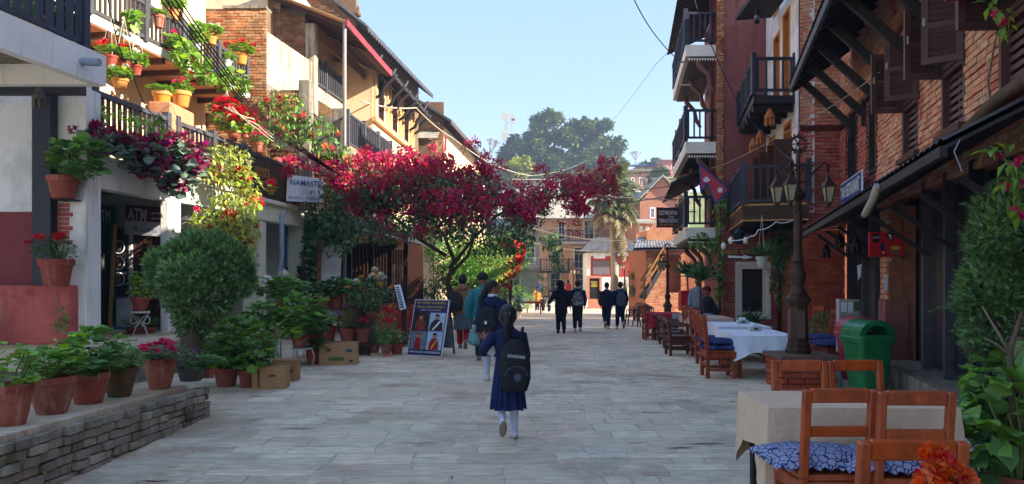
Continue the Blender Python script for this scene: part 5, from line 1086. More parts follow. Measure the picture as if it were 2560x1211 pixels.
potpx('pink busy lizzie in terracotta pot near the end of the wall', 400, 971, 74, 76, 858, 160, z=.39, style='herbd', shape='bowl', fl=(('fl_pink', 16, .045),), group=g1)
potpx('low purple flowered plant in grey trough at the wall end', 478, 952, 74, 34, 882, 150, z=.39, style='herbd', pot='grey_pot', fl=(('fl_violet', 9, .035),), group=g1)
potpx('trailing heart leaved plant spilling over the wall end', 520, 945, 40, 30, 890, 95, Y=8.1, style='gerb', group=g1)
bt = potpx('leafy plant in terracotta pot on a bracket of the white pillar', 158, 497, 76, 56, 352, 130, Y=10.72, style='lush', fl=(), dx=.2, rz=0)
bar('bracket', 'black_iron', bt, (0, -.05, -.015), (0, .24, -.015), .26, .02)
potpx('red geranium in terracotta pot standing on the red plinth', 141, 716, 82, 68, 585, 115, Y=10.55, style='herbd', fl=(('fl_red', 7, .075),))
potpx('small leafy plant on the white scroll stand by the shop door', 351, 776, 46, 34, 672, 90, Y=12.3, style='sparse')
potpx('dark plant in wide pot on the shop floor behind the scroll stand', 352, 848, 70, 30, 790, 120, Y=12.9, style='fine')
g2 = 'geranium pots along the cream house'
potpx('big pink geranium bush in terracotta pot behind the cardboard boxes', 566, 967, 64, 48, 792, 165, z=0, style='ger', fl=(('fl_pink', 3, .07),), group=g2)
potpx('broad geranium in small terracotta pot beside the cardboard boxes', 619, 970, 48, 44, 800, 150, z=0, style='ger', group=g2)
potpx('white geranium in the topmost pot of the wire stand', 706, 782, 34, 38, 690, 130, Y=12.6, style='ger', fl=(('fl_white', 5, .085),), group=g2)
potpx('geranium in narrow pot on the left tier of the wire stand', 699, 846, 27, 33, 778, 75, Y=12.4, style='ger', group=g2)
potpx('tall leafy geranium filling the right tier of the wire stand', 750, 870, 42, 30, 735, 140, Y=12.2, style='ger', group=g2)
potpx('dark geranium in pot behind the right tier of the stand', 787, 864, 40, 30, 770, 100, Y=12.8, style='gerd', group=g2)
potpx('low leafy plant in terracotta pot on the ground by the large carton', 785, 911, 40, 42, 846, 85, z=0, style='lush', shape='belly', group=g2)
potpx('geranium in pot half hidden at the left of the wire stand', 660, 860, 44, 34, 760, 120, Y=12.9, style='ger', group=g2)
for lab, px, pyb, w, h, top, pw, Y, st, fl in (
    ('viola in terracotta pot at the left end of the bench', 822, 856, 38, 40, 775, 70, 14.0, 'fine', (('fl_violet', 4, .05),)),
    ('dark foliage in bowl shaped pot in the middle of the bench', 869, 857, 42, 37, 770, 75, 13.9, 'fine', (('fl_violet', 4, .05),)),
    ('pink flowered plant in bowl shaped pot at the right end of the bench', 908, 857, 40, 37, 800, 66, 13.9, 'herbd', (('fl_pink', 4, .06),)),
    ('dark leafed geranium in the left pot of the top shelf', 816, 770, 24, 30, 700, 70, 14.8, 'gerd', ()),
    ('geranium in the middle pot of the top shelf', 844, 770, 30, 31, 690, 75, 14.8, 'gerd', ()),
    ('leafy geranium in the right pot of the top shelf', 874, 772, 28, 30, 700, 75, 14.8, 'ger', ()),
    ('crimson viola in small pot behind the bench pots', 900, 820, 26, 28, 762, 60, 14.4, 'fine', (('fl_crimson', 4, .05),)),
    ('large chrysanthemum with yellow blooms in a terracotta pot', 930, 813, 36, 34, 680, 125, 14.3, 'herbd', (('fl_yellow', 7, .07), ('fl_white', 6, .075))),
    ('dark rose bush in pot beneath the chrysanthemum', 905, 805, 30, 28, 725, 80, 14.5, 'herbd', (('fl_red', 2, .09),))):
    potpx(lab, px, pyb, w, h, top, pw, Y=Y, style=st, fl=fl, shape='bowl' if 'bowl' in lab else 'taper', group='flower pots on the bench')
g3 = 'small pots in front of the bench'
potpx('succulent in small terracotta pot on a loose brick', 936, 884, 30, 24, 830, 46, z=.03, style='herb', group=g3)
potpx('red flowered plant in small terracotta pot on a loose brick', 966, 886, 32, 26, 775, 66, z=.03, style='herb', fl=(('fl_red', 3, .085), ('fl_yellow', 1, .07)), group=g3)
potpx('bushy green plant in terracotta pot beside the picture board', 992, 887, 34, 30, 825, 60, z=0, style='herb', group=g3)
for px, py in ((936, 891), (966, 893)): q = G(px, py); b = MB(); b.box(q + V3((0, .1, .02)), (.2, .12, .06), rz=.2); tag(b.build('loose_brick', 'brick', bevel=.006), 'loose brick under the %s small flower pot' % ('left' if px < 950 else 'middle'), 'brick', 'loose bricks')
# flowers on the balconies
g4 = 'pots on the upper balcony rail'
for lab, px, pyb, w, h, top, pw, dY, st, fl, pm in (
    ('red pot tied to the upper rail near the thick cable', 397, 70, 30, 32, 30, 45, -.1, 'gerb', (), 'terracotta'),
    ('tan pot with orange flowers high on the upper rail', 434, 50, 28, 28, -10, 60, -.1, 'gerb', (('fl_orange', 3, .09),), 'tan_pot'),
    ('grey pot with trailing leaves on the upper rail', 491, 128, 24, 24, 55, 60, -.1, 'gerb', (), 'white_pot'),
    ('tan pot with pale pink geranium on the upper rail', 527, 112, 34, 30, 66, 62, -.1, 'gerb', (('fl_white', 5, .08),), 'tan_pot'),
    ('white pot on the upper rail beside the brick wall', 567, 176, 26, 26, 128, 44, -.12, 'gerb', (), 'white_pot'),
    ('orange pot with red flowers at the end of the upper rail', 602, 162, 36, 30, 108, 62, -.05, 'gerb', (('fl_red', 3, .1), ('fl_orange', 2, .08)), 'tan_pot')):
    potpx(lab, px, pyb, w, h, top, pw, Y=YL2(px) + dY, style=st, fl=fl, pot=pm, group=g4)
g5 = 'hanging pots under the upper balcony'
def hang(t, zt, rr=.16):
    for a in (0, 2.1, 4.2):
        b = MB(); b.tube([(rr * math.cos(a), rr * math.sin(a), .15), (0, 0, zt)], .006, 4, cap=False); b.build('cord', 'pale_cable', t)
for lab, px, pyb, w, h, top, pw, st, fl, pm in (
    ('terracotta hanging pot, leftmost under the upper balcony', 277, 165, 34, 26, 115, 66, 'gerb', (('fl_red', 2, .09),), 'terracotta'),
    ('terracotta hanging pot with red bloom, second from the left', 310, 178, 32, 26, 125, 66, 'gerb', (('fl_red', 2, .09),), 'terracotta'),
    ('terracotta hanging pot, third from the left', 340, 188, 30, 26, 130, 66, 'gerb', (('fl_white', 2, .07),), 'terracotta'),
    ('white hanging basket with red flowers near the bundle of cables', 567, 306, 40, 28, 255, 80, 'gerb', (('fl_red', 6, .11), ('fl_pink', 3, .08)), 'white_pot')):
    t = potpx(lab, px, pyb, w, h, top, pw, Y=YL1(px) + .9 if px < 500 else YL1(px) + .4, style=st, fl=fl, pot=pm, group=g5); hang(t, .95 if px < 500 else .7)
g6 = 'pots behind the lower balcony rail'
for lab, px, pyb, w, h, top, pw, st, fl, pm in (
    ('tan pot on the ledge, left of two', 405, 268, 46, 38, 210, 60, 'gerb', (), 'tan_pot'),
    ('tan pot with pink blooms on the ledge, right of two', 453, 268, 48, 38, 202, 55, 'gerb', (('fl_pink', 5, .06),), 'tan_pot'),
    ('terracotta pot with white flowers at the left of the lower rail', 300, 225, 40, 28, 170, 75, 'gerb', (('fl_white', 3, .06),), 'tan_pot'),
    ('terracotta pot on the lower rail under the red flowers', 582, 352, 30, 26, 268, 95, 'gerb', (('fl_red', 14, .12), ('fl_pink', 4, .09)), 'terracotta'),
    ('terracotta pot with pink bloom on the dark rail', 646, 382, 24, 26, 330, 45, 'herb', (('fl_pink', 3, .1),), 'terracotta'),
    ('pot with red blooms between the rail and the vine', 612, 345, 26, 26, 280, 70, 'gerb', (('fl_red', 10, .12),), 'terracotta')):
    potpx(lab, px, pyb, w, h, top, pw, Y=YL1(px) + (.35 if px < 500 else .05), style=st, fl=fl, pot=pm, group=g6)
q = P(430, 268, YL1(430) + .35); b = MB(); b.box(q - V3((0, 0, .35)), (.4, 1.0, .68)); tag(b.build('ledge_block', 'orange_wall', bevel=.02), 'low plastered ledge under the two tan pots', 'ledge')
# upper rail trailing greenery
def cloud(ells, n, Y, dep, seed, slope=0.0):
    g = np.random.default_rng(seed); tot = sum(e[2] * e[3] for e in ells); out = []
    for e in ells:
        k = int(n * e[2] * e[3] / tot) + 1; a = g.random(k) * 2 * pi; r = g.random(k) ** .5; px, py = e[0] + r * np.cos(a) * e[2], e[1] + r * np.sin(a) * e[3]
        yy = (e[4] if len(e) > 4 else Y) + g.normal(0, dep, k); out.append(np.stack([(px - CX) * yy / F, yy, EYE - (py - HY) * yy / F], 1))
    return np.concatenate(out)
def vine(label, name, ells, n, Y, dep, size, mat, templ='lance', seed=1, fl=(), cat='vine', stem=None, down=.5):
    p0 = P(ells[0][0], ells[0][1] + ells[0][3], Y); t = thing(name, label, cat, tuple(p0)); g = np.random.default_rng(seed); pts = cloud(ells, n, Y, dep, seed)
    d = g.normal(size=(len(pts), 3)); d[:, 2] -= down; me = leaves('foliage', pts - np.array(p0), d, size * g.uniform(.6, 1.3, len(pts)), templ, (mat,), seed=seed); stuff(link('foliage', me, t))
    for m, k, sz, tp in fl:
        pts = cloud(ells, k, Y - dep * .8, dep * .5, seed + 9)
        for i, q in enumerate(pts):
            o = link('flower', cached(('head', m, i % 3), lambda: head_mesh(m, i % 3)), t); o.location = V3(q) - p0; o.scale = (sz,) * 2 + (sz * tp,); o.rotation_euler = (g.uniform(-2, 2), g.uniform(-.8, .8), g.uniform(0, 6))
    if stem:
        b = MB(); b.tube([P(x, y, yy) for x, y, yy in stem[0]], stem[1], 6); b.build('stem', stem[2] if len(stem) > 2 else 'bark', t, smooth=True)
    return t
vine('trailing green plants hanging along the upper balcony rail', 'trailing_plant', [(440, 110, 22, 30, 14.9), (470, 150, 25, 40, 15.4), (515, 180, 20, 30, 16), (560, 200, 30, 22, 17), (600, 210, 25, 25, 17.8), (330, 45, 18, 20, 13.6)], 420, 16, .12, .16, 'leaf_bright', 'round', 61, (('fl_pink', 6, .07, 1),))
vine('grey leaved begonia with crimson blooms draped over the white porch beam', 'draped_begonia', [(235, 345, 40, 28, 11.1), (300, 360, 50, 22, 11.6), (360, 390, 50, 45, 12.1), (430, 400, 60, 55, 12.6), (445, 450, 45, 35, 12.7), (490, 400, 30, 40, 13)], 700, 12.4, .12, .15, 'leaf_grey', 'round', 62, (('fl_crimson', 150, .12, 1.7),), down=.9)
vine('young green vine threaded through the lower rail', 'rail_vine', [(270, 275, 35, 14, 11.4), (330, 300, 35, 14, 11.8), (390, 310, 25, 30, 12.2)], 90, 11.8, .06, .16, 'leaf_bright', 'lance', 63, down=1.2)
vine('yellow green flowering vine hanging from balcony to bush', 'flowering_vine', [(560, 410, 70, 50, 14.4), (590, 470, 60, 60, 14.5), (570, 540, 50, 60, 14.2), (600, 600, 30, 40, 14.4), (630, 560, 18, 90, 14.6), (500, 560, 25, 40, 14.1)], 1900, 14.4, .25, .14, 'leaf_yellow', 'lance', 64, (('fl_red', 10, .1, 1), ('fl_pink', 6, .08, 1), ('fl_white', 16, .06, 1)), stem=([(560, 640, 14.4), (570, 540, 14.4), (540, 430, 14.5)], [.03, .025, .015]))
vine('red geranium clusters hanging below the vine', 'hanging_geranium', [(600, 300, 30, 28, 15.2), (640, 310, 12, 12, 15.4), (678, 470, 14, 12, 15.6), (640, 508, 12, 9, 15.2), (600, 440, 20, 16, 14.3)], 120, 15, .15, .12, 'leaf_bright', 'round', 65, (('fl_red', 34, .13, .9),))
vine('purple leaved shrub behind the left balcony rail', 'purple_shrub', [(165, 45, 38, 60, 9.9), (100, 10, 40, 30, 9.7)], 420, 9.8, .15, .13, 'leaf_purple', 'lance', 66, cat='shrub')
vine('potted greenery behind the near left rail', 'rail_shrub', [(40, 10, 45, 22, 9.3)], 120, 9.3, .12, .12, 'leaf', 'lance', 67, cat='shrub')
vine('wild vine climbing the old brick house', 'wall_vine', [(700, 260, 60, 30, 18.6), (740, 320, 60, 40, 18.9), (800, 340, 45, 50, 19.3), (690, 330, 50, 30, 18.5), (850, 400, 40, 40, 20)], 900, 19, .2, .17, 'leaf', 'lance', 68, (('fl_orange', 9, .09, 1), ('fl_pink', 6, .12, 1)), stem=([(800, 420, 19.3), (780, 330, 19.2), (700, 240, 18.6)], [.03, .025, .01]))
vine('thick leafed creeper climbing the white notice panel pillar', 'pillar_creeper', [(775, 620, 14, 70, 19.4), (760, 690, 14, 30, 19.4), (800, 560, 35, 30, 19.6)], 260, 19.4, .12, .18, 'leaf_dark', 'round', 69, stem=([(768, 740, 19.4), (757, 690, 19.4), (762, 630, 19.4), (785, 590, 19.5), (800, 540, 19.6)], [.08, .07, .06, .05, .04]))
vine('small wild plant growing out of the red plinth', 'wall_weed', [(158, 790, 10, 28, 10.6), (150, 815, 22, 10, 10.6)], 70, 10.6, .03, .07, 'leaf', 'lance', 70, cat='weed')
vine('moss and weeds along the foot of the planter wall', 'wall_moss', [(60, 1170, 50, 20, 5.15), (190, 1130, 40, 14, 5.9), (270, 1095, 40, 12, 6.3), (380, 1065, 30, 10, 7.0), (375, 1030, 14, 14, 6.9)], 260, 6, .05, .04, 'leaf', 'lance', 71, cat='weed')
# round juniper bush
def juniper(label, px, pyb, Y, ells, n, size, seed, trunk, inner=True):
    base = P(px, pyb, Y); t = thing('juniper_bush', label, 'bush', tuple(base)); g = np.random.default_rng(seed)
    pts = []; dd = []
    for (ex, ey, rx, ry) in ells:
        c = P(ex, ey, Y); s = Y / F; k = int(n * rx * ry / sum(e[2] * e[3] for e in ells)); p, d = blob(k, c, (rx * s, rx * s * .9, ry * s), seed + int(ex), .5, 22, .3); pts.append(p); dd.append(d)
    pts = np.concatenate(pts); dd = np.concatenate(dd) + g.normal(0, .45, pts.shape); dd[:, 2] += .35
    stuff(link('foliage', leaves('foliage', pts - np.array(base), dd, size * g.uniform(.6, 1.4, len(pts)), 'tuft', ('juniper',), seed=seed, roll=2), t))
    k = 260; i_ = g.integers(0, len(pts), k); sh = np.repeat(pts[i_], 9, 0) + np.repeat(dd[i_] / np.linalg.norm(dd[i_], axis=1, keepdims=True), 9, 0) * (np.tile(np.linspace(0, .14, 9), k) * np.repeat(g.uniform(.4, 1.3, k), 9))[:, None]
    stuff(link('shoots', leaves('shoots', sh - np.array(base), np.repeat(dd[i_], 9, 0) + g.normal(0, .6, sh.shape), size * .8, 'tuft', ('leaf_bright' if seed == 0 else 'juniper',), seed=seed + 1, roll=2), t))
    low = pts[pts[:, 2] < np.quantile(pts[:, 2], .3)][::6]; stuff(link('dry_twigs', leaves('dry_twigs', low - np.array(base), g.normal(size=low.shape), size * 1.6, 'blade', ('dead_twig',), seed=seed + 2, roll=2), t))
    for k, (a, c) in enumerate(trunk): b = MB(); b.tube([P(x, y, Y) + V3((0, .05 * (k % 3 - 1), 0)) for x, y in a], c, 7); b.build('trunk' if k == 0 else 'branch', 'bark', t, smooth=True)
    return t
R_ = random.Random(3)
juniper('round clipped juniper bush on a short trunk at the planter end', 482, 885, 8.9, [(500, 695, 100, 64), (500, 745, 80, 56), (485, 800, 40, 46), (480, 850, 20, 34)] + [(500 + 108 * math.cos(a) * q, 690 + 72 * math.sin(a) * q - 10, 30 * k, 26 * k) for a, q, k in ((R_.uniform(2.4, 7.0), R_.uniform(.75, 1.0), R_.uniform(.7, 1.25)) for _ in range(24))], 21000, .085, 81, [([(482, 900), (485, 840), (490, 780), (495, 720)], [.11, .1, .08, .04]), ([(486, 840), (450, 780), (420, 720)], [.06, .05, .02]), ([(488, 830), (530, 770), (570, 700)], [.06, .05, .02]), ([(486, 820), (470, 740), (460, 670)], [.05, .04, .02])])
juniper('loose conifer shrub in front of the dark restaurant doors', 2490, 1010, 5.9, [(2510, 600, 75, 130), (2490, 740, 85, 110), (2530, 820, 80, 90), (2560, 560, 70, 120), (2470, 850, 50, 50)], 17000, .075, 82, [([(2505, 1080), (2515, 900), (2520, 700), (2515, 520)], [.05, .04, .03, .01])])
# right foreground plants
potted('broad leaved geranium in terracotta pot at the right foreground edge', P(2548, 1330, 4.3), .17, .34, .62, .75, style='lush', pot='terracotta', group='right foreground pots', name='potted_plant')
potted('spiky dark succulent in a pot behind the beige table', V3((PX(2462, 4.7), 4.7, 0)), .1, .22, .3, .34, style='fine', pot='grey_pot', group='right foreground pots')
vine('broad leaves of a potted geranium spreading over the right edge', 'geranium_bush', [(2470, 960, 60, 40, 4.9), (2500, 1060, 60, 60, 4.6), (2440, 1020, 35, 30, 4.7), (2550, 1000, 40, 120, 4.7)], 150, 4.7, .15, .13, 'leaf', 'round', 83, cat='plant', down=.1)
vine('bare forked shrub with knotty stem at the right edge', 'bare_shrub', [(2520, 1120, 16, 16)], 14, 4.2, .05, .04, 'leaf_dark', 'lance', 84, cat='shrub', stem=([(2536, 1130, 4.3), (2532, 1000, 4.3), (2524, 880, 4.3), (2540, 830, 4.3), (2556, 780, 4.3)], [.022, .02, .018, .014, .01]))
t = bpy.data.objects['bare_shrub']
for a in ([(2524, 885), (2500, 840), (2455, 765)], [(2526, 890), (2490, 860), (2460, 845)], [(2536, 845), (2560, 850)], [(2528, 900), (2548, 870), (2560, 862)]): b = MB(); b.tube([P(x, y, 4.3) for x, y in a], [.012, .008, .004][:len(a)], 5); b.build('branch', 'dead_twig', t, smooth=True)
vine('begonia spray with pink blooms hanging into the top right', 'begonia_spray', [(2490, 375, 26, 20, 5.4), (2540, 400, 28, 30, 5.3), (2535, 470, 24, 40, 5.3), (2550, 530, 22, 30, 5.3), (2480, 20, 20, 20, 6.2), (2520, 60, 16, 40, 6.2)], 75, 5.3, .1, .12, 'leaf_bright', 'lance', 85, (('fl_pink', 7, .045, 1),), cat='plant', stem=([(2560, 560, 5.4), (2535, 440, 5.4), (2500, 380, 5.4), (2475, 365, 5.4)], [.01, .008, .006, .004], 'stem_green'))
vine('dry bare creeper on the brick wall at the upper right', 'dry_creeper', [(2480, 260, 25, 120, 7.2)], 260, 7.1, .06, .05, 'dead_twig', 'blade', 86, stem=([(2485, 330, 7.0), (2470, 200, 7.0), (2500, 40, 7.0)], [.012, .01, .006], 'dead_twig'))
vine('orange and red nasturtium flowers poking into the bottom edge', 'nasturtium', [(2362, 1205, 58, 32), (2340, 1150, 18, 16)], 46, 2.25, .04, .045, 'leaf_bright', 'lance', 87, (('fl_orange', 34, .04, 1), ('fl_red', 8, .04, 1), ('fl_yellow', 4, .03, 1)), cat='flower')
# right side greenery
g7 = 'plants by the white window'
potted('white hanging pot with spider plant under the timber balcony', P(1905, 668, 15.6), .13, .22, .5, .42, style='spike', pot='white_pot', name='hanging_pot', group=g7)
hang(bpy.data.objects['hanging_pot'], 1.1, .1)
def dracaena(label, px, Y, zc, w, k=3):
    t = potted(label, (PX(px, Y), Y, gz(Y)), .2, .34, w, w * .9, style='spike', group=g7, lift=(zc - gz(Y)) / .34)
    b = MB(); b.tube([(0, 0, .3), (.04, 0, (zc - gz(Y)) * .6), (0, 0, zc - gz(Y) + .08)], [.035, .03, .025], 7); b.build('stem', 'bark', t, world=False, smooth=True)
dracaena('tall dracaena in pot beside the far lamp post', 1752, 19, 1.35, .75); dracaena('dracaena clump by the seated people', 1718, 23, 1.5, .8); dracaena('spiky plant under the white framed window', 1880, 17.5, .35, .55)
potted('green shrub between the carved chairs by the red wall', V3((PX(2052, 13), 13, 0)), .2, .3, .5, .7, style='herbd', group=g7)
vine('leafy creeper hanging beside the white window', 'window_creeper', [(1945, 620, 30, 40, 16.8), (1945, 690, 18, 60, 17), (1960, 600, 30, 50, 17)], 330, 16.9, .15, .2, 'leaf_dark', 'lance', 88, stem=([(1950, 780, 17), (1945, 700, 17), (1950, 580, 17)], [.03, .03, .02]))
vine('creeper climbing the balcony corner post', 'corner_creeper', [(1800, 520, 16, 40, 19.2), (1798, 620, 10, 70, 19.2), (1800, 720, 12, 40, 19.2), (1760, 600, 40, 20, 19.5)], 320, 19.2, .1, .18, 'leaf', 'lance', 89, stem=([(1800, 790, 19.2), (1798, 640, 19.2), (1802, 500, 19.2)], [.03, .03, .02]))
vine('ivy hanging in front of the peach hotel', 'hanging_ivy', [(1388, 620, 18, 40, 34), (1395, 660, 12, 30, 34), (1370, 600, 20, 20, 34)], 330, 34, .3, .26, 'leaf_dark', 'lance', 90)
# ---- bougainvillea over the street
BG = thing('bougainvillea', 'huge crimson bougainvillea arching over the street', 'bougainvillea', (-3.0, 21.5, 0)); bo = V3(ORG[BG.name])
fe = [(755, 425, 55, 32, 19.5), (850, 440, 60, 45, 20), (930, 430, 80, 50, 20.5), (1020, 445, 90, 62, 21), (1100, 445, 80, 55, 21.5), (1180, 475, 75, 55, 22), (1000, 505, 140, 40, 20.5), (1130, 515, 110, 42, 21), (1240, 505, 70, 40, 22), (1310, 500, 55, 42, 22.5), (1220, 435, 40, 22, 23), (1400, 475, 45, 22, 22.5), (1455, 470, 50, 24, 22.5), (1515, 462, 36, 26, 22.5), (1370, 500, 50, 30, 22.4), (1300, 545, 30, 16, 22), (1440, 520, 50, 10, 22.5), (940, 590, 20, 5, 20), (1060, 575, 50, 6, 20.5)]
fpts = cloud(fe, 450, 21, .8, 91)
def bract_mesh(seed):
    g = np.random.default_rng(seed); n = 85; p, d = blob(n, (0, 0, 0), (.2, .2, .17), seed, .25, 5, .5); return leaves('bracts', p, d + g.normal(0, .5, (n, 3)), .095 * g.uniform(.7, 1.3, n), 'petal', ('bougainvillea',), seed=seed, roll=2)
far_b = []
for i, q in enumerate(fpts[rng.permutation(len(fpts))]):
    s = rng.uniform(.45, 1.35)
    if i < 295: o = stuff(link('flower_cluster', cached(('br', i % 6), lambda: bract_mesh(i % 6)), BG)); o.location = V3(q) - bo; o.scale = (s, s, s * .9); o.rotation_euler = tuple(rng.uniform(-1, 1, 3) * 3)
    else: far_b.append(np.asarray(q) + rng.normal(0, .085 * s, (int(60 * s), 3)))
pp = np.concatenate(far_b); stuff(link('scattered_bracts', leaves('scattered_bracts', pp - np.array(bo), rng.normal(size=pp.shape), .09, 'petal', ('bougainvillea',), seed=93, roll=2), BG))
sp = []; R_ = random.Random(8)
for k in range(46):                       # arching sprays that leave the mass
    e = fe[R_.randrange(len(fe))]; x, y, yy = e[0] + R_.uniform(-.7, .7) * e[2], e[1] + R_.uniform(-1, .2) * e[3], e[4]; dx, dy = R_.uniform(-70, 80), R_.uniform(-40, 70); pts = [P(x + dx * t, y + dy * t - 26 * math.sin(pi * t), yy - .8 * t) for t in np.linspace(0, 1, 7)]
    b = MB(); b.tube(pts, [.012] * 3 + [.007] * 4, 4); b.build('spray', 'stem_green', BG)
    for q in pts[2:]: sp += [tuple(q + V3((R_.gauss(0, .06), R_.gauss(0, .06), R_.gauss(0, .06)))) for _ in range(22)]
pp = np.array(sp); stuff(link('spray_bracts', leaves('spray_bracts', pp - np.array(bo), rng.normal(size=pp.shape), .08, 'petal', ('bougainvillea',), seed=97, roll=2), BG))
le = [(810, 520, 50, 60, 20), (840, 580, 60, 60, 20), (900, 470, 80, 60, 20.6), (1010, 500, 130, 80, 21.2), (1110, 565, 130, 35, 20.8), (1230, 585, 110, 55, 21.5), (1270, 605, 70, 32, 22), (960, 575, 110, 35, 20.3), (1320, 520, 60, 50, 22.6), (1400, 480, 60, 16, 22.6), (1480, 470, 60, 14, 22.6), (1000, 470, 140, 50, 20.8), (1150, 480, 100, 50, 21.4)]
lp = cloud(le, 15000, 21.3, .85, 94); g = np.random.default_rng(95); d = g.normal(size=lp.shape); d[:, 2] -= .4
stuff(link('foliage', leaves('foliage', lp - np.array(bo), d, .12 * g.uniform(.6, 1.4, len(lp)), 'lance', ('leaf_dark',), seed=96), BG))
for pts, r in (([(1125, 770, 22), (1120, 700, 22), (1135, 650, 22), (1110, 590, 21.8), (1060, 520, 21.5)], [.075, .065, .06, .05, .03]), ([(1135, 660, 22), (1180, 600, 22), (1240, 540, 22.2), (1330, 500, 22.4), (1540, 475, 22.5)], [.06, .05, .05, .03, .015]), ([(1122, 690, 22), (1170, 640, 22.2), (1190, 580, 22.2)], [.06, .05, .03]), ([(1115, 640, 21.9), (1050, 600, 21.5), (960, 520, 21), (850, 450, 20.3), (740, 420, 19.5)], [.06, .05, .05, .03, .015])):
    b = MB(); b.tube([P(*q) for q in pts], r, 7); b.build('branch', 'bark', BG, smooth=True)
# ---- trees further down on the left
def tree(name, label, base, trunk, crowns, n, size, mat, templ='lance', seed=1, cat='tree', limbs=6, group=None, hol=.35, lump=.4):
    base = V3(base); t = lthing(name, label, cat, tuple(base), 0, group); g = np.random.default_rng(seed); R = random.Random(seed); P_, D_ = [], []
    tot = sum(c[3] * c[5] for c in crowns)
    for c in crowns:
        p, d = blob(max(20, int(n * c[3] * c[5] / tot)), c[:3], c[3:6], seed + len(P_), hol, 12, lump); P_.append(p); D_.append(d)
    p, d = np.concatenate(P_), np.concatenate(D_); d = d + g.normal(0, .7, d.shape); d[:, 2] -= .2
    stuff(link('crown', leaves('crown', p, d, size * g.uniform(.6, 1.4, len(p)), templ, (mat,), seed=seed), t))
    h, r = trunk; b = MB(); b.tube([(0, 0, -.2), (R.uniform(-.05, .05) * h, 0, h * .5), (R.uniform(-.06, .06) * h, 0, h)], [r, r * .8, r * .6], 8); b.build('trunk', 'bark', t, smooth=True)
    for c in crowns[:limbs]: 
        b = MB(); m = V3(c[:3]); b.tube([(0, 0, h * .75), tuple(m * .5 + V3((0, 0, h * .45))), tuple(m)], [r * .5, r * .35, r * .12], 6); b.build('limb', 'bark', t, smooth=True)
    return t
tree('street_tree', 'sunlit yellow green street tree left of the walkers', G(1180, 812) - V3((0, 0, 0)), (1.2, .08), [(-.6, 0, 2.2, .9, .8, 1.0), (.5, .5, 2.6, 1.0, .9, .9), (.2, -.3, 1.6, .9, .8, .6)], 2600, .16, 'leaf', seed=101)
tree('street_tree', 'dark bushy tree beside the restaurant porch end', G(1140, 805), (1.5, .1), [(0, 0, 2.2, .9, .8, .9), (.7, .8, 2.7, .8, .8, .7)], 1900, .16, 'leaf_dark', seed=102)
tree('street_tree', 'slender street tree behind the teal jacket', G(1235, 797), (1.5, .07), [(0, 0, 2.6, 1.1, 1, 1.0), (-.5, .4, 1.8, .7, .7, .6)], 1900, .17, 'leaf', seed=103)
for k, (lab, px, py, cr, m) in enumerate((('sunlit yellow tree between the porch end and the walkers', 1190, 34, [(0, 0, 1.9, 1.1, .9, 1.2), (.5, .3, 2.7, .9, .8, .9)], 'leaf'), ('green tree over the head of the brown hoodie', 1160, 30, [(0, 0, 1.6, 1.0, .8, 1.2), (-.4, .3, 2.6, 1.0, .8, 1.0)], 'leaf'), ('pale green tree left of the red bougainvillea', 1205, 32, [(0, 0, 1.5, 1.0, .8, 1.2), (.3, .3, 2.7, 1.1, .8, 1.1)], 'leaf_yellow'), ('deep green tree behind the far bougainvillea', 1262, 36, [(0, 0, 1.8, 1.3, .9, 1.5), (.3, .3, 3.3, 1.2, .8, 1.1)], 'leaf'), ('tall dark tree behind the porch end', 1085, 35, [(0, 0, 2.2, 1.5, 1, 1.8), (.3, .3, 4.0, 1.4, .8, 1.1)], 'leaf_dark'))):
    tree('street_tree', lab, (PX(px, py), py, gz(py)), (1.3, .07), cr, 3000, .17, m, seed=121 + k)
tree('hedge_shrub', 'rounded green hedge shrub beside the small child', G(1290, 786), (.4, .07), [(0, 0, 1.0, 1.3, .9, .8)], 1700, .13, 'leaf', 'tuft', 104, cat='shrub', limbs=1)
tree('hedge_shrub', 'small yellow green shrub at the end of the hedge', G(1318, 782), (.3, .05), [(0, 0, .8, .5, .5, .6)], 600, .12, 'leaf_bright', 'tuft', 105, cat='shrub', limbs=1)
vine('sunlit pink and orange bougainvillea further down the street', 'far_bougainvillea', [(1275, 650, 32, 40, 33), (1262, 690, 20, 30, 33), (1290, 620, 20, 20, 33)], 500, 33, .3, .16, 'leaf_bright', 'lance', 106, (('fl_red', 60, .22, 1), ('fl_orange', 30, .18, 1)), cat='bougainvillea', stem=([(1275, 770, 33), (1278, 690, 33), (1285, 640, 33)], [.08, .06, .03]))
tree('garden_shrub', 'dark shrub beside the pavilion', P(1588, 752, 44), (.5, .08), [(0, 0, 1.0, 1.0, .8, .8)], 900, .16, 'leaf_dark', seed=107, cat='shrub', limbs=1)
tree('garden_shrub', 'dark round shrub in front of the peach hotel', P(1350, 745, 58), (.4, .08), [(0, 0, 1.0, 1.2, .8, .8)], 900, .18, 'leaf_dark', seed=108, cat='shrub', limbs=1)
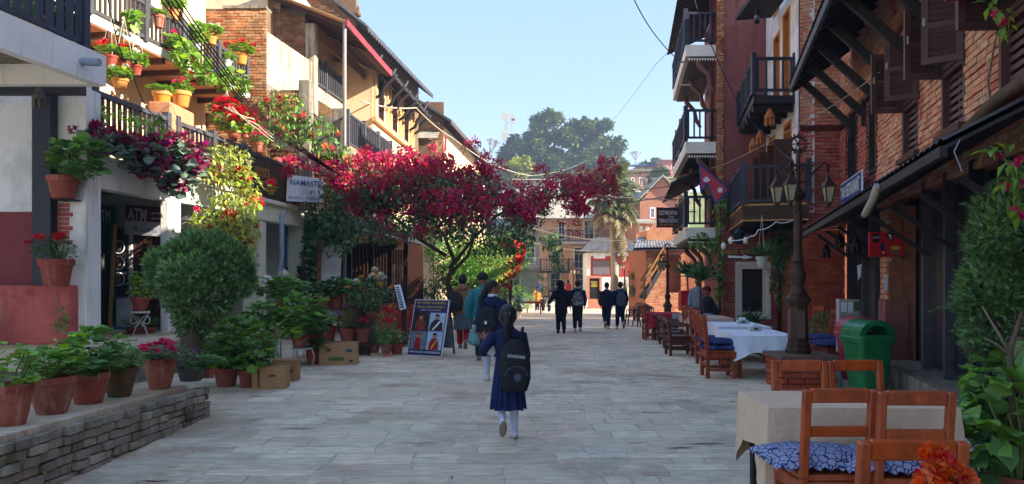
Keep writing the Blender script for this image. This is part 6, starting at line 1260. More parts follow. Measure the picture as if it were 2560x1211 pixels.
# ---- palm
PL = lthing('palm_tree', 'shaggy palm with dry hanging fronds at the street end', 'palm', tuple(P(1535, 750, 47)))
zc = PZ(500, 47) - PZ(750, 47)
b = MB(); b.tube([(0, 0, -.3), (.05, 0, zc * .3), (-.08, 0, zc * .7), (-.1, 0, zc)], [.3, .24, .2, .18], 12); b.build('trunk', 'palm_bark', PL, smooth=True)
def frond(L, droop, leafl, mat, seed):
    g = np.random.default_rng(seed); t = np.linspace(.12, 1, 60); x = L * (t - .18 * t ** 2); z = L * (.75 * t - droop * t ** 2); pts = np.repeat(np.stack([x, 0 * t, z], 1), 2, 0); n = len(pts)
    s = np.tile([1, -1], 60); d = np.stack([.55 + .2 * g.random(n), s * .9, -.35 - .5 * np.repeat(t, 2) + g.normal(0, .2, n)], 1)
    return leaves('frond', pts, d, leafl * (1.1 - .6 * np.abs(np.repeat(t, 2) - .45)) * g.uniform(.8, 1.2, n), 'blade', (mat,), seed=seed, roll=.6)
for i in range(46):
    a = i * 2.399; tl = i / 46; L = 1.15 + .4 * rng.random() + .4 * (1 - abs(tl - .4)); o = link('frond', cached(('fr', i % 5, i < 38), lambda: frond(1.0, .55 + .13 * (i % 5), .4, 'palm_leaf' if i < 38 else 'dry_palm', i)), PL)
    o.location = (-.1 + rng.normal(0, .08), rng.normal(0, .08), zc + 1.2 - 2.6 * tl); o.scale = (L, L, L); o.rotation_euler = (rng.normal(0, .15), -.95 + 1.25 * tl + rng.normal(0, .12), a)
for i in range(18):
    a = i * 2.1 if i % 3 else -.3; o = link('dry_frond', cached(('dfr', i % 3), lambda: frond(1.0, .4, .22, 'dry_palm', 60 + i)), PL); o.location = (.12, 0, zc - 1.3 - .05 * i); o.scale = (1.3 + .8 * (i % 3 == 0),) * 3; o.rotation_euler = (0, 1.55 + .25 * rng.random(), a)
b = MB(); b.tube([(-.1, 0, zc - .1), (-.1, 0, zc + 1.3)], [.18, .08], 10); b.build('crown_shaft', 'palm_bark', PL, smooth=True)
# ---- trees on the hill
def hilltree(label, px, py, Y, ells, n, size, mat, seed, name='hill_tree', hol=.3, lump=.5):
    base = P(px, py, Y); s = Y / F; cr = [((e[0] - px) * s, e[4] if len(e) > 4 else 0, (py - e[1]) * s, e[2] * s, e[2] * s * .8, e[3] * s) for e in ells]
    return tree(name, label, base, ((py - max(e[1] for e in ells)) * s + 1, .5), cr, n, size, mat, 'quad', seed, hol=hol, lump=lump, group='trees on the hill')
R_ = random.Random(17); ge = [(1272, 378, 26, 34, 4), (1262, 400, 22, 30, 4), (1285, 352, 20, 24, 4), (1400, 415, 90, 40), (1480, 410, 70, 40), (1320, 410, 55, 32)]
for k in range(64):
    x = R_.uniform(1262, 1562); t = (x - 1412) / 160; top = 300 + 95 * t * t + 18 * math.sin(x * .045); y = top + R_.random() ** 1.3 * (440 - top); ge.append((x, y, R_.uniform(13, 28), R_.uniform(11, 22), R_.uniform(-7, 5)))
hilltree('great spreading tree dominating the hilltop', 1400, 480, 140, ge, 30000, .55, 'far_leaf', 111, hol=.2, lump=.5)
hilltree('bright yellow green tree at the left foot of the great tree', 1300, 465, 115, [(1290, 425, 32, 24), (1312, 415, 20, 20)], 1700, .5, 'far_leaf2', 112)
hilltree('green tree on the slope above the brick gable house', 1650, 500, 100, [(1640, 455, 28, 25), (1655, 440, 20, 16)], 1300, .45, 'far_leaf', 113)
hilltree('olive tree behind the palm crown', 1560, 530, 90, [(1560, 480, 30, 28), (1585, 500, 25, 20)], 1300, .42, 'far_leaf', 114)
hilltree('bush behind the left roof ends under the mast', 1235, 470, 130, [(1220, 430, 28, 20), (1255, 440, 22, 18)], 1200, .5, 'far_leaf', 115)
hilltree('bushes on the slope between the hotel and the great tree', 1420, 500, 125, [(1400, 455, 45, 25), (1460, 455, 45, 25), (1340, 455, 40, 25), (1520, 450, 40, 28), (1285, 455, 40, 22), (1560, 460, 30, 22)], 6500, .5, 'far_leaf', 116)
hilltree('round tree on the right skyline beside the pink house', 1625, 440, 130, [(1640, 408, 14, 10), (1610, 420, 16, 12)], 700, .5, 'far_leaf', 117)
def bare(label, px, py, Y, hpx, seed):
    R = random.Random(seed); t = lthing('bare_tree', label, 'tree', tuple(P(px, py, Y)), 0, 'bare trees on the hill'); H_ = hpx * Y / F; b = MB()
    def br(p, d, L, r, k):
        q = p + d * L; b.tube([p, p.lerp(q, .5) + V3((R.uniform(-.1, .1), 0, 0)) * L, q], [r, r * .8, r * .6], 4, cap=False)
        if k: 
            for _ in range(3 if k > 1 else 4): br(q, (d + V3((R.uniform(-.7, .7), R.uniform(-.5, .5), R.uniform(-.1, .5)))).normalized(), L * .68, r * .6, k - 1)
    br(V3((0, 0, 0)), V3((0, 0, 1)), H_ * .34, H_ * .02, 4); b.build('branches' if 0 else 'trunk', 'dead_twig', t)
bare('bare tree left of the hilltop mast', 1220, 440, 120, 105, 1); bare('bare tree right of the palm crown', 1592, 500, 95, 90, 2); bare('bare tree above the blue tin roof', 1590, 440, 128, 70, 3); bare('bare twiggy tree beside the green slope tree', 1620, 505, 90, 70, 4)

# ============================================================ FURNITURE AND SMALL THINGS
M('cushion_print', '#9298b4', rough=.9, var=.1, scale=9, bump=.3, bs=60, spec=.1)
def printed(m):                                   # dark wavy lattice woven into the cushion cloth
    n = m.node_tree; N, L = n.nodes, n.links; b = N['Principled BSDF']; src = b.inputs['Base Color'].links[0].from_socket
    tc = N.new('ShaderNodeTexCoord'); vo = N.new('ShaderNodeTexVoronoi'); vo.feature = 'DISTANCE_TO_EDGE'; vo.inputs['Scale'].default_value = 26; L.new(tc.outputs['Object'], vo.inputs['Vector'])
    r = N.new('ShaderNodeMapRange'); L.new(vo.outputs['Distance'], r.inputs[0]); r.inputs[1].default_value = .05; r.inputs[2].default_value = .09
    mx = N.new('ShaderNodeMix'); mx.data_type = 'RGBA'; L.new(r.outputs[0], mx.inputs[0]); mx.inputs[6].default_value = (.02, .025, .09, 1); L.new(src, mx.inputs[7]); L.new(mx.outputs[2], b.inputs['Base Color'])
printed(MATS['cushion_print'])
def lbar(nm, m, t, a, b_, w, h=None, up=(0, 0, 1)): b = MB(); b.beam(a, b_, w, h or w, up); return b.build(nm, m, t, world=False, bevel=.007)
def chair(label, loc, rz, style='carved', group=None):      # faces +Y in its own frame, back at -Y
    key = 'chair_' + style
    if key not in PM:
        w, d, sh, bh, m, tk = {'carved': (.44, .44, .40, .93, 'chair_wood', .055), 'frame': (.385, .4, .44, .91, 'chair_orange', .042), 'dark': (.46, .46, .36, .66, 'dark_brown_wood', .05)}[style]
        t = lthing(style + '_chair' if style != 'frame' else 'frame_back_chair', label, 'chair', (0, 0, 0), 0, group)
        x, y = w / 2 - tk / 2, d / 2 - tk / 2
        for s in (-1, 1):
            lbar('leg', m, t, (s * x, y, 0), (s * x, y, sh if style != 'dark' else sh + .2), tk, up=(0, 1, 0)); lbar('back_leg', m, t, (s * x, -y, 0), (s * x, -y, sh), tk, up=(0, 1, 0)); lbar('back_post', m, t, (s * x, -y, sh), (s * x, -y - .05, bh), tk, tk, up=(0, 1, 0))
            lbar('side_rail', m, t, (s * x, -y, sh - .06), (s * x, y, sh - .06), .03, .08); lbar('stretcher', m, t, (s * x, -y, .13), (s * x, y, .13), .03, .04)
            if style == 'dark': lbar('arm', m, t, (s * x, -y, sh + .21), (s * x, y + .02, sh + .21), .06, .035)
        for yy in (-y, y): lbar('seat_rail', m, t, (-x, yy, sh - .06), (x, yy, sh - .06), .03, .08); lbar('stretcher', m, t, (-x, yy, .2), (x, yy, .2), .03, .05)
        b = MB(); b.box((0, 0, sh), (w - .02, d - .02, .035)); b.build('seat', m, t, world=False, bevel=.008)
        yb = lambda z: -y - .05 * (z - sh) / (bh - sh)
        rails = {'carved': (bh - .05, bh - .2, sh + .17), 'frame': (bh - .03, sh + .25), 'dark': (bh - .03, sh + .1)}[style]
        for z in rails: lbar('back_rail', m, t, (-x + tk / 2, yb(z), z), (x - tk / 2, yb(z), z), .03, .075 if z == rails[0] else .055)
        if style == 'carved':
            for k in range(4): xx = -x + (k + 1) * 2 * x / 5; lbar('back_slat', m, t, (xx, yb(sh + .17), sh + .17), (xx, yb(bh - .05), bh - .05), .03, .04, up=(0, 1, 0))
        PM[key] = t; t.location = loc; t.rotation_euler = (0, 0, rz)
        if group: t['group'] = group
        return t
    t = copy_tree(PM[key], tuple(loc), rz, label)
    if group: t['group'] = group
    elif 'group' in t: del t['group']
    return t
def cushion(label, loc, rz, w=.42, d=.42, h=.09, mat='cushion_blue', group=None, seed=1):
    R = random.Random(seed); b = MB(); n = 14; g = []
    for i in range(n + 1):
        row = []
        for j in range(n + 1):
            u, v = -1 + 2 * i / n, -1 + 2 * j / n; e = (1 - abs(u) ** 3) * (1 - abs(v) ** 3); row.append((u, v, e))
        g.append(row)
    for sgn in (1, -1):
        vs_ = [(u * w / 2 * (1 + .03 * math.sin(v * 9 + seed)), v * d / 2 * (1 + .03 * math.sin(u * 9)), h / 2 + sgn * (h / 2 * e ** .5) + .006 * math.sin(u * 13 + seed) * e) for r in g for (u, v, e) in r]
        fs = [(i * (n + 1) + j, (i + 1) * (n + 1) + j, (i + 1) * (n + 1) + j + 1, i * (n + 1) + j + 1) for i in range(n) for j in range(n)]
        b.add(vs_, fs if sgn > 0 else [tuple(reversed(f)) for f in fs])
    ring = []
    for k in range(96):                              # frilled edge
        a = 2 * pi * k / 96; c, s = math.cos(a), math.sin(a); q = 1 / max(abs(c), abs(s)); ring.append((c * q, s * q, k))
    b.loft([[V3((u * w / 2 * .98, v * d / 2 * .98, h / 2 + .004)) for u, v, k in ring], [V3((u * w / 2 * 1.12, v * d / 2 * 1.12, h / 2 - .02 + .014 * math.sin(k * 1.9))) for u, v, k in ring]], cap=False)
    o = b.build('seat_cushion', mat, smooth=True); o.location = loc; o.rotation_euler = (0, 0, rz)
    return tag(o, label, 'cushion', group)
def table(label, c, w, d, h, rz=0, mat='chair_wood', leg=.06, group=None, name='cafe_table'):
    t = lthing(name, label, 'table', tuple(c), rz, group); x, y = w / 2 - .07, d / 2 - .07
    for sx in (-1, 1):
        for sy in (-1, 1): lbar('leg', mat, t, (sx * x, sy * y, 0), (sx * x, sy * y, h - .03), leg, up=(0, 1, 0))
        lbar('apron', mat, t, (sx * x, -y, h - .08), (sx * x, y, h - .08), .025, .09); lbar('stretcher', mat, t, (sx * x, -y, .12), (sx * x, y, .12), .03, .05)
    for sy in (-1, 1): lbar('apron', mat, t, (-x, sy * y, h - .08), (x, sy * y, h - .08), .025, .09)
    b = MB(); b.box((0, 0, h - .015), (w, d, .03)); b.build('tabletop', mat, t, world=False, bevel=.006); return t
def drape(label, c, w, d, h, drop, rz=0, mat='cloth_white', seed=1, group=None, corner=.55, border=None):
    R = random.Random(seed); n = 40; per = []
    w += .03; d += .03; tot = 2 * (w + d)
    for side, (x0, y0, x1, y1) in enumerate(((-w, -d, w, -d), (w, -d, w, d), (w, d, -w, d), (-w, d, -w, -d))):
        m = int(n * (w if side % 2 == 0 else d) / (w + d)) + 6
        for k in range(m): t = k / m; per.append(((x0 + (x1 - x0) * t) / 2, (y0 + (y1 - y0) * t) / 2, min(t, 1 - t) * (w if side % 2 == 0 else d)))
    b = MB(); rings = []
    for lv in range(6):
        f = lv / 5; ring = []
        for k, (x, y, e) in enumerate(per):
            cn = max(0, 1 - e / .22); rip = (.016 * math.sin(k * .55 + seed) + .01 * math.sin(k * 1.13 + 2 * seed)) * f + .03 * cn * f
            nx, ny = (x / (w / 2)) ** 9, (y / (d / 2)) ** 9; l = math.hypot(nx, ny) or 1
            ring.append(V3((x + nx / l * (rip + .018 * f), y + ny / l * (rip + .018 * f), h + .006 - .004 * (lv > 0) - f * drop * (1 + corner * cn) - .006 * math.sin(k * .4) * f)))
        rings.append(ring)
    b.loft([[V3((v.x * .5, v.y * .5, h + .007)) for v in rings[0]]] + rings, cap=False); b.add([(v.x * .5, v.y * .5, h + .007) for v in rings[0]], [tuple(range(len(per)))])
    o = b.build('tablecloth', mat, smooth=45); o.location = c; o.rotation_euler = (0, 0, rz); tag(o, label, 'tablecloth', group)
    return o
# ---- foreground table set
g8 = 'orange frame-back chairs around the beige table'
tc = V3((2.03, 4.56, 0)); table('dark legged table under the beige cloth in the right foreground', tc, 1.06, .6, .73, -.03, 'dark_wood', .055)
drape('coarse beige cloth draped over the foreground table', tc, 1.06, .6, .735, .27, -.03, 'cloth_beige', 3, corner=.75)
b = MB(); b.box((2.02, 4.6, .747), (.34, .22, .008), rz=.5); o = b.build('menu_sheet', 'paper'); tag(o, 'white menu sheet lying on the beige table', 'menu')
cl = {}
for lab, px, Y, rz, cus in (('orange frame-back chair at the near left of the beige table', 2092, 3.86, .02, 1), ('orange frame-back chair at the near right of the beige table', 2288, 3.78, -.03, 1), ('nearest orange frame-back chair in the right foreground', 2275, 2.66, -.02, 0), ('orange frame-back chair at the far left of the beige table', 1999, 5.1, pi - .03, 0), ('orange frame-back chair at the far right of the beige table', 2144, 5.1, pi + .03, 0)):
    f = 1 if abs(rz) < 1 else -1; loc = V3((PX(px, Y), Y + f * .2, 0)); chair(lab, loc, rz, 'frame', g8)
    if cus: cushion('frilled blue and white lattice print cushion on the near %s chair' % ('left' if px < 2200 else 'right'), loc + V3((-.03, .04, .46)), rz, .5, .42, .1, 'cushion_print', 'printed cushions', int(px))
# ---- white tables by the lamp
t2, t1 = V3((3.72, 11.35, 0)), V3((4.02, 13.3, 0))
table('red wood table under the nearer white cloth by the lamp post', t2, .86, 1.25, .62, -.06, group='white clothed tables'); drape('nearer white tablecloth beside the lamp post', t2, .86, 1.25, .625, .24, -.06, 'cloth_white', 5, group='white tablecloths')
table('red wood table under the farther white cloth', t1, .85, 1.3, .62, -.06, group='white clothed tables'); drape('farther white tablecloth beyond the nearer one', t1, .85, 1.3, .625, .24, -.06, 'cloth_white', 6, group='white tablecloths')
t3, t4, t5 = V3((4.0, 15.3, gz(15.3))), V3((4.35, 17.6, gz(17.6))), V3((4.0, 19.5, gz(19.5)))
for c, m, l1, l2, s in ((t3, 'cloth_pink', 'table under the faded pink cloth', 'faded pink cloth over the third table', 7), (t4, 'cloth_grey', 'table under the grey cloth near the seated people', 'grey cloth over the table near the seated people', 8), (t5, 'cloth_red', 'table under the red checked cloth', 'red cloth over the farther table beside the dark chairs', 9)):
    table(l1, c, .85, 1.1, .68, -.05); drape(l2, c, .85, 1.1, .685, .26, -.05, m, s)
def holder(lab, p, rz):
    t = lthing('napkin_holder', lab, 'napkin holder', tuple(p), rz, 'napkin holders'); b = MB(); b.box((0, 0, .035), (.2, .1, .07)); b.build('body', 'white_pot', t, world=False, bevel=.01); b = MB(); b.box((0, 0, .085), (.12, .06, .05)); b.build('napkin', 'paper', t, world=False, bevel=.012); b = MB(); b.box((0, -.052, .035), (.06, .004, .03)); b.build('mark', 'ink_black', t, world=False)
holder('white napkin holder on the nearer white table', t2 + V3((.1, .3, .635)), .1); holder('white napkin holder on the farther white table', t1 + V3((.15, .1, .635)), .05); holder('white napkin holder on the grey cloth', t4 + V3((-.2, 0, .695)), 0)
b = MB(); b.box(t4 + V3((.05, -.3, .73)), (.12, .1, .08)); tag(b.build('black_box', 'ink_black', bevel=.01), 'small black box on the grey tablecloth', 'box')
g9 = 'red wood chairs in a row along the street tables'
for k, (px, Y, cu) in enumerate(((1795, 10.95, 1), (1778, 12.4, 1), (1762, 13.6, 0), (1740, 15.2, 0))):
    loc = V3((PX(px, Y), Y, gz(Y))); chair(('nearest', 'second', 'third', 'fourth')[k] + ' red wood chair in the row left of the white tables', loc, -pi / 2 - .05, 'carved', g9)
    if cu: cushion('dark blue cushion on the %s chair of the row' % ('nearest', 'second')[k], loc + V3((.02, 0, .42)), .1, .44, .44, .08, group='dark blue cushions', seed=k); 
cushion('second dark blue cushion heaped on the nearest chair of the row', V3((PX(1795, 10.95) + .03, 10.98, .5)), .4, .42, .4, .08, group='dark blue cushions', seed=5)
for k, (px, Y, cu) in enumerate(((2085, 11.5, 1), (2062, 12.6, 1), (2018, 14.2, 0))):
    loc = V3((PX(px, Y), Y, gz(Y))); chair(('right hand', 'middle', 'farthest')[k] + ' red wood chair by the red wall right of the lamp post', loc, pi / 2 + .05, 'carved', 'red wood chairs by the red wall')
    if cu: cushion('dark blue cushion on the %s chair right of the lamp post' % ('right hand', 'middle')[k], loc + V3((-.05, 0, .42)), .1, .46, .46, .09, group='dark blue cushions', seed=9 + k)
for k, (px, Y) in enumerate(((1698, 14.0), (1690, 15.6), (1676, 17.2), (1662, 18.8))):
    loc = V3((PX(px, Y), Y, gz(Y))); chair(('nearest', 'second', 'third', 'farthest')[k] + ' dark wood armchair in the row beside the red cloth', loc, -pi / 2, 'dark', 'dark wood armchairs')
chair('tall orange chair at the street end of the red cloth', V3((PX(1630, 19.2), 19.2, gz(19.2))), -pi / 2, 'carved', g9)
chair('red wood chair beyond the red cloth', V3((PX(1735, 20.5), 20.5, gz(20.5))), pi / 2, 'carved', g9)
# red table under the porch on the left
c = V3((-2.35 - .6, 17.3, gz(17.3))); table('table under the dark red cloth at the porch', c, 1.5, .8, .74, 0); drape('dark red cloth over the porch table', c, 1.5, .8, .745, .4, 0, 'cloth_red', 11)
for k, (dx, dy, r) in enumerate(((-.75, -.2, .1), (-.1, .75, pi), (.7, .2, .4), (.55, -.85, .2))): chair(('left', 'middle', 'right', 'front')[k] + ' red wood chair at the porch table', c + V3((dx, dy, 0)), r, 'carved', 'chairs at the porch table')
# plastic chairs
def plastic(label, p, rz):
    if 'plastic' not in PM:
        t = lthing('plastic_chair', label, 'chair', tuple(p), rz, 'maroon plastic chairs'); m = 'plastic_maroon'
        for sx in (-1, 1):
            for sy in (-1, 1): b = MB(); b.tube([(sx * .26, sy * .25, 0), (sx * .21, sy * .2, .42)], [.02, .028], 6); b.build('leg', m, t, world=False)
            b = MB(); b.tube([(sx * .24, .2, .4), (sx * .26, .18, .64), (sx * .25, -.2, .66)], .025, 6); b.build('arm', m, t, world=False, smooth=True)
        b = MB(); b.box((0, 0, .43), (.46, .44, .03)); b.build('seat', m, t, world=False, bevel=.012)
        b = MB(); b.tube([(-.24, -.2, .43), (-.24, -.26, .72), (-.15, -.28, .84), (.15, -.28, .84), (.24, -.26, .72), (.24, -.2, .43)], .025, 6); b.build('back_frame', m, t, world=False, smooth=True)
        for k in range(5): b = MB(); b.beam((-.14 + k * .07, -.21, .45), (-.12 + k * .06, -.28, .83), .035, .012, up=(0, 1, 0)); b.build('back_slat', m, t, world=False)
        PM['plastic'] = t; return
    copy_tree(PM['plastic'], tuple(p), rz, label)
for k, (px, py, r) in enumerate(((1582, 817, 1.2), (1603, 817, .2), (1616, 806, -.8), (1590, 803, 2.4))): plastic(('left', 'front', 'right', 'rear')[k] + ' maroon plastic chair at the far small table', G(px, py), r)
table('small table among the maroon plastic chairs', G(1608, 803), .8, .8, .72, 0)
# ---- bins
def bin_(label, p, rz, mat, name='litter_bin'):
    t = lthing(name, label, 'bin', tuple(p), rz, 'swing top bins'); b = MB(); rg = []
    def ring(w, d, z, r=.06): return [V3((sx * (w / 2 - r) + r * math.cos(a), sy * (d / 2 - r) + r * math.sin(a), z)) for sx, sy, a0 in ((1, 1, 0), (-1, 1, pi / 2), (-1, -1, pi), (1, -1, 1.5 * pi)) for a in (a0 + k * pi / 8 for k in range(5))]
    b.loft([ring(.34, .34, 0), ring(.35, .35, .02), ring(.44, .44, .56), ring(.44, .44, .58)]); b.build('body', mat, t, world=False, smooth=35)
    b = MB(); b.loft([ring(.49, .49, .56), ring(.5, .5, .6), ring(.5, .5, .62), ring(.47, .47, .63), ring(.46, .46, .66)]); b.build('rim', mat, t, world=False, smooth=35)
    b = MB(); n = 12
    for y0, y1 in ((-.22, -.15), (.15, .22)):     # hood: two end arches and a roof
        o_ = [V3((.23 * math.cos(a), y0, .65 + .19 * math.sin(a))) for a in np.linspace(0, pi, n)]; i_ = [V3((.16 * math.cos(a), y0, .655 + .12 * math.sin(a))) for a in np.linspace(0, pi, n)]
        for k in range(n - 1): b.hexa([o_[k], o_[k + 1], o_[k + 1] + V3((0, y1 - y0, 0)), o_[k] + V3((0, y1 - y0, 0)), i_[k], i_[k + 1], i_[k + 1] + V3((0, y1 - y0, 0)), i_[k] + V3((0, y1 - y0, 0))])
    for k in range(n - 1):
        a, c = pi * k / (n - 1), pi * (k + 1) / (n - 1); q = [V3((r * math.cos(x), yy, .65 + (r - .04) * math.sin(x))) for yy in (-.151, .151) for r, x in ((.228, a), (.228, c), (.19, c), (.19, a))]; b.hexa(q)
    b.build('hood', mat, t, world=False, smooth=35)
    b = MB(); b.box((0, 0, .66), (.3, .29, .02)); b.build('flap', 'dark_interior', t, world=False); return t
bin_('green swing top litter bin on the step by the restaurant', V3((4.42, 9.2, .12)), .1, 'plastic_green'); bin_('red swing top litter bin half hidden behind the green one', V3((4.62, 9.85, .12)), .1, 'plastic_red')
# ---- lamp posts
def lantern(t, p, s=1.0, up=False):
    p = V3(p); la = MB(); la.lathe([(.05 * s, -.22 * s), (.1 * s, 0)], 4, p, sq=1); la = la.build('lantern_glass', 'lamp_glass', t, world=False)
    for k in range(4): a = pi / 2 * (k + .5); d = V3((math.cos(a), math.sin(a), 0)); b = MB(); b.beam(p + d * .052 * s + V3((0, 0, -.22 * s)), p + d * .103 * s, .014 * s, .014 * s); b.build('lantern_bar', 'black_iron', la, world=False)
    b = MB(); b.lathe([(.13 * s, 0), (.12 * s, .02 * s), (.06 * s, .09 * s), (.05 * s, .1 * s), (.03 * s, .15 * s), (.012 * s, .2 * s)], 4, p, sq=1); b.build('lantern_cap', 'rust_iron', la, world=False)
    b = MB(); b.lathe([(.012 * s, -.3 * s), (.03 * s, -.27 * s), (.055 * s, -.22 * s)], 8, p); b.build('lantern_foot', 'rust_iron', la, world=False, smooth=True)
def lamp(label, p, rz, gear=True):
    if 'lamp' in PM: return copy_tree(PM['lamp'], tuple(p), rz, label)
    t = lthing('street_lamp', label, 'street lamp', tuple(p), rz, 'ornate street lamps'); m = 'rust_iron'
    b = MB(); b.lathe([(.165, 0), (.165, .05), (.145, .08), (.145, .12), (.13, .14), (.12, .62), (.14, .66), (.165, .7), (.165, .74), (.1, .8)], 8, sq=1); b.build('base', m, t, world=False, smooth=25)
    for k in range(4): a = pi / 2 * k; d = V3((math.cos(a), math.sin(a), 0)); b = MB(); b.beam(d * .118 + V3((0, 0, .2)), d * .112 + V3((0, 0, .58)), .1, .012, up=d); b.build('base_panel', 'timber' if 0 else 'clay_dark', t, world=False)
    b = MB(); b.lathe([(.12, .79), (.1, .84), (.07, .9), (.1, 1.0), (.105, 1.08), (.07, 1.16), (.06, 1.2), (.085, 1.24), (.06, 1.28), (.055, 1.35), (.06, 1.9), (.075, 1.92), (.05, 1.95), (.048, 2.05), (.09, 2.1), (.1, 2.14), (.06, 2.2), (.035, 2.24), (.03, 2.75)], 14); b.build('post', m, t, world=False, smooth=30)
    gr = MB(); gr.tube([V3((.1 * math.cos(a), 0, 2.82 + .1 * math.sin(a))) for a in np.linspace(0, 2 * pi, 25)], .018, 6, cap=False); gr = gr.build('gear_ring', m, t, world=False)
    for k in range(16): a = 2 * pi * k / 16; d = V3((math.cos(a), 0, math.sin(a))); b = MB(); b.beam(V3((0, 0, 2.82)) + d * .1, V3((0, 0, 2.82)) + d * .14, .02, .026, up=(0, 1, 0)); b.build('gear_tooth', m, gr, world=False)
    for k in range(3): a = pi * k / 3; d = V3((math.cos(a), 0, math.sin(a))); b = MB(); b.beam(V3((0, 0, 2.82)) - d * .1, V3((0, 0, 2.82)) + d * .1, .014, .014, up=(0, 1, 0)); b.build('gear_spoke', m, gr, world=False)
    for a in (0.05, pi - .25, pi + .85):
        d = V3((math.cos(a), math.sin(a), 0)); r = .42 if a < 1 else .27; h = 2.42
        b = MB(); b.tube([V3((0, 0, h - .12)), d * .12 + V3((0, 0, h - .1)), d * .24 + V3((0, 0, h + .05)), d * .36 * r / .42 + V3((0, 0, h + .15)), d * r + V3((0, 0, h + .12)), d * r + V3((0, 0, h + .02))], .016, 6); b.build('arm', m, t, world=False, smooth=True)
        for (cx, cz, rr) in ((.1, .06, .06), (.2, .12, .045), (.15, -.02, .04)):
            b = MB(); b.tube([d * (cx + rr * math.cos(x) * (1 - x / 9)) + V3((0, 0, h + cz + rr * math.sin(x) * (1 - x / 9))) for x in np.linspace(0, 6, 14)], .01, 5); b.build('scroll', m, t, world=False, smooth=True)
        lantern(t, d * r + V3((0, 0, h - .18)), .92)
    PM['lamp'] = t; return t
lamp('large rusty street lamp on a brick pedestal beside the white tables', V3((PX(1995, 10), 10.0, .46)), 0)
lamp('farther rusty street lamp before the stair house', V3((PX(1669, 26.5), 26.5, gz(26.5) + .1)), 0); lamp('small distant street lamp right of the palm trunk', P(1562, 748, 50), .3); lamp('small distant street lamp left of the pavilion', P(1436, 752, 56), .6)
pd = thing('lamp_pedestal', 'square brick pedestal under the large lamp', 'pedestal', (PX(1998, 10), 10, 0)); cx = PX(1998, 10)
b = MB(); b.bx(cx - .31, 9.71, 0, cx + .31, 10.29, .38); b.build('core', 'old_mortar', pd)
for r in range(5):
    for f in range(2):
        for k in range(3):
            L = .205; x = cx - .215 + k * .215 + (.05 if r % 2 else 0); o = link('brick', brick_mesh('dim_red_plaster'), pd); c = (V3((x, 9.7, .045 + r * .075)) if f == 0 else V3((cx - .32, 9.8 + k * .21 - (.05 if r % 2 else 0), .045 + r * .075))) - V3(ORG[pd.name]); o.matrix_basis = Matrix.Translation(c) @ Matrix.Rotation(pi / 2 * f, 4, 'Z') @ Matrix.Diagonal((L, .06, .062, 1))
b = MB(); b.bx(cx - .38, 9.63, .385, cx + .38, 10.37, .455); b.build('cap_slab', 'clay_dark', pd, bevel=.012)
# ---- cartons
def carton(label, px, py, w, d, h, rz, marks):
    t = lthing('cardboard_box', label, 'box', tuple(G(px, py)), rz, 'cardboard boxes'); b = MB(); b.box((0, d / 2, h / 2), (w, d, h)); b.build('box', 'cardboard', t, world=False, bevel=.006)
    for s in (-1, 1): b = MB(); b.box((0, d / 2 + s * d * .235, h + .006), (w * 1.0, d * .45, .006)); b.build('flap', 'cardboard', t, world=False)
    b = MB(); b.box((0, d / 2, h + .011), (w, .06, .003)); b.build('tape', 'cardboard_print', t, world=False)
    for (x, z, ww, hh, m) in marks: b = MB(); b.box((x * w, -.002, z * h), (ww * w, .004, hh * h)); b.build('printed_mark', m, t, world=False)
carton('large printed carton standing left of the picture board', 845, 914, .62, .36, .36, .12, ((-.05, .3, .4, .16, 'print_green'), (.3, .68, .16, .12, 'print_blue'), (-.25, .72, .12, .14, 'cardboard_print'), (.34, .2, .1, .1, 'print_blue')))
carton('battered taped carton in front of the geraniums', 672, 974, .44, .3, .3, .1, ((-.3, .5, .06, .8, 'cardboard_print'), (.1, .6, .2, .1, 'cardboard_print')))
carton('carton half hidden behind the battered carton', 710, 955, .34, .26, .3, .05, ((.3, .5, .1, .2, 'cardboard_print'),))
# ---- wire plant stands and bench
def scroll(t, c, r, u, turns=6, s=1):
    b = MB(); c = V3(c); u = V3(u); b.tube([c + u * (r * (1 - x / 11) * math.cos(x)) * s + V3((0, 0, r * (1 - x / 11) * math.sin(x))) for x in np.linspace(-1.6, turns, 22)], .009, 5); b.build('scroll', 'white_iron', t, world=False, smooth=True)
ws = lthing('wire_plant_stand', 'white wire plant stand with scrolls carrying three geraniums', 'plant stand', tuple(G(712, 905)), .1)
for (x, y, z, r) in ((.05, -.3, .873, .14), (.08, -.5, .454, .13), (.42, -.75, .313, .16), (.56, -.15, .296, .15), (-.36, .03, .315, .16)):
    b = MB(); b.lathe([(r, z - .02), (r, z)], 18, (x, y, 0)); b.build('shelf', 'white_iron', ws, world=False)
    for a in (0, 2.1, 4.2): b = MB(); b.tube([(x + r * math.cos(a), y + r * math.sin(a), z), (x + r * 1.3 * math.cos(a), y + r * 1.3 * math.sin(a), z * .5), (x + r * math.cos(a), y + r * math.sin(a), 0)], .011, 5); b.build('leg', 'white_iron', ws, world=False, smooth=True)
b = MB(); b.tube([V3((-.55 + 1.15 * k / 16, .02, .05 + .36 * math.sin(pi * k / 16))) for k in range(17)], .012, 5); b.build('arch', 'white_iron', ws, world=False, smooth=True)
for x, s in ((.3, 1), (-.45, -1), (.45, -1)): scroll(ws, (x, -.02, .14), .13, (1, 0, 0), 6, s)
s2 = lthing('scroll_stand', 'small white scroll stand in the shop doorway', 'plant stand', tuple(P(351, 852, 12.3)), 0); 
b = MB(); b.lathe([(.15, .46), (.15, .49)], 16); b.build('shelf', 'white_iron', s2, world=False)
for sx in (-1, 1): b = MB(); b.tube([(sx * .14, 0, .46), (sx * .04, 0, .3), (sx * .12, 0, .1), (sx * .17, 0, 0)], .01, 5); b.build('leg', 'white_iron', s2, world=False, smooth=True); scroll(s2, (sx * .1, -.01, .33), .09, (1, 0, 0), 6, -sx)
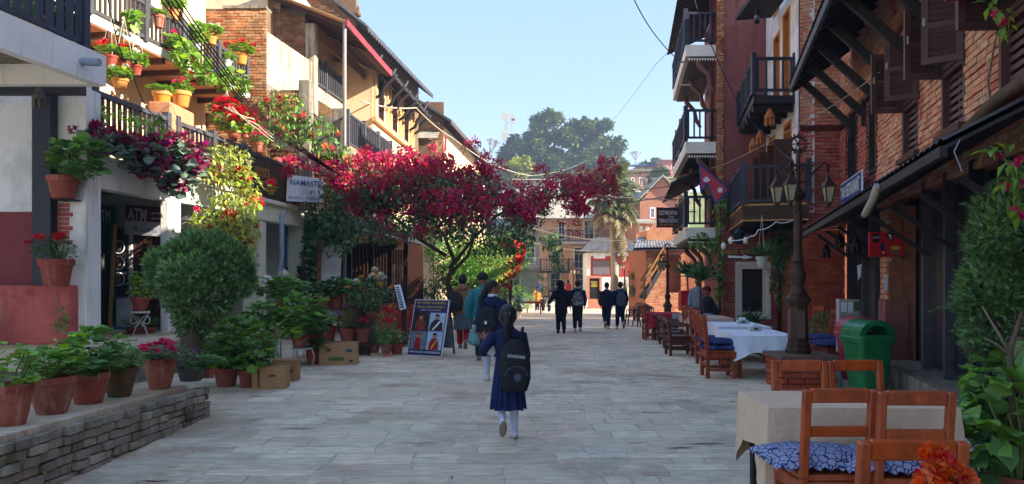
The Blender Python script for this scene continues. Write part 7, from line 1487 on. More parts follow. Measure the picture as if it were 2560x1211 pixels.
bn = thing('plank_bench', 'low plank bench and shelf holding rows of flower pots', 'bench', tuple(P(870, 870, 14.2)))
b = MB(); b.prism([P(795, 858, 14.2), P(928, 860, 13.7), P(928, 860, 13.7) + V3((0, .5, 0)), P(795, 858, 14.2) + V3((0, .5, 0))], (0, 0, -.05)); b.build('plank', 'brown_wood', bn)
b = MB(); b.bx(PX(800, 14.9), 14.75, PZ(772, 14.8) - .05, PX(892, 14.9), 15.1, PZ(772, 14.8)); b.build('shelf', 'brown_wood', bn)
for px in (802, 925): q = P(px, 862, 13.95); bar('leg', 'brown_wood', bn, q + V3((0, .15, -.05)), V3((q.x, q.y + .15, 0)), .07, .3)
for px in (805, 888): q = P(px, 775, 14.9); bar('leg', 'brown_wood', bn, q - V3((0, 0, .05)), V3((q.x, q.y, 0)), .06, .06)
for px, py, Y in ((900, 820, 14.4), (930, 813, 14.3), (905, 805, 14.5)): q = P(px, py, Y); bar('pot_block', 'old_concrete', bn, q - V3((0, 0, .004)), V3((q.x, q.y, 0)), .22, .22)
# ---- picture board (A-frame)
AF = thing('picture_board', 'folding picture board with costume photographs and guest house lettering', 'board', tuple(G(1066, 893)))
q0, q1 = G(1019, 889), G(1102, 894); Ya = (q0.y + q1.y) / 2; a0, a1 = q0 + V3((0, 0, .02)), q1 + V3((0, 0, .02)); tilt_ = V3((.12, .22, .96)).normalized(); hh = 1.05
ua = (a1 - a0).normalized(); na = ua.cross(tilt_); wA = (a1 - a0).length; SA = lambda u, v, d=0: a0 + ua * (u * wA) + tilt_ * (v * hh) + na * d
def patch(u0, v0, u1, v1, m, d, nm): b = MB(); b.prism([SA(u0, v0, d), SA(u1, v0, d), SA(u1, v1, d), SA(u0, v1, d)], na * -.004); return b.build(nm, m, AF)
b = MB(); b.prism([SA(-.02, -.02), SA(1.02, -.02), SA(1.02, 1.01), SA(-.02, 1.01)], na * -.025); b.build('backing', 'sign_white', AF)
patch(0, 0, 1, 1, 'sign_purple', .006, 'print_ground')
M('photo_rust', '#7a3a30', rough=.5, var=.35, scale=14, bump=0); M('photo_sky', '#9db4cc', rough=.5, var=.15, scale=9, bump=0); M('photo_grey', '#6d7684', rough=.5, var=.35, scale=16, bump=0); M('photo_red', '#9a2428', rough=.5, var=.2, scale=14, bump=0); M('photo_dark', '#2e2424', rough=.5, var=.3, scale=14, bump=0); M('photo_skin', '#b07a5c', rough=.5, var=.1, bump=0); M('photo_yellow', '#c9a32c', rough=.5, var=.2, bump=0)
for i, (u0, v0, bgm, body, extra) in enumerate(((.03, .44, 'photo_dark', 'photo_rust', 'photo_red'), (.52, .44, 'photo_sky', 'photo_dark', 'ink_white'), (.03, .1, 'photo_grey', 'photo_red', 'photo_red'), (.52, .1, 'photo_sky', 'photo_red', 'photo_yellow'))):
    ph = patch(u0, v0, u0 + .46, v0 + .33, bgm, .011, 'photograph'); cx_ = u0 + .23; k = (.16, .2, .1, .15)[i]
    def poly(pts, m, d): b = MB(); b.prism([SA(x, y, d) for x, y in pts], na * -.003); b.build('figure_print', m, ph)
    poly([(cx_ - k, v0 + .005), (cx_ + k, v0 + .005), (cx_ + k * .85, v0 + .14), (cx_ + .07, v0 + .21), (cx_ - .07, v0 + .21), (cx_ - k * .9, v0 + .13)], body, .015)
    poly([(cx_ + .06 * math.cos(a), v0 + .25 + .045 * math.sin(a)) for a in np.linspace(0, 2 * pi, 12, endpoint=False)], 'photo_skin', .016)
    poly([(cx_ + .07 * math.cos(a), v0 + .262 + .045 * math.sin(a)) for a in np.linspace(.1, pi - .1, 9)], 'photo_dark' if i != 2 else 'photo_rust', .019)
    poly([(cx_ - k * .6, v0 + .02), (cx_ - k * .3, v0 + .02), (cx_ + k * .6, v0 + .17), (cx_ + k * .4, v0 + .19)], extra, .018)
for s, v, h_, m, x in (('यहाँ विभिन्न जातजातीका', .915, .06, 'ink_yellow', .06), ('ड्रेसहरू भाडामा पाईन्छ ।', .845, .055, 'ink_yellow', .08), ('सम्पर्क नं ९८१५१४७१७१', .8, .03, 'ink_white', .2)): text(s, m, AF, SA(x, v, .008), ua, na, wA * (1 - 2 * x), h_ * hh, up=tilt_)
text('NAMASTE GUEST HOUSE, BANDIPUR', 'ink_white', AF, SA(.04, .03, .008), ua, na, wA * .92, .045 * hh, up=tilt_, bold=.01)
for u in (.03, 1.0): b = MB(); b.beam(SA(u, 1.0, -.03), V3(SA(u, 0)) + V3((.2, .6, -.02)), .03, .03); b.build('rear_leg', 'black_iron', AF)
b = MB(); b.prism([SA(.03, .98, -.035), SA(1, .98, -.035), SA(1, 0) + V3((.19, .53, .1)), SA(.03, 0) + V3((.19, .53, .1))], na * -.01); b.build('rear_panel', 'photo_grey', AF)
mb = thing('menu_board', 'leaning white menu board beside the porch', 'board', tuple(P(998, 780, 15.4))); b = MB(); b.prism([P(986, 714, 15.6), P(998, 712, 15.6), P(1013, 772, 15.3), P(1000, 776, 15.3)], (.02, .04, 0)); b.build('sheet', 'sign_white', mb)
for k in range(9): t = (k + 1) / 10; a, c = P(986, 714, 15.58).lerp(P(1000, 776, 15.28), t), P(998, 712, 15.58).lerp(P(1013, 772, 15.28), t); bar('text_line', 'photo_grey', mb, a.lerp(c, .15), a.lerp(c, .85), .01, .03)
bar('stand_post', 'brown_wood', mb, P(1010, 776, 15.4), P(1012, 860, 15.4), .1, .1)
# ---- signs on the left balcony
NS = thing('balcony_sign', 'white board sign with blue lettering and phone numbers on the balcony', 'sign', tuple(P(760, 500, 18.6)))
qa, qb = P(717, 503, 18.2), P(806, 507, 19.2); qc, qd = P(808, 447, 19.2), P(720, 437, 18.2); b = MB(); b.prism([qa, qb, qc, qd], V3((-.03, .04, 0))); b.build('board', 'sign_white', NS)
un = (qb - qa).normalized(); up_ = (qd - qa).normalized(); nn_ = un.cross(up_).normalized(); L_ = (qb - qa).length; hN = (qd - qa).length
text('NAMASTE', 'ink_blue', NS, qa + un * .08 + up_ * hN * .62, un, nn_, L_ * .85, hN * .22, up=up_, bold=.01, th=.01); text('9815147171, 9825155000', 'ink_blue', NS, qa + un * .04 + up_ * hN * .06, un, nn_, L_ * .88, hN * .14, up=up_, th=.01)
HB = thing('small_wood_sign', 'small wooden board reading HOUSE hung on the dark rail', 'sign', tuple(P(660, 430, 16.4))); b = MB(); b.prism([P(636, 438, 16.4), P(674, 446, 16.4), P(672, 424, 16.4), P(636, 414, 16.4)], (0, .03, 0)); b.build('board', 'timber', HB); text('HOUSE', 'ink_black', HB, P(645, 437, 16.39), V3((1, 0, -.16)), nN, 26 * 16.4 / F, 12 * 16.4 / F, up=(0, 0, 1))
# ---- red picture sign by the restaurant
RS = thing('red_picture_sign', 'red picture sign with a pot, coat and jar hung under the awning', 'sign', tuple(P(2218, 610, 9.4))); Yr = 9.4
pg = lambda pts, m, d, nm='printed_shape': (lambda b: b.prism([P(x, y, Yr) + V3((0, -d, 0)) for x, y in pts], (0, .004 if d else .03, 0)).build(nm, m, RS))(MB())
pg([(2173, 581), (2262, 581), (2260, 642), (2174, 642)], 'sign_red', 0, 'board'); el = lambda cx, cy, rx, ry, n=14: [(cx + rx * math.cos(a), cy + ry * math.sin(a)) for a in np.linspace(0, 2 * pi, n, endpoint=False)]
pg([(2180, 586), (2198, 584), (2197, 606), (2181, 607)], 'ink_black', .005); pg([(2181, 592), (2197, 590), (2197, 596), (2181, 598)], 'photo_grey', .009); pg(el(2206, 617, 6, 11), 'sign_purple', .005); pg([(2207, 628), (2212, 634), (2206, 635)], 'ink_white', .006); pg(el(2238, 627, 15, 12), 'clay_dark', .005); pg(el(2238, 620, 12, 5), 'photo_yellow', .009); pg([(2212, 584), (2236, 582), (2228, 604), (2220, 596)], 'photo_dark', .005); pg([(2220, 586), (2228, 588), (2226, 600)], 'ink_white', .009)
text('BAKERI', 'ink_black', RS, P(2192, 639, Yr - .005), uN, nN, 22 * Yr / F, 5 * Yr / F)
for px in (2180, 2256): bar('hanger', 'black_iron', RS, P(px, 581, Yr + .015), P(px, 552, Yr + .015), .012, .012)
# ---- papers on the wall and a counter by the bins
np_ = thing('notice_papers_board', 'pale notice with paper sheets on the low wall by the bins', 'notice', tuple(P(2122, 800, 10.2))); b = MB(); b.prism([P(2098, 748, 10.4), P(2150, 750, 10.4), P(2150, 880, 10.4), P(2098, 880, 10.4)], (0, .1, 0)); b.build('panel', 'far_wall_grey', np_)
for (x, y, w, h, m) in ((2103, 756, 14, 24, 'paper'), (2120, 756, 12, 26, 'paper'), (2135, 754, 13, 24, 'print_green'), (2104, 790, 12, 10, 'print_green')): b = MB(); b.prism([P(x, y, 10.39), P(x + w, y, 10.39), P(x + w, y + h, 10.39), P(x, y + h, 10.39)], (0, -.005, 0)); b.build('sheet', m, np_)
for lab, pts in (('white paper pinned near the lanterns of the dark door', [(2143, 665), (2154, 660), (2152, 690), (2146, 702)]), ('white paper taped to the brick pier', [(2211, 690), (2220, 690), (2219, 727), (2210, 727)])): b = MB(); b.prism([P(x, y, 10.2) for x, y in pts], (0, .004, 0)); tag(b.build('pinned_paper', 'paper'), lab, 'paper', 'pinned papers')
# ---- hanging ornaments and lanterns
def bell(label, px, py, Y, s, mat, cord, name='hanging_ornament', n=7):
    t = lthing(name, label, 'ornament', tuple(P(px, py, Y)), 0, 'hanging ornaments'); b = MB(); b.lathe([(.02 * s, .2 * s), (.05 * s, .16 * s), (.07 * s, .1 * s), (.1 * s, .06 * s), (.1 * s, .02 * s), (.085 * s, 0)], 10); b.build('crown', mat, t, world=False, smooth=30)
    for k in range(n): a = 2 * pi * k / n; b = MB(); b.lathe([(.012 * s, -.13 * s), (.026 * s, -.1 * s), (.02 * s, .01 * s)], 6, (.075 * s * math.cos(a), .075 * s * math.sin(a), 0)); b.build('pendant', mat, t, world=False)
    b = MB(); b.tube([(0, 0, .19 * s), (0, 0, .2 * s + cord)], .006, 4); b.build('cord', 'black_iron', t, world=False); return t
bell('dark carved hanging ornament under the left balcony', 97, 250, 9.9, .85, 'grey_pot', .14); bell('terracotta tassel ornament under the white house balcony', 1924, 298, 16.1, 1.15, 'wicker', .35); bell('left of two terracotta tassels before the dark red wall', 1884, 368, 17.6, 1.1, 'wicker', .3); bell('right of two terracotta tassels before the dark red wall', 1901, 348, 17.2, 1.1, 'wicker', .45)
for k, (px, py, Y) in enumerate(((2099, 607, 11.5), (2127, 620, 11.0), (2141, 618, 10.6), (2066, 632, 13.5))): bell(('left', 'middle', 'right', 'wall mounted')[k] + ' dark clay lantern ornament by the dark restaurant door', px, py, Y, .75, 'black_iron', .5 if k == 2 else .12)
lt = lthing('bulb_lamp', 'hanging lamp with bare bulbs under the timber balcony', 'lamp', tuple(P(1848, 600, 16.3))); b = MB(); b.lathe([(.03, .25), (.14, .14), (.12, .1), (.1, -.05), (.06, -.1)], 8); b.build('cage', 'black_iron', lt, world=False)
for (x, z) in ((-.22, -.02), (.1, -.02), (-.38, -.14)): b = MB(); b.ell((x, -.12, z), (.055, .055, .08), 10, 7); b.build('bulb', 'bulb', lt, world=False, smooth=True)
for x0 in (1892,):
    lt = lthing('storm_lantern', 'dark storm lantern hanging from the topmost porch roof', 'lantern', tuple(P(1892, 58, 16.5))); b = MB(); b.lathe([(.06, 0), (.07, .05), (.05, .07)], 10); b.build('tank', 'black_iron', lt, world=False); b = MB(); b.lathe([(.045, .07), (.06, .13), (.04, .2)], 10); b.build('chimney', 'pane_sky', lt, world=False, smooth=True); b = MB(); b.lathe([(.06, .2), (.05, .25), (.02, .3)], 10); b.build('cap', 'black_iron', lt, world=False)
# ---- far market clutter
for k, (px, py, m) in enumerate(((1395, 752, 'white_pot'), (1375, 765, 'far_wall_grey'))): table(('left', 'right')[k] + ' low display stall in front of the peach hotel', G(px, py + 12) if 0 else P(px, py, 58), 1.6, .7, .8, 0, 'brown_wood', name='display_stall', group='display stalls')
table('dark cafe table beside the hedge shrub', P(1325, 785, 44), 1.4, .8, .75, 0, 'chair_wood', name='cafe_table')
# red crate and fridge-like box by seated people
b = MB(); b.box(P(1722, 752, 22) , (.55, .4, .6)); tag(b.build('drinks_crate', 'sign_red', bevel=.02), 'red drinks cooler box beside the seated people', 'cooler')
# unseen house added behind the dark red house to shade the street beyond
HR = thing('unseen_shade_house_far', 'unseen plain brick house added behind the balconies to shade the street', 'house', (11, 32, gz(32))); b = MB(); b.bx(10.6, 25.3, -1, 15, 36, 7.2); b.build('wall', 'brick_mortar', HR); b = MB(); b.prism([(10.2, 25.2, 7.2), (10.2, 36.2, 7.2), (12.8, 36.2, 8.8), (12.8, 25.2, 8.8)], (0, 0, .12)); b.build('roof', 'far_slate', HR)

# ============================================================ PEOPLE
for nm, c, r in (('skin', '#8a5a44', .55), ('navy', '#1e2746', .9), ('navy_skirt', '#1d2850', .85), ('black_cloth', '#1a1b22', .85), ('charcoal', '#23252c', .85), ('brown_fleece', '#8a6048', 1), ('grey_dress', '#59636a', .9), ('red_cloth', '#9a1f2c', .9), ('teal', '#1f6b72', .6), ('mustard', '#a9772f', .9), ('brown_coat', '#33201c', .9), ('grey_hoodie', '#7f8b96', .9), ('tights', '#c3c9dc', .85), ('shoe_white', '#c9ccd4', .6), ('shoe_grey', '#84807c', .8), ('sole', '#8a7f6c', .9), ('hair', '#120f10', .55), ('bag_black', '#15161c', .7), ('bag_grey', '#4f5562', .8), ('maroon_knit', '#5a1f2a', .95), ('white_cloth', '#c6cad4', .9), ('blue_knit', '#243a78', .9)):
    M(nm, c, rough=r, var=.14, scale=20, bump=.8 if nm not in ('skin', 'hair', 'sole') else .05, bs=13, spec=.2 if r > .7 else .35)
M('hair', '#151112', rough=.5, var=.3, scale=60, stretch=(1, 1, .12), bump=.9, bs=60, spec=.4)
M('camo', '#4a4a48', rough=.7, var=.5, scale=14, col2='#9ba3ad', c2=.55, c2s=9, bump=.1); M('poly_bag', '#7fb0b8', rough=.3, var=.15, scale=9, col2='#3f6a3a', c2=.6, c2s=7, bump=.3, transl=.3)
def fuse(b, mat, vox, name, smooth=3):
    me = b.mesh(name); o = bpy.data.objects.new('tmp', me); m = o.modifiers.new('r', 'REMESH'); m.mode = 'VOXEL'; m.voxel_size = vox
    if smooth: s = o.modifiers.new('s', 'SMOOTH'); s.iterations = smooth; s.factor = .5
    out = evaluated(o)
    out.materials.clear(); out.materials.append(MATS[mat]); out.polygons.foreach_set('use_smooth', [True] * len(out.polygons)); out.name = name; return out
def rings(b, rs, n=18):
    b.loft([[V3((rx * math.cos(2 * pi * j / n) + cx, ry * math.sin(2 * pi * j / n) + cy, z)) for j in range(n)] for (z, rx, ry, cx, cy) in rs])
def limb(b, pts, rad_, n=10):
    P2, R2 = [], []
    for i in range(len(pts) - 1):
        for t in (0, .33, .66): P2.append(V3(pts[i]).lerp(V3(pts[i + 1]), t)); R2.append(rad_[i] * (1 - t) + rad_[i + 1] * t)
    P2.append(V3(pts[-1])); R2.append(rad_[-1]); b.tube(P2, R2, n)
def hand(b, w, d, side, H, spread=.12, curl=.5, palm=None):
    w, d = V3(w), V3(d).normalized(); pn = V3(palm).normalized() if palm else V3((-side, 0, 0)); sd = d.cross(pn).normalized() * (1 if True else -1); pn = sd.cross(d).normalized() * -1 if sd.cross(d).dot(pn) < 0 else sd.cross(d).normalized(); s = H / 1.6
    c = w + d * .045 * s; Rm = Matrix((sd, pn, d)).transposed(); b.ell(c, (.04 * s, .016 * s, .05 * s), 10, 7, Rm)
    for k, (o, L) in enumerate(((-.029, .062), (-.01, .074), (.01, .07), (.028, .055))):
        a = w + d * .08 * s + sd * o * s; dd = (d + sd * (o * spread * 90)).normalized(); m = a + dd * L * .5 * s; e = m + (dd * (1 - curl * .5) + pn * curl).normalized() * L * .5 * s; b.tube([a - d * .02 * s, m, e], [.0095 * s, .0085 * s, .007 * s], 7)
    a = w + d * .03 * s - sd * .03 * s; b.tube([a, a + (d * .5 - sd).normalized() * .035 * s, a + (d * .85 - sd * .6 + pn * curl * .4).normalized() * .065 * s], [.013 * s, .011 * s, .008 * s], 7)
def ik(hip, ank, l=.238):
    hip, ank = V3(hip), V3(ank); d = ank - hip; L = min(d.length, 2 * l * .999); h = math.sqrt(max(0, l * l - L * L / 4)); f = V3((0, 1, 0)); f = (f - d.normalized() * f.dot(d.normalized())).normalized(); return hip + d * .5 + f * h
def person(label, base, H, rz=0.0, gait=((.1, 0), (-.1, .05)), arms=(None, None), top=('navy', .5, 1.0), bottom=('trousers', 'charcoal'), legs=None, shoes='shoe_white', hair='short', hs=1.0, turn=0.0, vox=.014, wide=1.0, sit=False, collar=None, quilt=False, openhand=None, lean=0.0):
    t = lthing('person', label, 'person', tuple(base), rz); K = lambda *p: V3(p) * H
    hipz = .52 if not sit else .3; dz = hipz - .52; LJ = []
    for i, sx in enumerate((-1, 1)):
        y, l = gait[i]; hip = V3((sx * .05, 0, hipz)); ank = V3((sx * .05, y, .05 + l)); 
        if sit: kn = V3((sx * .08, .22, hipz + .02)); ank = V3((sx * .08, .2, .05))
        else: kn = ik(hip, ank)
        LJ.append((hip, kn, ank, l))
    AJ = []
    for i, sx in enumerate((-1, 1)):
        sh = V3((sx * .1 * wide, lean * .1, .8 + dz)); a = arms[i] or ((sx * .14 * wide, -.02 + .03 * sx, .635 + dz), (sx * .135 * wide, .03 + .05 * sx, .49 + dz)); AJ.append((sh, V3(a[0]), V3(a[1])))
    hc = V3((0, .012 + lean * .12, .93 + dz - .01 * (hs - 1))); Rt = Matrix.Rotation(turn, 3, 'Z'); hr = .052 * hs
    # body: one fused surface
    b = MB(); tor = [(.5, .08, .055), (.56, .078, .055), (.62, .07, .05), (.7, .08, .055), (.77, .088, .055), (.81, .075, .045), (.84, .036, .036), (.88, .03, .032)]
    rings(b, [((z + dz) * H, rx * H * wide, ry * H, 0, lean * max(0, z - .55) * .35 * H) for z, rx, ry in tor])
    b.ell(hc * H, (hr * H, hr * 1.18 * H, hr * 1.32 * H), 14, 10, Rt); hp = lambda x, y, z: hc * H + (Rt @ V3((x, y, z))) * hr * H
    b.ell(hp(0, .45, -.62), (hr * .66 * H, hr * .68 * H, hr * .6 * H), 10, 7, Rt); b.ell(hp(0, 1.2, -.18), (hr * .16 * H, hr * .24 * H, hr * .28 * H), 8, 6, Rt)
    for s in (-1, 1): b.ell(hp(s * 1.0, -.05, -.12), (hr * .12 * H, hr * .22 * H, hr * .34 * H), 8, 6, Rt)
    b.ell(hp(0, 1.02, -.72), (hr * .3 * H, hr * .16 * H, hr * .12 * H), 8, 6, Rt)
    for (hip, kn, an, l) in LJ: limb(b, [hip * H, kn * H, an * H], [.052 * H, .036 * H, .022 * H])
    for i, (sh, el, wr) in enumerate(AJ):
        limb(b, [sh * H, el * H, wr * H], [.03 * H, .024 * H, .017 * H]); oh = openhand == i
        hand(b, wr * H, (wr - el) if not oh else V3((.1, 0, 1)), (-1, 1)[i], H, .3 if oh else .08, .12 if oh else .55, palm=(0, -1, .0) if oh else None)
    link('body', fuse(b, 'skin', vox * .72 if openhand is not None else vox, 'body', 2), t)
    for s in (-1, 1): b = MB(); b.ell(hp(s * .4, 1.03, .0), (hr * .16 * H, hr * .1 * H, hr * .1 * H), 8, 6, Rt); b.build('eye', 'hair', t, world=False)
    b = MB(); b.ell(hp(0, 1.14, -.73), (hr * .26 * H, hr * .08 * H, hr * .06 * H), 8, 6, Rt); b.build('mouth', 'maroon_knit', t, world=False)
    # upper clothing
    m, zb, k = top; b = MB(); zz_ = [q for q in tor if q[0] > zb and q[0] < .845]; rs = [(zb, .084 * k * (1.1 if zb < .5 else 1), .064 * k)] + ([(.5, .086 * k, .064 * k)] if zb < .49 else []) + [(z, rx * 1.1 * k + .006, ry * 1.14 * k + .006) for z, rx, ry in zz_] + [(.85, .04, .042)]
    if quilt:
        r2 = []
        for i in range(60): z = zb + (.82 - zb) * i / 59; a = [q for q in rs if q[0] <= z][-1]; c = [q for q in rs if q[0] >= z][0]; f = 0 if c[0] == a[0] else (z - a[0]) / (c[0] - a[0]); q = 1 + .07 * abs(math.sin(i / 59 * pi * 11)); r2.append((z, (a[1] * (1 - f) + c[1] * f) * q, (a[2] * (1 - f) + c[2] * f) * q))
        rs = r2 + [(.84, .05, .05), (.87, .048, .05)]
    rings(b, [((z + dz) * H, rx * H * wide, ry * H, 0, lean * max(0, z - .55) * .35 * H) for z, rx, ry in rs], 24)
    for sh, el, wr in AJ: 
        if quilt: pts = [sh.lerp(el, x / 14) if x < 14 else el.lerp(wr, (x - 14) / 14) for x in range(28)]; b.tube([p * H for p in pts], [(.046 - .0003 * x) * k * H * (1 + .12 * abs(math.sin(x * .9))) for x in range(28)], 10)
        else: limb(b, [sh * H, el * H, (el.lerp(wr, .93)) * H], [.04 * k * H, .033 * k * H, .027 * k * H])
    link('jacket' if quilt else 'sweater', fuse(b, m, vox * (.7 if quilt else 1), 'sweater', 1 if quilt else 3), t)
    if collar: b = MB(); b.lathe([(.05 * H, 0), (.046 * H, .018 * H), (.04 * H, .03 * H)], 14, K(0, lean * .1, .835 + dz)); b.build('collar', collar, t, world=False, smooth=True)
    # lower clothing
    if bottom[0] == 'trousers' or len(bottom) > 5:
        mt = bottom[1] if bottom[0] == 'trousers' else bottom[5]; b = MB(); rings(b, [((z + dz) * H, rx * H, ry * H, 0, 0) for z, rx, ry in ((.47, .075, .06), (.5, .086, .066), (.56, .083, .062))])
        for hip, kn, an, l in LJ: limb(b, [hip * H, kn * H, (kn.lerp(an, .94)) * H], [.066 * H, .048 * H, .038 * H], 12)
        link('trousers', fuse(b, mt, vox, 'trousers', 2), t)
    if bottom[0] == 'skirt':
        _, mt, z0, z1, r1 = bottom[:5]; n = 120; b = MB(); R2 = []
        for i in range(9):
            f = i / 8; z = z0 + (z1 - z0) * f; rx = (.1 + (r1 - .1) * f ** .8) * H; ry = rx * .8; R2.append([V3(((rx + .014 * H * f * math.cos(15 * a + 1.6 * math.sin(3 * a + f))) * math.cos(a), (ry + .014 * H * f * math.cos(15 * a + 1.6 * math.sin(3 * a + f))) * math.sin(a) + (gait[0][0] + gait[1][0]) * .2 * f * H, (z + dz) * H - .006 * H * f * math.cos(8 * a))) for a in (2 * pi * j / n for j in range(n))])
        b.loft(R2, cap=False); b.build('skirt', mt, t, world=False, smooth=True)
    if legs:
        b = MB()
        for hip, kn, an, l in LJ: limb(b, [hip.lerp(kn, .4) * H, kn * H, an * H], [.05 * H, .04 * H, .026 * H], 12)
        link('tights', fuse(b, legs, vox, 'tights', 2), t)
    for i, (hip, kn, an, l) in enumerate(LJ):
        p = 0 if sit else (1.1 if l > .045 else .5 if l > .015 else 0); Rp = Matrix.Rotation(-p, 3, 'X'); b = MB(); c = an * H + Rp @ (V3((0, .035, -.022)) * H); b.ell(c, (.029 * H, .074 * H, .03 * H), 12, 8, Rp); b.ell(an * H + Rp @ (V3((0, -.005, -.005)) * H), (.028 * H, .034 * H, .036 * H), 10, 7, Rp)
        sh_ = link('shoe', fuse(b, shoes, vox * .6, 'shoe', 1), t); b = MB(); b.ell(c + Rp @ (V3((0, -.002, -.023)) * H), (.03 * H, .076 * H, .009 * H), 12, 6, Rp); b.build('sole', 'sole', sh_, world=False, smooth=True)
    # hair or head cover
    b = MB(); big = 1.13 if hair != 'hijab' else 1.2
    if hair == 'hijab':
        b.ell(hp(0, -.22, .05), (hr * 1.2 * H, hr * 1.25 * H, hr * 1.45 * H), 14, 10, Rt); rings(b, [((.79 + dz) * H, .1 * H, .065 * H, 0, 0), ((.84 + dz) * H, .062 * H, .055 * H, 0, 0), ((.88 + dz) * H, .052 * H, .05 * H, 0, 0), ((.92 + dz) * H, .05 * H, .05 * H, 0, -.004 * H)]); nm, mt = 'headscarf', 'black_cloth'
    elif hair in ('cap', 'beanie', 'knit'):
        b.ell(hp(0, -.1, .42), (hr * 1.16 * H, hr * 1.3 * H, hr * 1.08 * H), 14, 9, Rt); nm, mt = 'hat', {'cap': 'charcoal', 'beanie': 'maroon_knit', 'knit': 'blue_knit'}[hair]
        if hair == 'cap': b.ell(hp(0, 1.2, .3), (hr * .8 * H, hr * .8 * H, hr * .1 * H), 12, 6, Rt)
    else:
        b.ell(hp(0, -.2, .28), (hr * 1.1 * H, hr * 1.16 * H, hr * 1.2 * H), 14, 9, Rt); b.ell(hp(0, -.5, -.25), (hr * .95 * H, hr * .7 * H, hr * .75 * H), 12, 8, Rt); nm, mt = 'hair', 'hair'
        if hair == 'pony': b.tube([hp(0, -1.1, .35), hp(0, -1.6, .2), hp(0, -1.75, -.8), hp(.1, -1.65, -2.0), hp(.1, -1.6, -2.9)], [hr * .3 * H, hr * .42 * H, hr * .48 * H, hr * .36 * H, hr * .1 * H], 9)
        if hair == 'bun': b.ell(hp(0, -.7, 1.2), (hr * .55 * H,) * 3, 10, 7)
        if hair == 'long': b.tube([hp(-.3, -.9, .2), hp(-.5, -1.3, -.8), hp(-.8, -1.5, -2.5), hp(-1.0, -1.5, -4.6)], [hr * .5 * H, hr * .6 * H, hr * .5 * H, hr * .15 * H], 9)
    link(nm, fuse(b, mt, vox * .8, nm, 2), t)
    return t
def backpack(label, per, H, mat, w=.3, h=.42, d=.16, z=.5, straps=None, dx=0.0, pocket=None):
    base = V3(per.location); rz = per.rotation_euler.z; t = lthing('backpack', label, 'backpack', tuple(base + Matrix.Rotation(rz, 3, 'Z') @ V3((dx, 0, z * H))), rz); y0 = -.07 * H; b = MB(); R2 = []
    for f in np.linspace(0, 1, 9):
        k = (math.sin(pi * min(1, max(0, .08 + .92 * f))) ** .35 if f > .6 else .75 + .25 * min(1, f * 5)); k = max(k, .35); n = 24
        R2.append([V3((w / 2 * k * math.copysign(abs(math.cos(a)) ** .6, math.cos(a)), y0 - d / 2 * (1.05 - .25 * f) + d / 2 * k * (1.05 - .25 * f) * math.copysign(abs(math.sin(a)) ** .6, math.sin(a)), h * f)) for a in (2 * pi * j / n for j in range(n))])
    b.loft(R2); b.build('pack', mat, t, world=False, smooth=50)
    b = MB(); b.box((0, y0 - d * 1.02, h * .27), (w * .72, d * .28, h * .42)); b.build('pocket', pocket or mat, t, world=False, bevel=.02); b = MB(); b.tube([V3((w * .36 * math.cos(a), y0 - d * 1.17, h * (.3 + .2 * math.sin(a)))) for a in np.linspace(0, pi, 12)], .004, 5); b.build('zip', 'bag_grey', t, world=False)
    top = (.845 - z) * H
    for s in (-1, 1): b = MB(); b.tube([(s * w * .25, y0 - .01, h * .92), (s * .07 * H, y0 + .03 * H, top), (s * .075 * H, .055 * H, top - .04 * H), (s * .085 * H, .075 * H, top - .2 * H), (s * w * .42, y0, h * .15)], .014 * H / 1.2, 6); b.build('strap', straps or mat, t, world=False, smooth=True)
    b = MB(); b.tube([(-.03, y0, h * .95), (-.025, y0 - .01, h + .02), (.025, y0 - .01, h + .02), (.03, y0, h * .95)], .007, 5); b.build('grab_loop', mat, t, world=False); return t
up_arm = lambda s: None
p = person('schoolgirl in navy uniform and white tights with raised open hand, nearest to the camera', G(1270, 1098), 1.215, .12, ((-.09, .1), (.0, 0)), (((-.2, -.03, .66), (-.165, .08, .735)), None), ('navy', .5, 1.1), ('skirt', 'navy_skirt', .56, .235, .128), 'tights', 'shoe_white', 'pony', 1.22, -.15, .011, 1.0, openhand=0, collar='navy')
bp = backpack('black school backpack lettered BOARDING on the nearest girl', p, 1.215, 'bag_black', .28, .46, .15, .385, dx=.045)
text('BOARDING', 'ink_white', bp, V3((-.075, -.07 * 1.215 - .152, .31)), V3((1, -.0, -.12)), V3((0, -1, 0)), .155, .028)
b = MB(); b.ell((.01, -.275, .13), (.035, .003, .035), 12, 8); b.build('pale_print', 'bag_grey', bp, world=False)
b = MB(); b.ell(V3((0, -.078 * 1.215, .95 * 1.215)), (.012, .008, .012)); b.build('hair_clip', 'shoe_white', p, world=False)
q = p.location + V3((-.155, .1, .84)); b = MB(); b.box(q, (.13, .02, .16), mtx=Euler((.3, .5, .3)).to_matrix()); tag(b.build('exercise_book', 'paper', bevel=.004), 'white and blue exercise book held under the girl\'s raised hand', 'book')
p = person('older schoolgirl with long black hair looking right, heel lifted', G(1232, 958), 1.44, .1, ((.12, 0), (-.12, .075)), (None, ((.14, .06, .64), (.06, .14, .62))), ('navy', .5, 1.08), ('skirt', 'navy_skirt', .56, .27, .13), 'tights', 'shoe_white', 'long', 1.08, -1.35, .012, collar='white_cloth')
backpack('dark backpack on the older schoolgirl', p, 1.44, 'bag_black', .26, .36, .12, .5, dx=-.08)
b = MB(); b.box(p.location + V3((-.09, -.26, .86)), (.03, .01, .04)); tag(b.build('bag_tag', 'paper'), 'small white tag on the dark backpack', 'tag')
p = person('person in ribbed teal puffer jacket and dark cap carrying a plastic bag', G(1207, 905), 1.55, .0, ((.08, 0), (-.08, .02)), (((-.17, -.01, .63), (-.15, .04, .49)), None), ('teal', .46, 1.22), ('trousers', 'charcoal'), None, 'shoe_grey', 'cap', 1.05, -.5, .013, quilt=True)
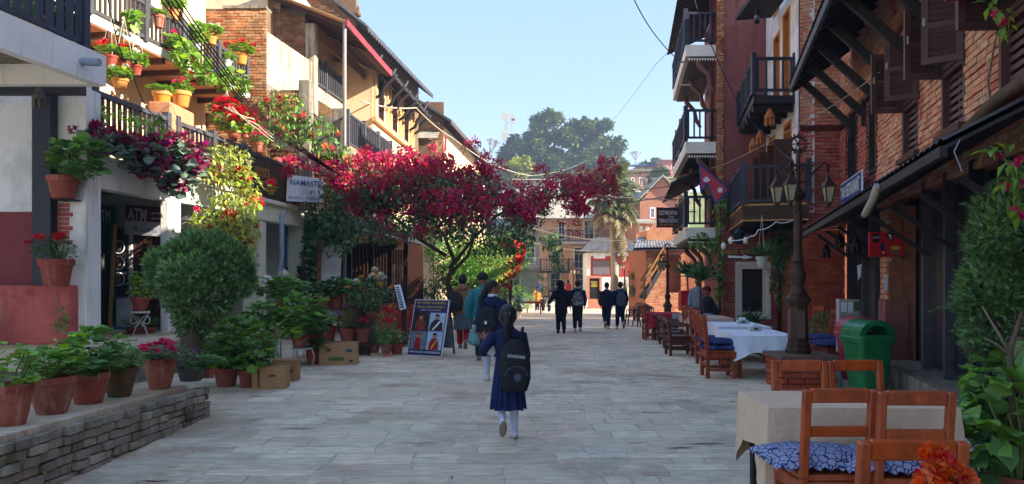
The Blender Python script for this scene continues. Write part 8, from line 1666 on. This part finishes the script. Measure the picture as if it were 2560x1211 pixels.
pb = lthing('plastic_bag', 'translucent blue plastic bag of greens in the teal jacket\'s hand', 'bag', tuple(P(1188, 865, 12.4))); b = MB(); R2 = []
for z, r in ((0, .05), (.02, .1), (.1, .125), (.2, .1), (.28, .05), (.36, .02)): R2.append([V3((r * (1 + .15 * math.sin(5 * a + z * 20)) * math.cos(a), r * .7 * (1 + .15 * math.cos(4 * a)) * math.sin(a), z)) for a in (2 * pi * j / 20 for j in range(20))])
b.loft(R2); b.build('sack', 'poly_bag', pb, world=False, smooth=True)
for s in (-1, 1): b = MB(); b.tube([(s * .02, 0, .33), (s * .04, 0, .42), (0, 0, .47)], .008, 5); b.build('handle', 'poly_bag', pb, world=False)
p = person('woman in brown fleece hoodie, grey dress and red trousers with lifted heel', G(1157, 873), 1.57, -.05, ((.1, 0), (-.1, .055)), (None, ((.16, -.02, .64), (.15, .05, .5))), ('brown_fleece', .47, 1.3), ('skirt', 'grey_dress', .52, .27, .12, 'red_cloth'), None, 'shoe_grey', 'bun', 1.0, 0, .014)
b = MB(); b.ell(V3((0, -.1, 1.3)), (.12, .07, .07), 12, 8); b.build('hood', 'brown_fleece', p, world=False, smooth=True)
backpack('black backpack slung on the brown hoodie\'s left shoulder', p, 1.57, 'bag_black', .3, .4, .14, .52, dx=-.13)
person('child with red hair band hidden behind the teal jacket', G(1206, 838), 1.25, 0, top=('black_cloth', .5, 1.1), hs=1.15, vox=.02)
b = MB(); b.ell(V3((0, 0, 1.23)), (.06, .05, .03), 10, 6); b.build('hair_band', 'red_cloth', bpy.data.objects['person.004'], world=False)
person('small child in navy coat, white tights and blue knit hat', G(1297, 795), 1.25, 0, ((.05, 0), (-.05, .02)), (((-.17, 0, .68), (-.2, 0, .56)), ((.17, 0, .68), (.2, 0, .56))), ('navy', .5, 1.1), ('skirt', 'navy', .56, .28, .14), 'tights', 'shoe_white', 'knit', 1.2, 0, .02)
person('woman in mustard tunic and dark trousers with plaited hair', G(1343, 781), 1.62, 0, ((.05, 0), (-.05, .02)), top=('mustard', .36, 1.15), bottom=('trousers', 'charcoal'), hair='pony', vox=.025)
person('child in dark brown coat beside the mustard tunic', G(1358, 782), 1.1, 0, ((.05, 0), (-.05, .02)), top=('brown_coat', .32, 1.5), bottom=('trousers', 'brown_coat'), hs=1.2, vox=.025)
person('small child in grey top holding an adult\'s hand', G(1373, 783), 1.05, 0, ((.05, 0), (-.05, .02)), top=('grey_hoodie', .48, 1.2), bottom=('trousers', 'charcoal'), hs=1.25, vox=.025)
person('woman in black headscarf, tunic and trousers looking right', G(1403, 835), 1.62, .05, ((.06, 0), (-.04, .015)), (((-.16, .02, .67), (-.24, .06, .56)), ((.16, -.03, .64), (.17, .0, .5))), ('black_cloth', .38, 1.28), ('trousers', 'black_cloth'), None, 'black_cloth', 'hijab', 1.05, -1.5, .016, 1.05)
p = person('boy in dark uniform with camouflage backpack beside the black headscarf', G(1444, 829), 1.66, 0, ((.03, 0), (-.03, .01)), top=('navy', .47, 1.15), bottom=('trousers', 'charcoal'), hair='short', vox=.016, wide=1.08, collar='white_cloth'); backpack('camouflage print backpack on the boy', p, 1.66, 'camo', .36, .46, .18, .5)
p = person('schoolboy in navy sweater, left of the pair, heel lifted', G(1517, 823), 1.64, 0, ((-.14, .09), (.12, 0)), top=('navy', .42, 1.15), bottom=('trousers', 'navy'), hair='short', vox=.016, collar='white_cloth'); backpack('black bag on the left shoulder of the left schoolboy', p, 1.64, 'bag_black', .3, .36, .14, .5, dx=-.16)
p = person('schoolboy with grey backpack, right of the pair, heel lifted', G(1551, 823), 1.66, 0, ((.12, 0), (-.12, .08)), top=('navy', .45, 1.15), bottom=('trousers', 'navy'), hair='short', vox=.016, collar='white_cloth'); backpack('grey backpack on the right schoolboy', p, 1.66, 'bag_grey', .33, .48, .17, .5)
person('man in pale grey hoodie standing behind the seated man', P(1745, 835, 20.5), 1.55, pi - .5, ((.0, 0), (-.0, 0)), top=('grey_hoodie', .47, 1.25), bottom=('trousers', 'bag_grey'), hair='short', vox=.018)
person('seated man in dark clothes and maroon knit hat', P(1776, 845, 18.5), 1.65, 1.6, top=('black_cloth', .47, 1.25), bottom=('trousers', 'charcoal'), hair='beanie', vox=.018, sit=True, lean=.4)
bx_ = MB(); bx_.box(P(1776, 845, 18.5) + V3((.02, 0, .2)), (.42, .42, .4)); tag(bx_.build('wooden_stool', 'brown_wood', bevel=.01), 'low wooden stool under the seated man', 'stool')
person('distant person in red before the peach hotel', P(1421, 752, 57), 1.6, .5, top=('red_cloth', .35, 1.2), hair='hijab', vox=.035)
person('distant person in dark clothes by the cafe table', P(1348, 752, 56), 1.65, 1, top=('navy', .47, 1.2), vox=.035)
person('distant seated person in pale clothes by the cafe table', P(1338, 765, 52), 1.6, 2, top=('cloth_pink', .47, 1.2), vox=.035, sit=True)

# ============================================================ CABLES
def wire(label, pts, r, mat='cable', sag=0.0, name='overhead_cable', n=14):
    A = [P(*p) for p in pts]; out = []
    for a, c in zip(A, A[1:]):
        for k in range(n): t = k / n; q = a.lerp(c, t); q.z -= sag * 4 * t * (1 - t); out.append(q)
    out.append(A[-1]); b = MB(); b.tube(out, r, 5); o = b.build(name, mat, smooth=True); return tag(o, label, 'cable', 'overhead cables')
for k in range(5): wire('thick black cable bundle sagging across the left balconies, strand %s' % ('one', 'two', 'three', 'four', 'five')[k], [(395 + 12 * k, -10, 9.6 + .1 * k), (640 + 3 * k, 300 - 4 * k, 13.6), (735 + 3 * k, 368 - 2 * k, 16.2), (870, 448, 20)], .011, sag=.04)
for k in range(3): wire('pale cable clipped beside the black bundle, strand %s' % ('one', 'two', 'three')[k], [(560 + 10 * k, 268, 14.2), (640, 300 + 10 * k, 14.6), (715, 362 + 6 * k, 16), (860, 450 + 4 * k, 20)], .012, 'pale_cable', .03)
wire('thin cable looping before the hanging pots', [(270, 0, 9.7), (330, 180, 11.6), (400, 290, 12.2), (500, 320, 13.2)], .008, sag=.2); wire('second thin cable over the hanging pots', [(420, 0, 10.4), (480, 140, 12), (560, 170, 13), (640, 290, 14.5)], .008, sag=.15)
wire('slack cable across the upper right sky', [(1583, -5, 15), (1640, 90, 17), (1706, 158, 20)], .012, sag=.05); wire('faint diagonal wire rising across the sky', [(1520, 315, 60), (1640, 160, 30), (1715, 65, 20)], .009, sag=.1)
wire('cable from the roof across the dark red wall', [(1735, -5, 19.2), (1760, 70, 19), (1850, 270, 18.5), (1930, 350, 16), (1980, 400, 13)], .014, sag=.05); wire('pale wire crossing from the dark red wall to the brick house', [(1560, 470, 30), (1800, 415, 19), (2000, 310, 14), (2200, 180, 10.5)], .007, 'pale_cable', .05)
wire('grey service cable from the far left eave to the hill', [(905, 255, 26), (1040, 270, 31), (1130, 345, 36), (1240, 415, 48), (1330, 440, 60)], .03, 'pale_cable', .1)
for k, (a, c) in enumerate((((1240, 415, 48), (1700, 425, 26)), ((1330, 440, 60), (1470, 400, 100)), ((1300, 470, 50), (1720, 460, 22)), ((1340, 500, 40), (1720, 480, 21)), ((1330, 570, 50), (1640, 600, 40)), ((1310, 600, 50), (1600, 626, 40)), ((1350, 450, 60), (1690, 500, 23)))):
    wire('street crossing wire, %s from the top at the far end' % ('first', 'second', 'third', 'fourth', 'fifth', 'sixth', 'seventh')[k], [a, c], .014 if k < 4 else .025, 'cable' if k in (0, 2, 3) else 'pale_cable', .35)
wire('white flex looped under the timber balcony', [(1820, 600, 15.9), (1880, 590, 15.6), (1895, 575, 15.5), (1940, 555, 15.5), (1985, 548, 15.5)], .01, 'paper', .05); wire('blue flex dangling from the awning', [(2400, 350, 5.2), (2385, 380, 5.2), (2398, 410, 5.2), (2405, 430, 5.2)], .004, 'pipe_grey')

# ============================================================ AIR
b = MB(); b.bx(-230, -16, -2.2, 280, 430, 43); hz_ = stuff(b.build('haze', None)); m = bpy.data.materials.new('haze'); m.use_nodes = True; N = m.node_tree.nodes; N.remove(N['Principled BSDF'])
pv = N.new('ShaderNodeVolumePrincipled'); pv.inputs['Color'].default_value = (.55, .67, .88, 1); pv.inputs['Density'].default_value = .0014; pv.inputs['Anisotropy'].default_value = .2; m.node_tree.links.new(pv.outputs[0], N['Material Output'].inputs['Volume']); hz_.data.materials.append(m)
bpy.data.scenes.remove(SCRATCH)
